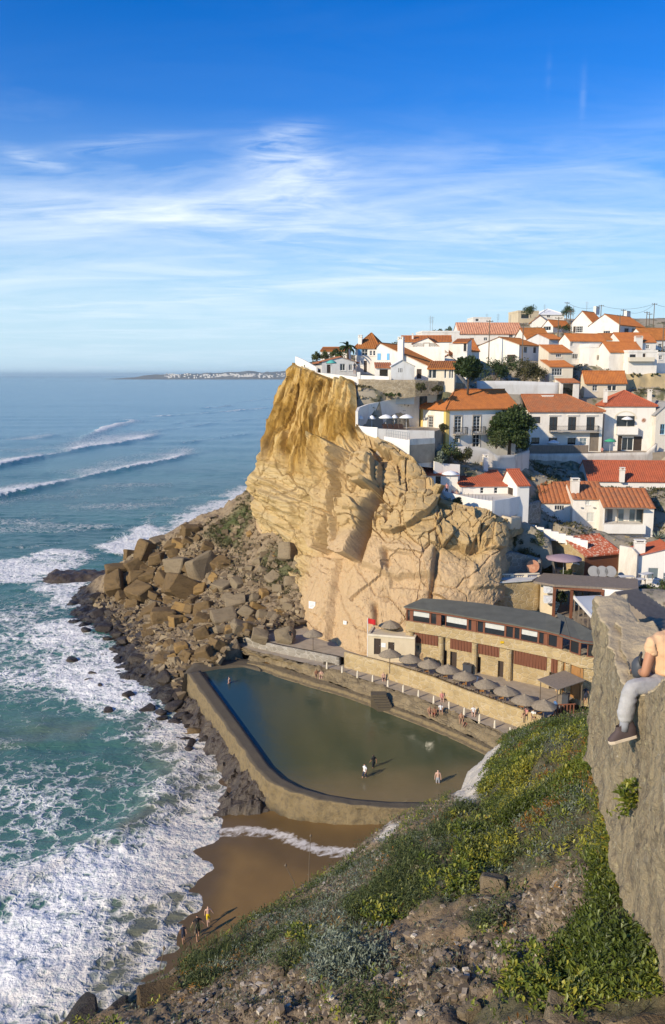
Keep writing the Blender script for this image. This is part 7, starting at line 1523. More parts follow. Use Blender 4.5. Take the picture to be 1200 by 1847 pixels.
for a in((881, 578, 668, 168, 'tall pole in front of the blank pointed gable'), (942, 583, 648, 166, 'pole between the blank pointed gable and its grey side wall'), (1006, 572, 622, 181, 'pole rising beside the wide brown-orange roof'), (1028, 560, 596, 215, 'short pole beside the tall house with the barred window'), (1116, 568, 622, 190, 'pole at the corner of the broad house with the blank gable'), (1179, 547, 580, 230, 'thin mast on the green skyline at the right edge'), (1193, 580, 660, 175, 'pole beside the white house cut off by the right edge'), (1166, 562, 585, 225, 'left pole of the pair on the green skyline'), (1171, 565, 585, 227, 'right pole of the pair on the green skyline'), (1084, 550, 568, 235, 'pole sticking up behind the big gabled houses'), (1022, 545, 572, 240, 'tall dark pole on the skyline left of the big gable'), (1124, 558, 575, 230, 'pole over the roof of the broad house on the skyline')):pole(*a)
for a in((776, 570, 605, 190, 'tall thin antenna above the headland roofs'), (780, 571, 606, 192, 'thin whip aerial next to the tall antenna above the headland'), (898, 566, 590, 212, 'television aerial right of the white rooftop box'), (878, 566, 588, 212, 'television aerial on the white rooftop box'), (1058, 544, 566, 225, 'antenna mast behind the tall house with the barred window'), (982, 549, 570, 243, 'aerial beside the white pyramid roof'), (920, 568, 590, 214, 'television aerial over the pale pink tiled roof'), (1034, 552, 572, 236, 'aerial between the pole and the big gable')):pole(*a, r=.05, ant=True)
def wire(a, b, label, sag=1.2, r=.03):
 P=[a+(b-a)*(k/14)-Vector((0, 0, sag*4*(k/14)*(1-k/14)))for k in range(15)];tag(MB().tube(P, r, 4).build('overhead_wire', M['cable']), label, 'wire', 'overhead wires of the village')
wire(PT[10], PT[9], 'wire strung from the tall dark pole to the pole behind the gables');wire(PT[9], PT[5], 'wire strung from the pole behind the gables to the mast on the skyline');wire(PT[11], PT[5], 'wire from the pole over the broad house to the mast on the skyline', 1.6);wire(PT[5], W(1260, 540, t=220), 'wire running from the skyline mast out of the picture', 1.5)
# terrace things
p=W(723, 1168+0, z=TZ);P=W(663, 1188, z=TZ);e=empty('flagpole', P, 0, 'white flagpole flying a red flag beside the beach hut', 'flagpole');hh=W(660, 1111, t=(P.y/ray(663, 1188).y)).z-P.z
MB().tube([(0, 0, 0), (0, 0, hh)], .05, 8, .035).build('pole', M['plast_w'], e)
xs=np.linspace(0, .85, 12);zs=np.linspace(0, .62, 6);X, Z=np.meshgrid(xs, zs);np_mesh('flag', np.stack([X+.04, np.sin(X*7+Z)*.07*X, hh-.66+Z-X*.18], -1).reshape(-1, 3), grid_quads(*X.shape), M['red'], e)
def kayak(P, rz, mat, label, ln=2.7):
 n=15;V=[]
 for i in range(n):
  f=i/(n-1);x=(f-.5)*ln;w_=.36*math.sin(math.pi*min(max(f, .02), .98))**.6;up=.22*abs(2*f-1)**2
  for k in range(10):a=6.283*k/10;V.append((x, math.cos(a)*w_, .2+up+math.sin(a)*(.16 if math.sin(a)<0 else.09)*(w_/.36+.1)))
 e=empty('kayak', P, rz, label, 'kayak');q=[(i*10+j, i*10+(j+1)%10, (i+1)*10+(j+1)%10, (i+1)*10+j)for i in range(n-1)for j in range(10)]
 s=MB();s.add(V, q+[tuple(range(10)), tuple(range((n-1)*10, n*10))[::-1]]);s.build('hull', M[mat], e, True)
 c=MB();c.lathe([(.30, .33), (.26, .36), (.2, .33)], 12, Matrix.Diagonal((1.6, .8, 1, 1)));c.build('cockpit', M['bin'], e)
kayak(W(694, 1190, z=TZ), R(-14), 'yellow_p', 'yellow kayak lying on the terrace below the hut doors');kayak(W(682, 1188, z=TZ), R(-20), 'red', 'red kayak half hidden behind the yellow one', 2.2)
e=empty('notice_board', W(673, 1186, z=TZ), R(-14), 'white notice board on legs beside the flagpole', 'notice board')
MB().box(-.4, .4, -.03, .03, 1.0, 1.75).build('board', M['sign_w'], e)
for x in(-.32, .32):MB().box(x-.03, x+.03, .034, .09, 0, 1.7).build('leg', M['red'], e)
e=empty('beach_tent', W(722, 1186, z=TZ), R(20), 'green sheet folded over a stack beside the hut', 'cover');MB().prism([(-.75, -.4), (.75, -.4), (.75, .45), (-.75, .45)], 0, [.35, .75, .95, .6]).build('sheet', M['green_p'], e)
for u, v, lb in((771, 1204, 'dark bin left of the pair by the first doorway'), (778, 1206, 'dark bin right of the pair by the first doorway'), (841, 1214, 'dark bin left of the pair by the middle doorway'), (847, 1216, 'dark bin right of the pair by the middle doorway'), (1020, 1270, 'dark green bin near the rough timber shelter')):
 e=empty('bin', W(u, v, z=TZ), R(-30), lb, 'bin', 'bins along the restaurant');MB().prism([(-.3, -.3), (.3, -.3), (.3, .3), (-.3, .3)], 0, 1.0).build('body', M['bin'], e);MB().box(-.34, .34, -.36, .34, 1.003, 1.09).build('lid', M['bin'], e)
def table_set(u, v, lb):
 e=empty('table', W(u, v, z=TZ), RSX.rand(), 'square dark wooden table in the row '+lb, 'table', 'tables on the bathing terrace');MB().box(-.4, .4, -.4, .4, .70, .75).build('table_top', M['wood_g'], e)
 for x in(-.34, .34):
  for y in(-.34, .34):MB().box(x-.03, x+.03, y-.03, y+.03, 0, .7).build('leg', M['wood_g'], e)
 for k, (dx, dy, rz)in enumerate(((-.75, .1, 0), (.75, -.1, math.pi), (.05, .8, -1.57))):
  c=empty('chair', Vector(e.location)+Vector((dx, dy, 0)), rz, ('chair on the left of the table ', 'chair on the right of the table ', 'chair behind the table ')[k]+lb, 'chair', 'chairs on the bathing terrace')
  MB().box(-.22, .22, -.22, .22, .42, .47).build('seat', M['wood_or' if k==1 else 'wood_g'], c);MB().box(-.22, -.17, -.22, .22, .473, .9).build('backrest', M['wood_or' if k==1 else 'wood_g'], c)
  for x in(-.19, .19):
   for y in(-.19, .19):MB().box(x-.02, x+.02, y-.02, y+.02, 0, .42).build('leg', M['wood_g'], c)
for u, v, lb in((757, 1217, 'by the second parasol'), (790, 1226, 'near the bins'), (824, 1240, 'under the parasol of the person in white'), (855, 1253, 'below the middle doorway'), (890, 1266, 'below the arched slat panel'), (925, 1281, 'near the stone doorway'), (958, 1293, 'by the last parasols')):table_set(u, v, lb)
e=empty('shelter', W(1010, 1272, z=TZ), R(25), 'rough timber lean-to shelter leaning on the restaurant wall', 'shelter')
MB().prism([(-1.6, -1.4), (1.8, -1.4), (1.8, 1.6), (-1.6, 1.6)], [2.3, 2.7, 2.7, 2.3], [2.38, 2.78, 2.78, 2.38]).build('roof', M['wood_g'], e)
for x, y in((-1.4, -1.2), (1.6, -1.2), (1.6, 1.3), (-1.4, 1.3)):MB().tube([(x, y, 0), (x, y, 2.35)], .06, 6).build('post', M['pole'], e)
e=empty('flight_of_steps', W(1000, 1290, z=TZ), R(-60), 'red brown wooden stair rail beside the timber shelter', 'stair rail');s=MB()
for k in range(7):s.box(-.06+k*.4, .06+k*.4, -.05, .05, 0, 1.0+k*.16)
s.tube([(-.1, 0, 1.0), (2.6, 0, 2.05)], .06, 5);s.build('rail', M['wood_red'], e)
RIMG=Gd.reshape(-1, 3);_cu, _cv=proj(RIMG)
for u, v, w_, lb in((566, 1089, .95, 'square white warning board fixed to the foot of the cliff'), (625, 1121, .45, 'small white plate fixed low on the cliff near the flagpole')):
 i=np.argmin((_cu-u)**2+(_cv-v)**2);P=Vector(RIMG[i]);d=(Vector((0, 0, H))-P).normalized();d.z=0;d=(d+Vector((-.5, 0, 0))).normalized()
 e=empty('warning_board', P+d*.35, math.atan2(d.y, d.x)+math.pi/2, lb, 'sign');MB().box(-w_/2, w_/2, -.03, .03, -w_/2, w_/2).build('board', M['sign_w'], e)
 q=MB()
 for k in range(4):q.box(-w_*.34, w_*(.34-.1*(k%2)), -.034, -.031, w_*(.28-.17*k), w_*(.33-.17*k))
 q.box(-w_*.3, w_*.3, .031, .5, -.05, .05);q.build('bracket', M['metal_g'], e)
for k, u in enumerate((1071, 1086, 1101)):
 e=empty('round_table_top', W(u, 1038, t=102.5), 0, ('left', 'middle', 'right')[k]+' of three round grey table tops leaning by the brown cottage wall', 'table top', 'round table tops');MB().lathe([(0, -.05), (.72, -.05), (.72, .05), (0, .05)], 20, Matrix.Translation((0, 0, .5))@Matrix.Rotation(R(62), 4, 'X')).build('disc', M['t_grey'], e)
e=empty('round_table_top', W(961, 1030, t=103.5), 0, 'round pinkish disc standing behind the cream balustrade', 'table top', 'round table tops');MB().lathe([(0, -.05), (.8, -.05), (.8, .05), (0, .05)], 20, Matrix.Translation((0, 0, .6))@Matrix.Rotation(R(80), 4, 'X')).build('disc', M['t_pink'], e)
s=MB()
for k in range(30):
 q=W(1150+k*3, 1078+k*.6, t=97.5-k*.3);s.box(q.x-.09, q.x+.06, q.y-.03, q.y+.03, q.z-2.2, q.z+.1*(k%3))
tag(s.build('fence', M['wood_g']), 'tall weathered board fence at the right edge beyond the stone wall', 'fence')
for k, (u, v, t)in enumerate(((1130, 1050, 101), (1150, 1055, 100.5), (1165, 1045, 101.5))):
 e=empty('patio_table', W(u, v, t=t), .3*k, ('pale patio table nearest the brown cottage', 'pale patio table in the middle of the white yard', 'pale patio table under the white house window')[k], 'table', 'pale tables in the yard');MB().box(-.9, .9, -.45, .45, .7, .76).build('table_top', M['grey_pl'], e)
 for x in(-.8, .8):
  for y in(-.38, .38):MB().box(x-.04, x+.04, y-.04, y+.04, 0, .7).build('leg', M['wood_g'], e)
# people
SK=simple('sun_tanned_skin', (.42, .23, .14), .6, .15, 4);SK2=simple('pale_skin', (.58, .36, .26), .6, .15, 4);SKD=simple('deep_tanned_skin', (.30, .15, .085), .6, .15, 4)
def cloth(name, c):return simple(name, c, .85, .2, 5)
CL={'black':cloth('black_cloth', (.018, .018, .02)), 'white':cloth('white_cloth', (.78, .77, .74)), 'yellow':cloth('yellow_cloth', (.78, .56, .02)), 'blue':cloth('blue_cloth', (.10, .20, .38)), 'red':cloth('red_swimwear', (.5, .05, .05)), 'dark':cloth('dark_navy_cloth', (.03, .035, .06)), 'pink':cloth('pink_cloth', (.62, .28, .24)), 'grey':cloth('grey_cloth', (.3, .3, .31)), 'orange':cloth('orange_cloth', (.62, .24, .1))}
HAIR=simple('dark_hair', (.03, .02, .014), .6);HAIR2=simple('light_brown_hair', (.16, .09, .04), .6)
def skinned(name, nodes, edges, rad, sub=1):
 """grow one continuous surface round a skeleton"""
 me=bpy.data.meshes.new(name);me.from_pydata(nodes, edges, []);me.update();o=bpy.data.objects.new(name, me);COL.objects.link(o)
 md=o.modifiers.new('skin', 'SKIN');md.use_smooth_shade=True
 if not me.skin_vertices:me.attributes
 for i, r in enumerate(rad):
  sv=me.skin_vertices[0].data[i];sv.radius=(r if hasattr(r, '__len__')else(r, r));sv.use_root=(i==0)
 if sub:s=o.modifiers.new('sub', 'SUBSURF');s.levels=sub;s.render_levels=sub
 dg=bpy.context.evaluated_depsgraph_get();m2=bpy.data.meshes.new_from_object(o.evaluated_get(dg));bpy.data.objects.remove(o);bpy.data.meshes.remove(me);return m2
BONES=[('pel', 'waist'), ('waist', 'chest'), ('chest', 'neck'), ('neck', 'head0'), ('head0', 'head1'), ('chest', 'shL'), ('shL', 'elL'), ('elL', 'wrL'), ('wrL', 'haL'), ('chest', 'shR'), ('shR', 'elR'), ('elR', 'wrR'), ('wrR', 'haR'), ('pel', 'hiL'), ('hiL', 'knL'), ('knL', 'anL'), ('anL', 'toL'), ('pel', 'hiR'), ('hiR', 'knR'), ('knR', 'anR'), ('anR', 'toR')]
RAD={'pel':(.135, .105), 'waist':(.12, .09), 'chest':(.15, .105), 'neck':.055, 'head0':.085, 'head1':.085, 'shL':.06, 'elL':.042, 'wrL':.03, 'haL':.035, 'hiL':.095, 'knL':.062, 'anL':.042, 'toL':.04}
for k in list(RAD):
 if k.endswith('L'):RAD[k[:-1]+'R']=RAD[k]
BASE=dict(pel=(0, 0, .93), waist=(0, 0, 1.1), chest=(0, 0, 1.32), neck=(0, 0, 1.5), head0=(0, .01, 1.58), head1=(0, .015, 1.69), shL=(.18, 0, 1.42), elL=(.24, -.02, 1.14), wrL=(.26, .06, .9), haL=(.26, .09, .81), shR=(-.18, 0, 1.42), elR=(-.24, -.02, 1.14), wrR=(-.26, .06, .9), haR=(-.26, .09, .81), hiL=(.1, 0, .88), knL=(.11, .03, .48), anL=(.11, 0, .09), toL=(.12, .14, .04), hiR=(-.1, 0, .88), knR=(-.11, .03, .48), anR=(-.11, 0, .09), toR=(-.12, .14, .04))
def pose(**k):d=dict(BASE);d.update(k);return d
WALK=pose(knL=(.1, .16, .5), anL=(.1, .24, .1), toL=(.1, .38, .07), knR=(-.1, -.04, .49), anR=(-.1, -.26, .16), toR=(-.1, -.14, .06), elL=(.24, -.12, 1.16), wrL=(.26, -.1, .92), haL=(.26, -.08, .83), elR=(-.25, .06, 1.15), wrR=(-.24, .22, .98), haR=(-.24, .28, .92))
def sit(leg=.12, lean=-.05, hang=True):
 z=-.42
 return pose(pel=(0, 0, .14), waist=(0, lean*.5, .32), chest=(0, lean+.06, .54), neck=(0, lean+.12, .71), head0=(0, lean+.16, .79), head1=(0, lean+.18, .90), shL=(.18, lean+.06, .63), elL=(.22, lean+.14, .38), wrL=(.14, .3, .26), haL=(.1, .36, .24), shR=(-.18, lean+.06, .63), elR=(-.22, lean+.14, .38), wrR=(-.14, .3, .26), haR=(-.1, .36, .24), hiL=(.09, .05, .11), knL=(.12, .46, .15 if hang else.36), anL=(.12, .5 if hang else.62, z+.15 if hang else.05), toL=(.12, .62 if hang else.76, z+.08 if hang else.03), hiR=(-.09, .05, .11), knR=(-.12, .46, .15 if hang else.36), anR=(-.12, .5 if hang else.62, z+.15 if hang else.05), toR=(-.12, .62 if hang else.76, z+.08 if hang else.03))
SIT=sit();SITG=sit(hang=False);LIE=pose(pel=(0, 0, .12), waist=(0, -.15, .13), chest=(0, -.36, .2), neck=(0, -.5, .30), head0=(0, -.57, .35), head1=(0, -.66, .42), shL=(.18, -.42, .24), elL=(.26, -.52, .03), wrL=(.28, -.3, .03), haL=(.28, -.22, .03), shR=(-.18, -.42, .24), elR=(-.26, -.52, .03), wrR=(-.28, -.3, .03), haR=(-.28, -.22, .03), hiL=(.09, .05, .1), knL=(.12, .42, .3), anL=(.12, .72, .07), toL=(.12, .84, .06), hiR=(-.09, .05, .1), knR=(-.12, .45, .1), anR=(-.12, .86, .06), toR=(-.12, .95, .1))
PM={}
def person(P, rz, pz, label, top=None, bottom='dark', skin=SK, hair=HAIR, h=1.0, group='people around the cove', key=None, longh=False, sleeve=True, dress=False):
 names=list(pz);idx={n:i for i, n in enumerate(names)};nodes=[tuple(c*h for c in pz[n])for n in names]
 me=skinned('person', nodes, [(idx[a], idx[b])for a, b in BONES], [tuple(r*h for r in RAD[n])if hasattr(RAD[n], '__len__')else RAD[n]*h for n in names])
 segs=[(a, b, Vector(nodes[idx[a]]), Vector(nodes[idx[b]]))for a, b in BONES];mats=[skin, CL[top]if top else skin, CL[bottom], hair]
 for m_ in mats:me.materials.append(m_)
 hd=Vector(nodes[idx['head1']]);h0=Vector(nodes[idx['head0']]);up_=(hd-h0).normalized()
 for f in me.polygons:
  c=Vector(f.center);best=(9, None, 0)
  for a, b, p, q in segs:
   d=q-p;t=max(0, min(1, (c-p).dot(d)/(d.length_squared+1e-9)));dd=(c-p-d*t).length-(.05*h if a in('pel', 'waist', 'chest')else 0)
   if dd<best[0]:best=(dd, (a, b), t)
  a, b=best[1];t=best[2];mi=0
  if a in('waist', 'chest')and b in('chest', 'neck', 'waist', 'shL', 'shR')and top:mi=1
  if a=='pel' and b=='waist':mi=(1 if t>.5 else 2)if top else(2 if t<.55 else 0)
  if a in('shL', 'shR')and top and sleeve and t<.6:mi=1
  if a in('hiL', 'hiR')and t<.8:mi=2
  if a=='pel' and b in('hiL', 'hiR'):mi=2
  if a in('head0', )or(a=='neck' and t>.7):mi=3 if((c-h0).dot(up_)>.075*h or(c.y-h0.y)<-.015*h)else 0
  f.material_index=mi
 o=bpy.data.objects.new('person', me);COL.objects.link(o);o.location=P;o.rotation_euler=(0, 0, rz);tag(o, label, 'person', group)
 if longh:q=MB();q.lathe([(.02, .06), (.095, .02), (.10, -.1), (.06, -.26)], 8, Matrix.Translation(h0+Vector((0, -.045, .06))*h)@Matrix.Scale(h, 4));q.build('hair', hair, o, True)
 return o
for u, v, hh, kw in((331, 1692, .74, dict(pz=WALK, label='small child in dark clothes holding hands at the edge of the foam', top='dark', bottom='dark', hair=HAIR2)), (357, 1689, 1.02, dict(pz=pose(**{**WALK, 'elL':(.34, 0, 1.18), 'wrL':(.44, .02, 1.0), 'haL':(.48, .02, .94), 'elR':(-.34, 0, 1.18), 'wrR':(-.46, .02, 1.02), 'haR':(-.5, .02, .95)}), label='adult in black shirt and shorts holding the hands of two children on the beach', top='black', bottom='black')), (376, 1664, .82, dict(pz=pose(**{**WALK, 'elR':(-.32, 0, 1.16), 'wrR':(-.42, .0, .98), 'haR':(-.46, .0, .92)}), label='child in bright yellow shorts holding hands on the beach', bottom='yellow', skin=SK2, hair=HAIR2))):
 p=W(u, v, z=.35);p.z=sand_z(p.x, p.y)-.03;kw=dict(kw);pz_=kw.pop('pz');person(p, R(200), pz_, h=hh, **kw)
def wade(u, v, dz, rz, **k):p=W(u, v, z=WZ);p.z=WZ-dz;person(p, rz, k.pop('pz', BASE), **k)
wade(658, 1402, .45, 2.4, label='person in a white shirt wading in the middle of the pool', top='white', bottom='dark', pz=WALK);wade(674, 1384, .5, .6, label='dark-clad person wading just behind the one in white', top='black', bottom='black', skin=SKD, pz=WALK);wade(790, 1412, .5, 3.0, label='bare-chested person wading near the right end of the pool', bottom='grey', skin=SK2);wade(414, 1232, .95, 1.2, label='lone bather waist deep in the far left corner of the pool', bottom='red', skin=SK2)
for u, v, z, rz, kw in((515, 1196, GZ, 3.0, dict(pz=LIE, label='sunbather lying on the ledge at the far end of the pool', bottom='red', skin=SK)), (571, 1220, GZ+.05, 3.3, dict(pz=SIT, label='left of two bathers sitting close together on the pool ledge', bottom='dark', skin=SKD)), (580, 1222, GZ+.05, 3.0, dict(pz=SIT, label='right of two bathers sitting close together on the pool ledge', bottom='red', skin=SK2)), (692, 1226, KZ, 3.2, dict(pz=SIT, label='pale bather sitting alone on the walkway edge above the stairs', bottom='dark', skin=SK2)), (775, 1288, GZ+.3, 3.2, dict(pz=SITG, label='tanned sunbather sitting at the left of the group below the walkway', bottom='dark', skin=SK)), (784, 1290, GZ+.3, 2.8, dict(pz=SITG, label='sunbather with dark hair in the middle of the group below the walkway', bottom='red', skin=SKD)), (795, 1284, KZ-.1, 3.1, dict(pz=SITG, label='person in a white top at the right of the group below the walkway', top='white', bottom='dark', skin=SK)), (832, 1300, GZ+.5, 3.0, dict(pz=SITG, label='tanned sunbather sitting on the bank right of the group', bottom='orange', skin=SK)), (842, 1306, GZ+.4, 2.6, dict(pz=LIE, label='sunbather lying on the bank next to the sitting one', bottom='red', skin=SK)), (797, 1262, KZ, 3.1, dict(pz=SITG, label='person in pink leaning on the walkway under the terrace wall', top='pink', bottom='pink', skin=SK2)), (854, 1288, KZ, 3.0, dict(pz=SITG, label='person in white resting on the walkway near the posts', top='white', bottom='grey', skin=SK2))):
 p=W(u, v, z=z);kw=dict(kw);person(p, rz, kw.pop('pz'), **kw)
for u, v, rz, kw in((860, 1246, 1.0, dict(pz=WALK, label='person in white walking between the straw parasols', top='white', bottom='white', skin=SK2)), (1001, 1292, 2.0, dict(pz=BASE, label='person in a blue shirt standing by the last straw parasol', top='blue', bottom='dark')), (949, 1297, 2.4, dict(pz=SITG, label='seated person with pink top at a table by the wall end', top='pink', bottom='dark')), (962, 1301, 2.8, dict(pz=SITG, label='seated person in white at a table by the wall end', top='white', bottom='white')), (1051, 1300, 3.0, dict(pz=SITG, label='tanned person sitting beside the steps below the shelter', bottom='orange', skin=SK)), (893, 1262, 2.0, dict(pz=SITG, label='person in a pale top seated under the middle straw parasol', top='white', bottom='grey')), (524, 1160, 2.8, dict(pz=BASE, label='person in dark clothes standing by the boulder at the terrace end', top='black', bottom='black')), (514, 1158, 2.8, dict(pz=SITG, label='person in a white top crouching beside the one in dark clothes', top='white', bottom='dark')), (1056, 1268, 2.9, dict(pz=BASE, label='person in dark clothes standing under the shelter roof', top='dark', bottom='dark'))):
 p=W(u, v, z=TZ);kw=dict(kw);pz_=kw.pop('pz');p.z+=.3 if pz_ is SITG else 0;person(p, rz, pz_, **kw)
for u, t, rz, kw in((806, 109.3, 2.6, dict(pz=BASE, label='person in a pink top standing under the white parasol of the lower house', top='pink', bottom='dark')), (817, 108.4, 2.9, dict(pz=SITG, label='left of two people seated by the railing of the lower house', top='pink', bottom='dark')), (824, 108.3, 2.9, dict(pz=SITG, label='right of two people seated by the railing of the lower house', bottom='red', skin=SK2))):
 p=W(u, 880, t=t);p.z=LZ;kw=dict(kw);pz_=kw.pop('pz');person(p, rz, pz_, **kw)
p=W(1086, 816, t=142.6);person(Vector((p.x, p.y, zf)), 2.8, SITG, 'person sitting on the terrace beside the green parasol', top='pink', bottom='dark')
p=W(640, 671, t=125);person(Vector((p.x, p.y, p.z-.3)), 2.8, BASE, 'person in dark clothes standing behind the white parapet of the headland', top='black', bottom='dark')
# near slope with its scrub
EDGE=[(40, 1905, 13.0), (95, 1850, 13.2), (170, 1822, 13.6), (250, 1790, 14.2), (330, 1742, 15.2), (410, 1688, 16.5), (480, 1640, 17.6), (550, 1592, 19), (620, 1550, 20.4), (660, 1512, 21.4), (700, 1481, 22.4), (770, 1448, 23.4), (830, 1420, 24.4), (848, 1388, 25.4), (888, 1348, 26.4), (930, 1322, 27.2), (985, 1310, 27.6), (1060, 1306, 27.6), (1180, 1298, 27.5)]
NEAR=[(90, 2140, 8.5), (160, 2120, 8.3), (240, 2090, 8.2), (330, 2060, 8.1), (420, 2020, 8.0), (500, 1990, 7.9), (580, 1960, 7.8), (660, 1930, 7.7), (740, 1905, 7.6), (820, 1885, 7.5), (900, 1870, 7.4), (980, 1858, 7.3), (1060, 1848, 7.2), (1120, 1842, 7.1), (1180, 1800, 7.3), (1160, 1690, 8.2), (1125, 1600, 8.9), (1098, 1480, 9.8), (1090, 1400, 10.4)]
E_=np.array([list(W(*p[:2], t=p[2]))for p in EDGE]);Nn=np.array([list(W(*p[:2], t=p[2]))for p in NEAR])
ns, nr=420, 300;S=np.linspace(0, len(EDGE)-1, ns)
def rs_(P):return catmull(P, ns)
E_, Nn=rs_(E_), rs_(Nn);f=np.linspace(0, 1, nr)[:, None, None]
Pf=E_[None]+(Nn-E_)[None]*f
Pf[..., 2]+=(np.sin(np.pi*f[..., 0])*(.25+.55*sstep(.2, .9, np.linspace(0, 1, ns))[None]))
fx, fy=Pf[..., 0].copy(), Pf[..., 1].copy()
Pf[..., 2]+=-.08+(.15+.85*np.sin(np.pi*f[..., 0].clip(0, .6)/1.2))*fbm(fx*.55, fy*.55, 0, 4, 200)*.42+fbm(fx*2.2, fy*2.2, 0, 4, 201)*.15+fbm(fx*7, fy*7, 0, 3, 202)*.045
D1=Pf[:1].repeat(14, 0).copy();out=(E_-Nn);out[:, 2]=0;out/=np.linalg.norm(out, axis=1, keepdims=True)
for i in range(14):k=14-i;D1[i]+=out*(.30*k+.02*k*k);D1[i, :, 2]-=.18*k**1.75+fbm(E_[:, 0]*.8, E_[:, 1]*.8, k*.4, 3, 204)*.25*min(k, 4)/4
D2=Pf[-1:].repeat(6, 0).copy()
o2=np.where((S>11.5)[:, None], np.array([1., 0, 0]), np.array([0, -1., 0]))
for i in range(6):D2[i]+=o2*(.6*(i+1));D2[i, :, 2]+=np.linspace(.2, .0, ns)*(i+1)
ALL=np.concatenate([D1, Pf, D2]);uu, vv=proj(ALL)
def pm(polys, soft=14, wob=26, seed=210):
 r=np.zeros(uu.shape)
 w_=fbm(ALL[..., 0]*.9, ALL[..., 1]*.9, 0, 4, seed)*wob
 for p in polys:r=np.maximum(r, sstep(-soft, soft, sdist(uu, vv, p)+w_))
 return r
SUCC=pm([[(880, 1350), (960, 1315), (1065, 1305), (1070, 1400), (1090, 1480), (1100, 1530), (1040, 1545), (980, 1560), (900, 1500), (860, 1420)], [(1090, 1560), (1140, 1640), (1190, 1740), (1200, 1847), (820, 1847), (900, 1800), (1000, 1740), (1050, 1650)], [(820, 1480), (960, 1500), (900, 1590), (820, 1560)]])
DARK=pm([[(640, 1560), (760, 1490), (860, 1430), (1000, 1400), (1070, 1440), (990, 1560), (880, 1600), (760, 1640), (640, 1690), (540, 1690), (560, 1620)], [(430, 1680), (560, 1640), (640, 1720), (560, 1760), (430, 1730)], [(330, 1745), (420, 1715), (440, 1740), (350, 1780)], [(640, 1790), (720, 1810), (700, 1847), (560, 1847)], [(880, 1320), (1060, 1300), (1065, 1340), (900, 1370)], [(840, 1640), (930, 1620), (930, 1660), (840, 1700)]])
STON=pm([[(330, 1800), (520, 1740), (640, 1720), (820, 1700), (900, 1640), (1060, 1560), (1090, 1580), (1050, 1650), (960, 1740), (820, 1820), (640, 1847), (300, 1860)], [(560, 1600), (680, 1530), (730, 1500), (700, 1560), (600, 1640)]])
PALE=pm([[(812, 1440), (842, 1378), (885, 1335), (912, 1345), (880, 1400), (850, 1455)], [(672, 1520), (702, 1482), (720, 1486), (700, 1520)]], 5, 8)
ALL[..., 2]+=(.25+STON)*(fbm(ALL[..., 0]*3.2, ALL[..., 1]*3.2, 0, 4, 206)*.09+np.abs(fbm(ALL[..., 0]*9, ALL[..., 1]*9, 0, 3, 207))*.06);Pf=ALL[14:14+nr]
m, nt, b=new_mat('stony_slope');at=lambda n:N(nt, 'ShaderNodeAttribute', attribute_name=n).outputs['Fac'];co=coords(nt)
c=mixc(nt, noise(nt, co, 1.4, 6, .7), (.17, .115, .062, 1), (.30, .215, .12, 1));c=mixc(nt, ramp(nt, noise(nt, co, 5, 6, .75), [(.45, (0, 0, 0, 1)), (.62, (.8, )*3)]), c, (.11, .075, .045, 1))
c=mixc(nt, math_n(nt, 'MULTIPLY', at('stony'), .5), c, mixc(nt, noise(nt, co, 8, 4, .7), (.19, .15, .11, 1), (.30, .25, .19, 1)))
c=mixc(nt, math_n(nt, 'MULTIPLY', at('green'), .7), c, (.055, .06, .025, 1));c=mixc(nt, at('pale'), c, mixc(nt, noise(nt, co, 3, 6, .7), (.62, .56, .47, 1), (.36, .31, .24, 1)))
L(nt, c, b.inputs['Base Color']);b.inputs['Roughness'].default_value=.95;bump(nt, b, math_n(nt, 'ADD', noise(nt, co, 9, 6, .75), math_n(nt, 'MULTIPLY', noise(nt, co, 30, 3, .6), .4)), .9, .05)
slope=tag(np_mesh('near_slope', ALL.reshape(-1, 3), grid_quads(*ALL.shape[:2]), m, attrs={'stony':STON.ravel(), 'green':np.maximum(SUCC, DARK).ravel(), 'pale':PALE.ravel()}), 'steep stony slope below the viewpoint wall', 'slope', kind='structure')
FL=Pf.reshape(-1, 3);off=14*ns;msk={k:v.ravel()[off:off+len(FL)]for k, v in(('s', SUCC), ('d', DARK), ('t', STON))}
uu_f, vv_f=uu.ravel()[off:off+len(FL)], vv.ravel()[off:off+len(FL)];dist=np.linalg.norm(FL-np.array([0, 0, H]), axis=1)
gx=np.linalg.norm(np.gradient(Pf, axis=0), axis=-1)*np.linalg.norm(np.gradient(Pf, axis=1), axis=-1);area=gx.ravel();vis=(uu_f>-60)&(uu_f<1260)&(vv_f<1960)
def scat(w_, n, seed):
 rs=np.random.RandomState(seed);w_=w_*area*vis*(1-PALE.ravel()[off:off+len(FL)]);i=rs.choice(len(FL), n, p=w_/w_.sum());r_, c_=i//ns, i%ns
 dr=Pf[np.minimum(r_+1, nr-1), c_]-Pf[r_, c_];dc=Pf[r_, np.minimum(c_+1, ns-1)]-Pf[r_, c_];return FL[i]+dr*rs.rand(n, 1)+dc*rs.rand(n, 1), i, rs
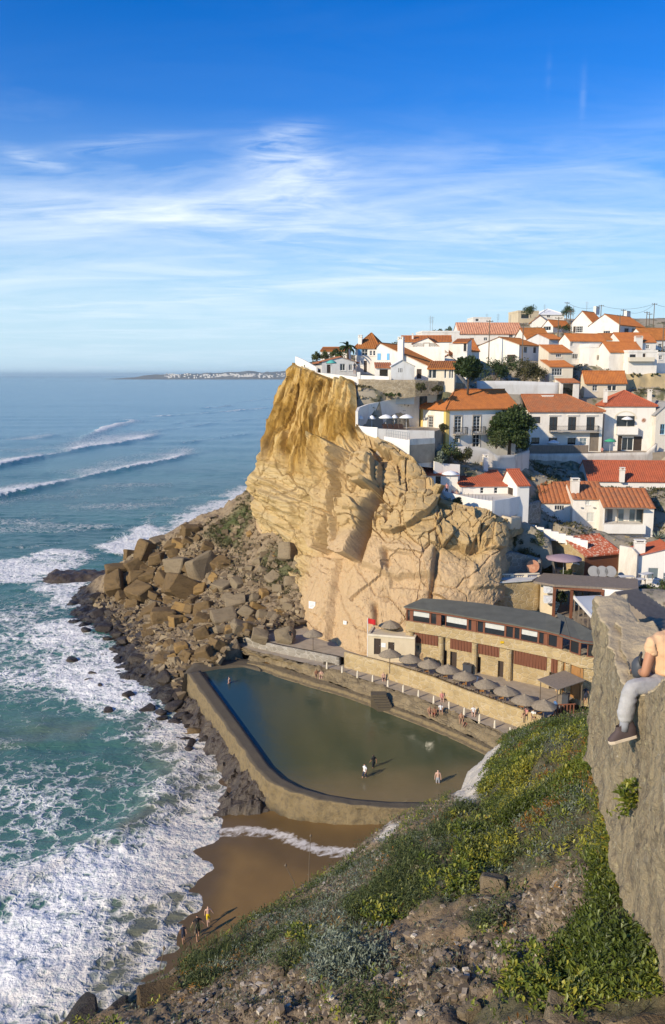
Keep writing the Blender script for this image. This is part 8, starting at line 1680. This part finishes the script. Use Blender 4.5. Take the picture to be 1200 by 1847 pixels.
def leaves(name, P, mat, size, rs, k=9, spread=.05, up=.9, asp=.36, label=None, hgt=.05, tonec=None, curl=.2):
 """tufts of k pointed leaves round each point"""
 n=len(P);ci=np.repeat(np.arange(n), k);sz=(size*(.6+.8*rs.rand(n)))[ci][:, None];a=rs.rand(n*k)*6.283;el=rs.uniform(.1, 1.35, n*k)*up
 d=np.stack([np.cos(a)*np.cos(el), np.sin(a)*np.cos(el), np.sin(el)], -1);sd_=np.stack([-np.sin(a), np.cos(a), np.zeros_like(a)], -1)
 base=P[ci]+rs.normal(size=(n*k, 3))*np.array([spread, spread, spread*.5]);base[:, 2]+=hgt*rs.rand(n*k)
 m_=base+d*sz*.55;tip=base+d*sz+np.array([0, 0, -1])*sz*curl;wd_=sz*asp*.5
 V=np.stack([base, m_+sd_*wd_, tip, m_-sd_*wd_], 1).reshape(-1, 3);t=(np.repeat(rs.rand(n)if tonec is None else tonec, k)*.6+rs.rand(n*k)*.45).clip(0, 1)
 o=np_mesh(name, V, np.arange(n*k*4).reshape(-1, 4), M[mat], None, False, {'tone':np.repeat(t, 4)});
 return tag(o, label, 'ground cover', kind='stuff')
nzf=fbm(FL[:, 0]*1.6, FL[:, 1]*1.6, 0, 4, 220);cl=sstep(-.08, .3, nzf)
P, i, rs=scat(msk['s']*(.03+cl**1.5)+.012*cl, 11500, 1);P[:, 2]+=.03;leaves('succulent_leaves', P, 'leaf_succ', .072, rs, 11, .05, 1.0, .36, 'fleshy yellow green ground cover along the foot of the stone wall', .08, sstep(-.5, .5, fbm(P[:, 0]*1.1, P[:, 1]*1.1, 0, 3, 221)))
P, i, rs=scat(np.maximum(msk['s']*.5, msk['d'])*(.02+cl**2)+.01*cl*(1-msk['t'])+.003, 7500, 2);leaves('scrub_leaves', P, 'leaf_mid', .08, rs, 10, .08, 1.0, .22, 'dark green scrub spreading over the near slope', .12)
P, i, rs=scat(msk['d']*(.05+cl**2)+.006, 4200, 3);leaves('grass_tufts', P, 'leaf_dark', .10, rs, 14, .06, 1.15, .05, 'wiry dark grass tufts over the near slope', .02)
P, i, rs=scat(msk['d']*sstep(.1, -.2, nzf)+.02+msk['t']*.05, 2600, 4);leaves('grey_scrub_leaves', P, 'leaf_grey', .06, rs, 9, .07, 1.0, .24, 'pale grey green scrub between the stones', .08)
P, i, rs=scat((msk['s']+.25*msk['d'])*sstep(.1, .4, -fbm(FL[:, 0]*.9, FL[:, 1]*.9, 0, 3, 223))+.004, 1500, 5);leaves('rusty_leaves', P, 'leaf_rust', .065, rs, 8, .05, 1.0, .3, 'rust coloured dying leaves among the ground cover', .06)
P, i, rs=scat(msk['d']*.3+msk['t']*.6+.25, 5200, 6);leaves('dry_grass', P, 'leaf_olive', .09, rs, 8, .05, 1.1, .07, 'short dry grass and stalks on the stony ground', .01)
P, i, rs=scat(msk['t']+.10*(1-msk['s']), 24000, 7);n=len(P);s=(.010+.048*rs.rand(n)**5)[:, None, None]
c8=cube[None]*(1-.45*rs.rand(n, 8, 1))*(np.array([1, .8, .6])*(.7+.6*rs.rand(n, 1, 3)))*s;a=rs.rand(n)*6.28;ca, sa=np.cos(a)[:, None], np.sin(a)[:, None]
V=np.stack([c8[..., 0]*ca-c8[..., 1]*sa, c8[..., 0]*sa+c8[..., 1]*ca, c8[..., 2]], -1)+P[:, None, :];tone=np.repeat(rs.rand(n), 8)
m, nt, b=new_mat('slope_stones');at=N(nt, 'ShaderNodeAttribute', attribute_name='tone').outputs['Fac'];c=ramp(nt, at, [(0, (.08, .058, .036)), (.6, (.20, .148, .092)), (.92, (.34, .27, .19)), (1, (.55, .48, .38))]);L(nt, c, b.inputs['Base Color']);b.inputs['Roughness'].default_value=.95
tag(np_mesh('stones', V.reshape(-1, 3), (cf[None]+np.arange(n)[:, None, None]*8).reshape(-1, 4), m, smooth=False, attrs={'tone':tone}), 'loose stones over the near slope', 'stones', kind='stuff')
def on_slope(u, v):i=np.argmin((uu_f-u)**2+(vv_f-v)**2);return Vector(FL[i])
for u, v, s, mk, lb in((892, 1600, .26, 'rk_grey', 'lone tan block half sunk in the middle of the near slope'), (650, 1792, .12, 'rk_grey', 'pale stone standing out on the gravel left of the grey bush'), (150, 1838, .45, 'rk_wet', 'black rock at the bottom left corner of the near slope'), (215, 1822, .4, 'rk_wet', 'dark rock beside the black one at the lower left crest'), (290, 1800, .38, 'rk_brown', 'dark brown rock on the lower left crest of the slope'), (720, 1712, .15, 'rk_grey', 'grey stone beside the grey-leaved bush'), (850, 1830, .14, 'rk_grey', 'stone among the leaves at the bottom edge of the picture'), (1010, 1835, .2, 'rk_grey', 'white topped rock at the bottom edge near the leaves'), (965, 1512, .09, 'rk_grey', 'small pale stone in the scrub below the wall')):
 rock(on_slope(u, v), s, mk, '', None, .4, .8, 'rocks lying on the near slope', lb)
rock(W(1180, 1868, t=4.6), .24, 'rk_brown', '', 11, .2, .7, 'rocks lying on the near slope', 'blurred brown rock in the bottom right corner next to the viewer')
def clump(u, v, mat, label, n, k, size, r, asp, up=1.0, seed=0, nm='shrub'):
 rs=np.random.RandomState(seed);C0=on_slope(u, v);d=rs.normal(size=(n, 3))*np.array([r, r, r*.45]);d[:, 2]=np.abs(d[:, 2]);P=np.array(C0)+d;o=leaves(nm, P, mat, size, rs, k, .03, up, asp, None, .02);o['kind']='thing';tag(o, label, 'shrub')
clump(640, 1742, 'leaf_grey', 'silvery grey leaved bush in the middle of the near slope', 260, 9, .075, .26, .3, 1.1, 31);clump(595, 1765, 'leaf_grey', 'smaller silvery bush to the left of the grey leaved bush', 110, 8, .07, .17, .3, 1.1, 32)
clump(405, 1728, 'leaf_mid', 'soft green grassy tuft on the crest above the beach walkers', 200, 14, .16, .26, .05, 1.2, 33);clump(1000, 1795, 'leaf_succ', 'large leaved yellow green clump at the bottom of the slope', 160, 10, .085, .3, .4, 1.0, 34);clump(830, 1600, 'leaf_succ', 'bright yellow green clump in the scrub left of the lone tan block', 70, 9, .1, .22, .4, 1.0, 35);clump(550, 1700, 'leaf_succ', 'small yellow flowering clump in the dark scrub', 40, 9, .08, .15, .4, 1.0, 36);clump(700, 1660, 'leaf_succ', 'yellow green clump on the crest side of the grey bush', 50, 9, .09, .18, .4, 1.0, 37)
for u, v, h, ln, lb in((558, 1590, 1.15, .05, 'tall thin dead stalk standing on the crest over the wet beach'), (537, 1620, .75, -.25, 'leaning thin stalk left of the tall dead stalk'), (330, 1745, .7, .25, 'thin stalk leaning right above the beach walkers'), (285, 1785, .75, .12, 'thin curved stalk on the lower left crest')):
 C0=on_slope(u, v);s=MB();s.tube([C0-Vector((0, 0, .1)), C0+Vector((ln*.3, 0, h*.5)), C0+Vector((ln, 0, h))], .012, 5, .006);s.lathe([(.0, -.05), (.03, 0), (.0, .06)], 6, Matrix.Translation(C0+Vector((ln, 0, h))));tag(s.build('dead_stalk', M['pole']), lb, 'stalk', 'dead stalks on the crest of the slope')
# weathered wall of the viewpoint
m, nt, b=new_mat('lichen_wall_stone');co=coords(nt, (2.0, 2.0, .62));cs=coords(nt)
c=mixc(nt, noise(nt, co, 1.5, 7, .72, .5), (.47, .37, .22, 1), (.31, .245, .15, 1));c=mixc(nt, ramp(nt, noise(nt, co, 3.4, 7, .75, .7), [(.48, (0, 0, 0, 1)), (.64, (.9, )*3)]), c, (.14, .11, .075, 1))
c=mixc(nt, ramp(nt, noise(nt, co, 2.4, 6, .7, .4), [(.58, (0, 0, 0, 1)), (.70, (.8, )*3)]), c, (.46, .40, .29, 1));c=mixc(nt, ramp(nt, noise(nt, cs, 7, 6, .75), [(.57, (0, 0, 0, 1)), (.66, (.85, )*3)]), c, (.56, .47, .27, 1))
c=mixc(nt, ramp(nt, noise(nt, cs, 16, 4, .7), [(.66, (0, 0, 0, 1)), (.72, (.9, )*3)]), c, (.66, .60, .48, 1));c=mixc(nt, ramp(nt, noise(nt, cs, 11, 5, .7), [(.60, (0, 0, 0, 1)), (.7, (.7, )*3)]), c, (.07, .055, .04, 1))
L(nt, c, b.inputs['Base Color']);b.inputs['Roughness'].default_value=.95;bump(nt, b, math_n(nt, 'ADD', noise(nt, co, 3.5, 8, .75), math_n(nt, 'MULTIPLY', noise(nt, cs, 18, 5, .7), .6)), 1.0, .12);M['wall_near']=m
m, nt, b=new_mat('wall_top_mortar');cs=coords(nt);c=mixc(nt, noise(nt, cs, 2.2, 7, .7), (.52, .41, .25, 1), (.38, .30, .19, 1));c=mixc(nt, ramp(nt, noise(nt, cs, 22, 4, .7), [(.6, (0, 0, 0, 1)), (.7, (.6, )*3)]), c, (.18, .14, .09, 1));L(nt, c, b.inputs['Base Color']);b.inputs['Roughness'].default_value=.95;bump(nt, b, noise(nt, cs, 14, 7, .75), .8, .04);M['wall_cap']=m
def near_wall(name, top, foot, cap, seed, dsp=.05, parent=None):
 """left face from its top edge to its foot, then the top surface, all of one rough skin"""
 n=160;T_=catmull(np.array([list(W(*p[:2], t=p[2]))for p in top]), n);Fo=catmull(np.array([list(W(*p[:2], t=p[2]))for p in foot]), n);C_=catmull(np.array([list(W(*p[:2], t=p[2]))for p in cap]), n)
 rows=[];nv=110
 for j in range(nv+1):rows.append(Fo+(T_-Fo)*(j/nv))
 for j in range(1, 26):rows.append(T_+(C_-T_)*(j/25))
 for j in range(1, 12):q=C_.copy();q[:, 2]-=j*.25;rows.append(q)
 V=np.stack(rows);y, z=V[..., 1].copy(), V[..., 2].copy();x=V[..., 0].copy();d=fbm(y*1.2, z*.45, x, 4, seed)*dsp*1.6+fbm(y*5, z*2.2, x*5, 4, seed+1)*dsp*.7+fbm(y*14, z*9, x*14, 3, seed+2)*dsp*.5
 fade=np.ones(V.shape[0]);V[..., 0]-=d*np.r_[np.ones(nv-2), np.linspace(1, .3, 6), np.full(V.shape[0]-nv-4, .3)][:, None];V[..., 2]+=np.r_[np.zeros(nv-3), np.linspace(0, 1, 6), np.ones(V.shape[0]-nv-3)][:, None]*fbm(x*2.5, y*2.5, 0, 5, seed+3)*dsp*.9
 V[..., 1]+=d*.5*(np.arange(n)<12)[None];q=grid_quads(V.shape[0], n);mi=np.repeat((np.arange(V.shape[0]-1)>=nv-1).astype(int), n-1);o=np_mesh(name, V.reshape(-1, 3), q, None, parent, True, None, mi, [M['wall_near'], M['wall_cap']])
 bm=bmesh.new();bm.from_mesh(o.data);bm.verts.ensure_lookup_table()
 for c_ in(0, n-1):
  try:bm.faces.new([bm.verts[r*n+c_]for r in range(V.shape[0])])
  except ValueError:pass
 bm.to_mesh(o.data);bm.free();return o
NW=empty('stone_wall', W(1100, 1500, t=9.7), 0, 'weathered grey stone wall of the viewpoint with a person sitting on it', 'stone wall')
w1=near_wall('wall', [(1080, 1078, 10.7), (1088, 1110, 10.1), (1098, 1160, 9.35), (1112, 1200, 8.95), (1126, 1228, 8.6), (1150, 1248, 8.15), (1180, 1260, 7.75), (1210, 1262, 7.4)], [(1072, 1372, 10.55), (1078, 1395, 10.15), (1088, 1440, 9.7), (1098, 1530, 9.1), (1118, 1610, 8.65), (1146, 1695, 8.1), (1185, 1775, 7.6), (1240, 1860, 7.0)], [(1128, 1076, 10.7), (1140, 1110, 10.2), (1176, 1160, 9.5), (1205, 1190, 9.1), (1240, 1220, 8.7), (1280, 1240, 8.3), (1310, 1240, 7.9), (1340, 1240, 7.5)], 300, .085);adopt(w1, NW)
w2=near_wall('wall', [(1120, 1122, 9.75), (1123, 1150, 9.4), (1129, 1185, 9.0), (1138, 1212, 8.65), (1150, 1226, 8.4)], [(1121, 1260, 9.7), (1124, 1290, 9.35), (1130, 1320, 8.95), (1140, 1330, 8.6), (1152, 1330, 8.35)], [(1178, 1117, 9.75), (1196, 1143, 9.4), (1225, 1175, 9.0), (1255, 1200, 8.65), (1275, 1215, 8.4)], 310, .075);adopt(w2, NW)
w3=near_wall('wall', [(1172, 1246, 7.75), (1186, 1236, 7.4), (1205, 1212, 7.0), (1240, 1180, 6.4)], [(1172, 1760, 7.7), (1190, 1800, 7.35), (1222, 1850, 6.9), (1290, 1900, 6.3)], [(1300, 1246, 7.75), (1320, 1236, 7.4), (1350, 1212, 7.0), (1400, 1180, 6.4)], 320, .09);adopt(w3, NW)
rs=np.random.RandomState(8);P0=W(1150, 1445, t=8.35);o=leaves('wall_plant', np.array(P0)+rs.normal(size=(26, 3))*np.array([.05, .06, .10])-np.array([.08, 0, 0]), 'leaf_succ', .085, rs, 8, .02, 1.0, .4, None, .01);o['kind']='thing';tag(o, 'small green plant growing out of the face of the stone wall', 'plant')
s=MB()
for k in range(14):
 q0=W(1108+k*6.6, 1076+k*5.2, t=12.4-k*.12);q1=W(1150+k*6.6, 1070+k*4.6, t=12.9-k*.1);s.tube([q0, q1], .075, 4)
tag(s.build('slatted_roof', M['wood_g']), 'grey slatted timber roof behind the stone wall at the right edge', 'roof')
s=MB();P=[W(1122, 1078, t=11.6), W(1140, 1090, t=11.4), W(1178, 1117, t=10.9), W(1150, 1130, t=10.6)];s.prism([(p.x, p.y)for p in P], P[0].z-.9, P[0].z-.35);tag(s.build('black_tarpaulin', M['bin']), 'black plastic sheet in the gap behind the stone wall', 'tarpaulin')
# person sitting on the wall
def limb(name, nodes, rad, mat, parent, sub=2, dsp=0.0, seed=0, edges=None):
 me=skinned(name, [tuple(p)for p in nodes], edges or[(i, i+1)for i in range(len(nodes)-1)], rad, sub);me.materials.append(mat)
 if dsp:
  co_=np.zeros(len(me.vertices)*3, np.float32);me.vertices.foreach_get('co', co_);nn=np.zeros_like(co_);me.vertices.foreach_get('normal', nn);c3, n3=co_.reshape(-1, 3), nn.reshape(-1, 3)
  c3+=n3*(dsp*(np.abs(fbm(c3[:, 0]*6, c3[:, 1]*6, c3[:, 2]*16, 3, seed))-.25))[:, None];me.vertices.foreach_set('co', c3.ravel())
 for p in me.polygons:p.use_smooth=True
 o=bpy.data.objects.new(name, me);COL.objects.link(o);o.parent=parent;return o
HP=W(1196, 1240, t=8.25);PE=empty('person', HP, 0, 'person in pale orange t-shirt and grey trousers sitting on the stone wall', 'person')
def q_(u, v, t):return W(u, v, t=t)-HP
hip=q_(1196, 1234, 8.3);hl_, kn, an, toe=q_(1176, 1240, 8.2), q_(1136, 1240, 8.12), q_(1126, 1312, 8.1), q_(1096, 1322, 8.11);hr2, kr, ar_, tr_=q_(1205, 1228, 8.5), q_(1162, 1232, 8.62), q_(1150, 1300, 8.6), q_(1138, 1318, 8.55)
ch, nk, sl, el, wr=q_(1203, 1170, 8.3), q_(1218, 1128, 8.3), q_(1177, 1162, 8.22), q_(1164, 1216, 8.2), q_(1152, 1208, 8.55);sr, er, wrr=q_(1238, 1160, 8.5), q_(1228, 1215, 8.7), q_(1190, 1222, 8.75)
TR=simple('grey_trouser_cloth', (.43, .41, .385), .85, .2, 14, .4);TS=simple('pale_orange_shirt_cloth', (.72, .44, .24), .85, .12, 8, .3);SKN=simple('warm_skin', (.46, .22, .12), .55, .15, 6, .15)
body=limb('body', [hip, (hip+ch)*.5, ch, nk, nk+Vector((.03, .02, .1)), nk+Vector((.05, .03, .2)), sl, el, (el+wr)*.5, wr, sr, er, wrr], [(.14, .11), (.13, .1), (.16, .11), .06, .085, .08, .055, .047, .042, .03, .055, .043, .03], SKN, PE, 2, 0, 0, [(0, 1), (1, 2), (2, 3), (3, 4), (4, 5), (2, 6), (6, 7), (7, 8), (8, 9), (2, 10), (10, 11), (11, 12)])
tr=limb('trousers', [hip, hl_, (hl_+kn)*.5+Vector((0, 0, .01)), kn, kn+(an-kn)*.3, kn+(an-kn)*.7, an+Vector((0, 0, .03)), hr2, kr, ar_], [(.16, .13), (.115, .11), (.1, .098), (.088, .085), (.082, .084), (.076, .08), (.072, .078), .11, .085, .072], TR, PE, 3, .024, 5, [(0, 1), (1, 2), (2, 3), (3, 4), (4, 5), (5, 6), (0, 7), (7, 8), (8, 9)])
sh=limb('shirt', [hip+Vector((0, 0, .06)), (hip+ch)*.5+Vector((0, 0, .03)), ch+Vector((0, 0, .02)), nk-Vector((0, 0, .06)), sl, sl+(el-sl)*.42, sr, sr+(er-sr)*.42], [(.185, .15), (.17, .135), (.19, .14), .095, .085, .088, .085, .085], TS, PE, 3, .03, 9, [(0, 1), (1, 2), (2, 3), (2, 4), (4, 5), (2, 6), (6, 7)])
q=MB();q.lathe([(.01, .13), (.07, .11), (.105, .04), (.1, -.05), (.07, -.1)], 10, Matrix.Translation(nk+Vector((.05, .0, .2))));q.build('hair', HAIR, PE, True)
for b_, t_, nm in((an, toe, 'shoe'), (ar_, tr_, 'shoe')):
 f_=(t_-b_);f_.z=0;f_=f_.normalized();Mx=Matrix(((f_.x, -f_.y, 0, b_.x), (f_.y, f_.x, 0, b_.y), (0, 0, 1, b_.z), (0, 0, 0, 1)))@Matrix.Rotation(R(16), 4, 'Y')
 so=MB();out_=[(-.09, -.033), (-.03, -.04), (.06, -.045), (.13, -.046), (.175, -.03), (.185, 0), (.172, .03), (.13, .043), (.06, .036), (-.03, .036), (-.09, .032), (-.105, 0)]
 so.prism(out_, [-.13]*12, [-.095]*12, Mx);s_o=so.build(nm, simple('shoe_sole', (.62, .50, .36), .8), PE);bevel(s_o, .006)
 up_=MB();rows=[]
 for zz_, sc, sh_ in((-.094, 1.0, 0), (-.06, .97, -.004), (-.03, .82, -.03), (0.0, .60, -.055), (.035, .52, -.06), (.05, .5, -.06)):
  rows+=[Mx@Vector((x*(sc if x>0 else min(1, sc+.25))+(sh_*.3), y*(sc+.12 if zz_>-.05 else sc), zz_+(-.02 if x>.12 and zz_>-.08 else 0)))for x, y in out_]
 up_.add(rows, [(i*12+j, i*12+(j+1)%12, (i+1)*12+(j+1)%12, (i+1)*12+j)for i in range(5)for j in range(12)]);u_o=up_.build('upper', simple('dark_brown_shoe_cloth', (.085, .06, .055), .8), s_o, True)
 so=MB();so.tube([b_+Vector((0, 0, -.03)), b_+Vector((0, 0, .07))], .045, 10, .045);so.build('sock', CL['grey'], PE, True)
hd_=wr+Vector((-.02, .05, .02));dirn=(wr-el).normalized();nod=[wr, wr+dirn*.05, wr+dirn*.1];rd=[.028, (.04, .022), (.042, .02)];ed=[(0, 1), (1, 2)];sd2=dirn.cross(Vector((0, 0, 1))).normalized()
for k, (l_, o_)in enumerate(((.075, -.032), (.085, -.011), (.08, .011), (.062, .031))):
 b0=nod[2]+sd2*o_*.9;p1=b0+dirn*l_*.45+Vector((0, 0, -.008));p2=p1+dirn*l_*.35+Vector((0, 0, -.022));p3=p2+dirn*l_*.15+Vector((0, 0, -.022));i0=len(nod);nod+=[b0+dirn*.01, p1, p2, p3];rd+=[.011, .0095, .0088, .008];ed+=[(2, i0), (i0, i0+1), (i0+1, i0+2), (i0+2, i0+3)]
i0=len(nod);b0=nod[1]-sd2*.035;nod+=[b0, b0+dirn*.035-sd2*.02-Vector((0, 0, .012)), b0+dirn*.06-sd2*.022-Vector((0, 0, .03))];rd+=[.013, .011, .0095];ed+=[(1, i0), (i0, i0+1), (i0+1, i0+2)]
limb('hand', nod, rd, SKN, PE, 2, 0, 0, ed)
CP_=q_(1152, 1206, 8.45)+HP;e=empty('black_bag', CP_, 0, 'small black bag held against the knee of the person on the wall', 'bag');s=MB();s.lathe([(0, -.10), (.06, -.09), (.085, -.03), (.085, .05), (.055, .10), (.02, .125), (0, .125)], 14, Matrix.Diagonal((.8, 1, 1, 1)));s.build('pouch', M['bin'], e, True)
MB().tube([(0, -.07, .05), (-.03, -.09, .12), (0, -.05, .17), (.03, .03, .16), (.02, .07, .08)], .012, 6).build('strap', M['metal_d'], e, True)
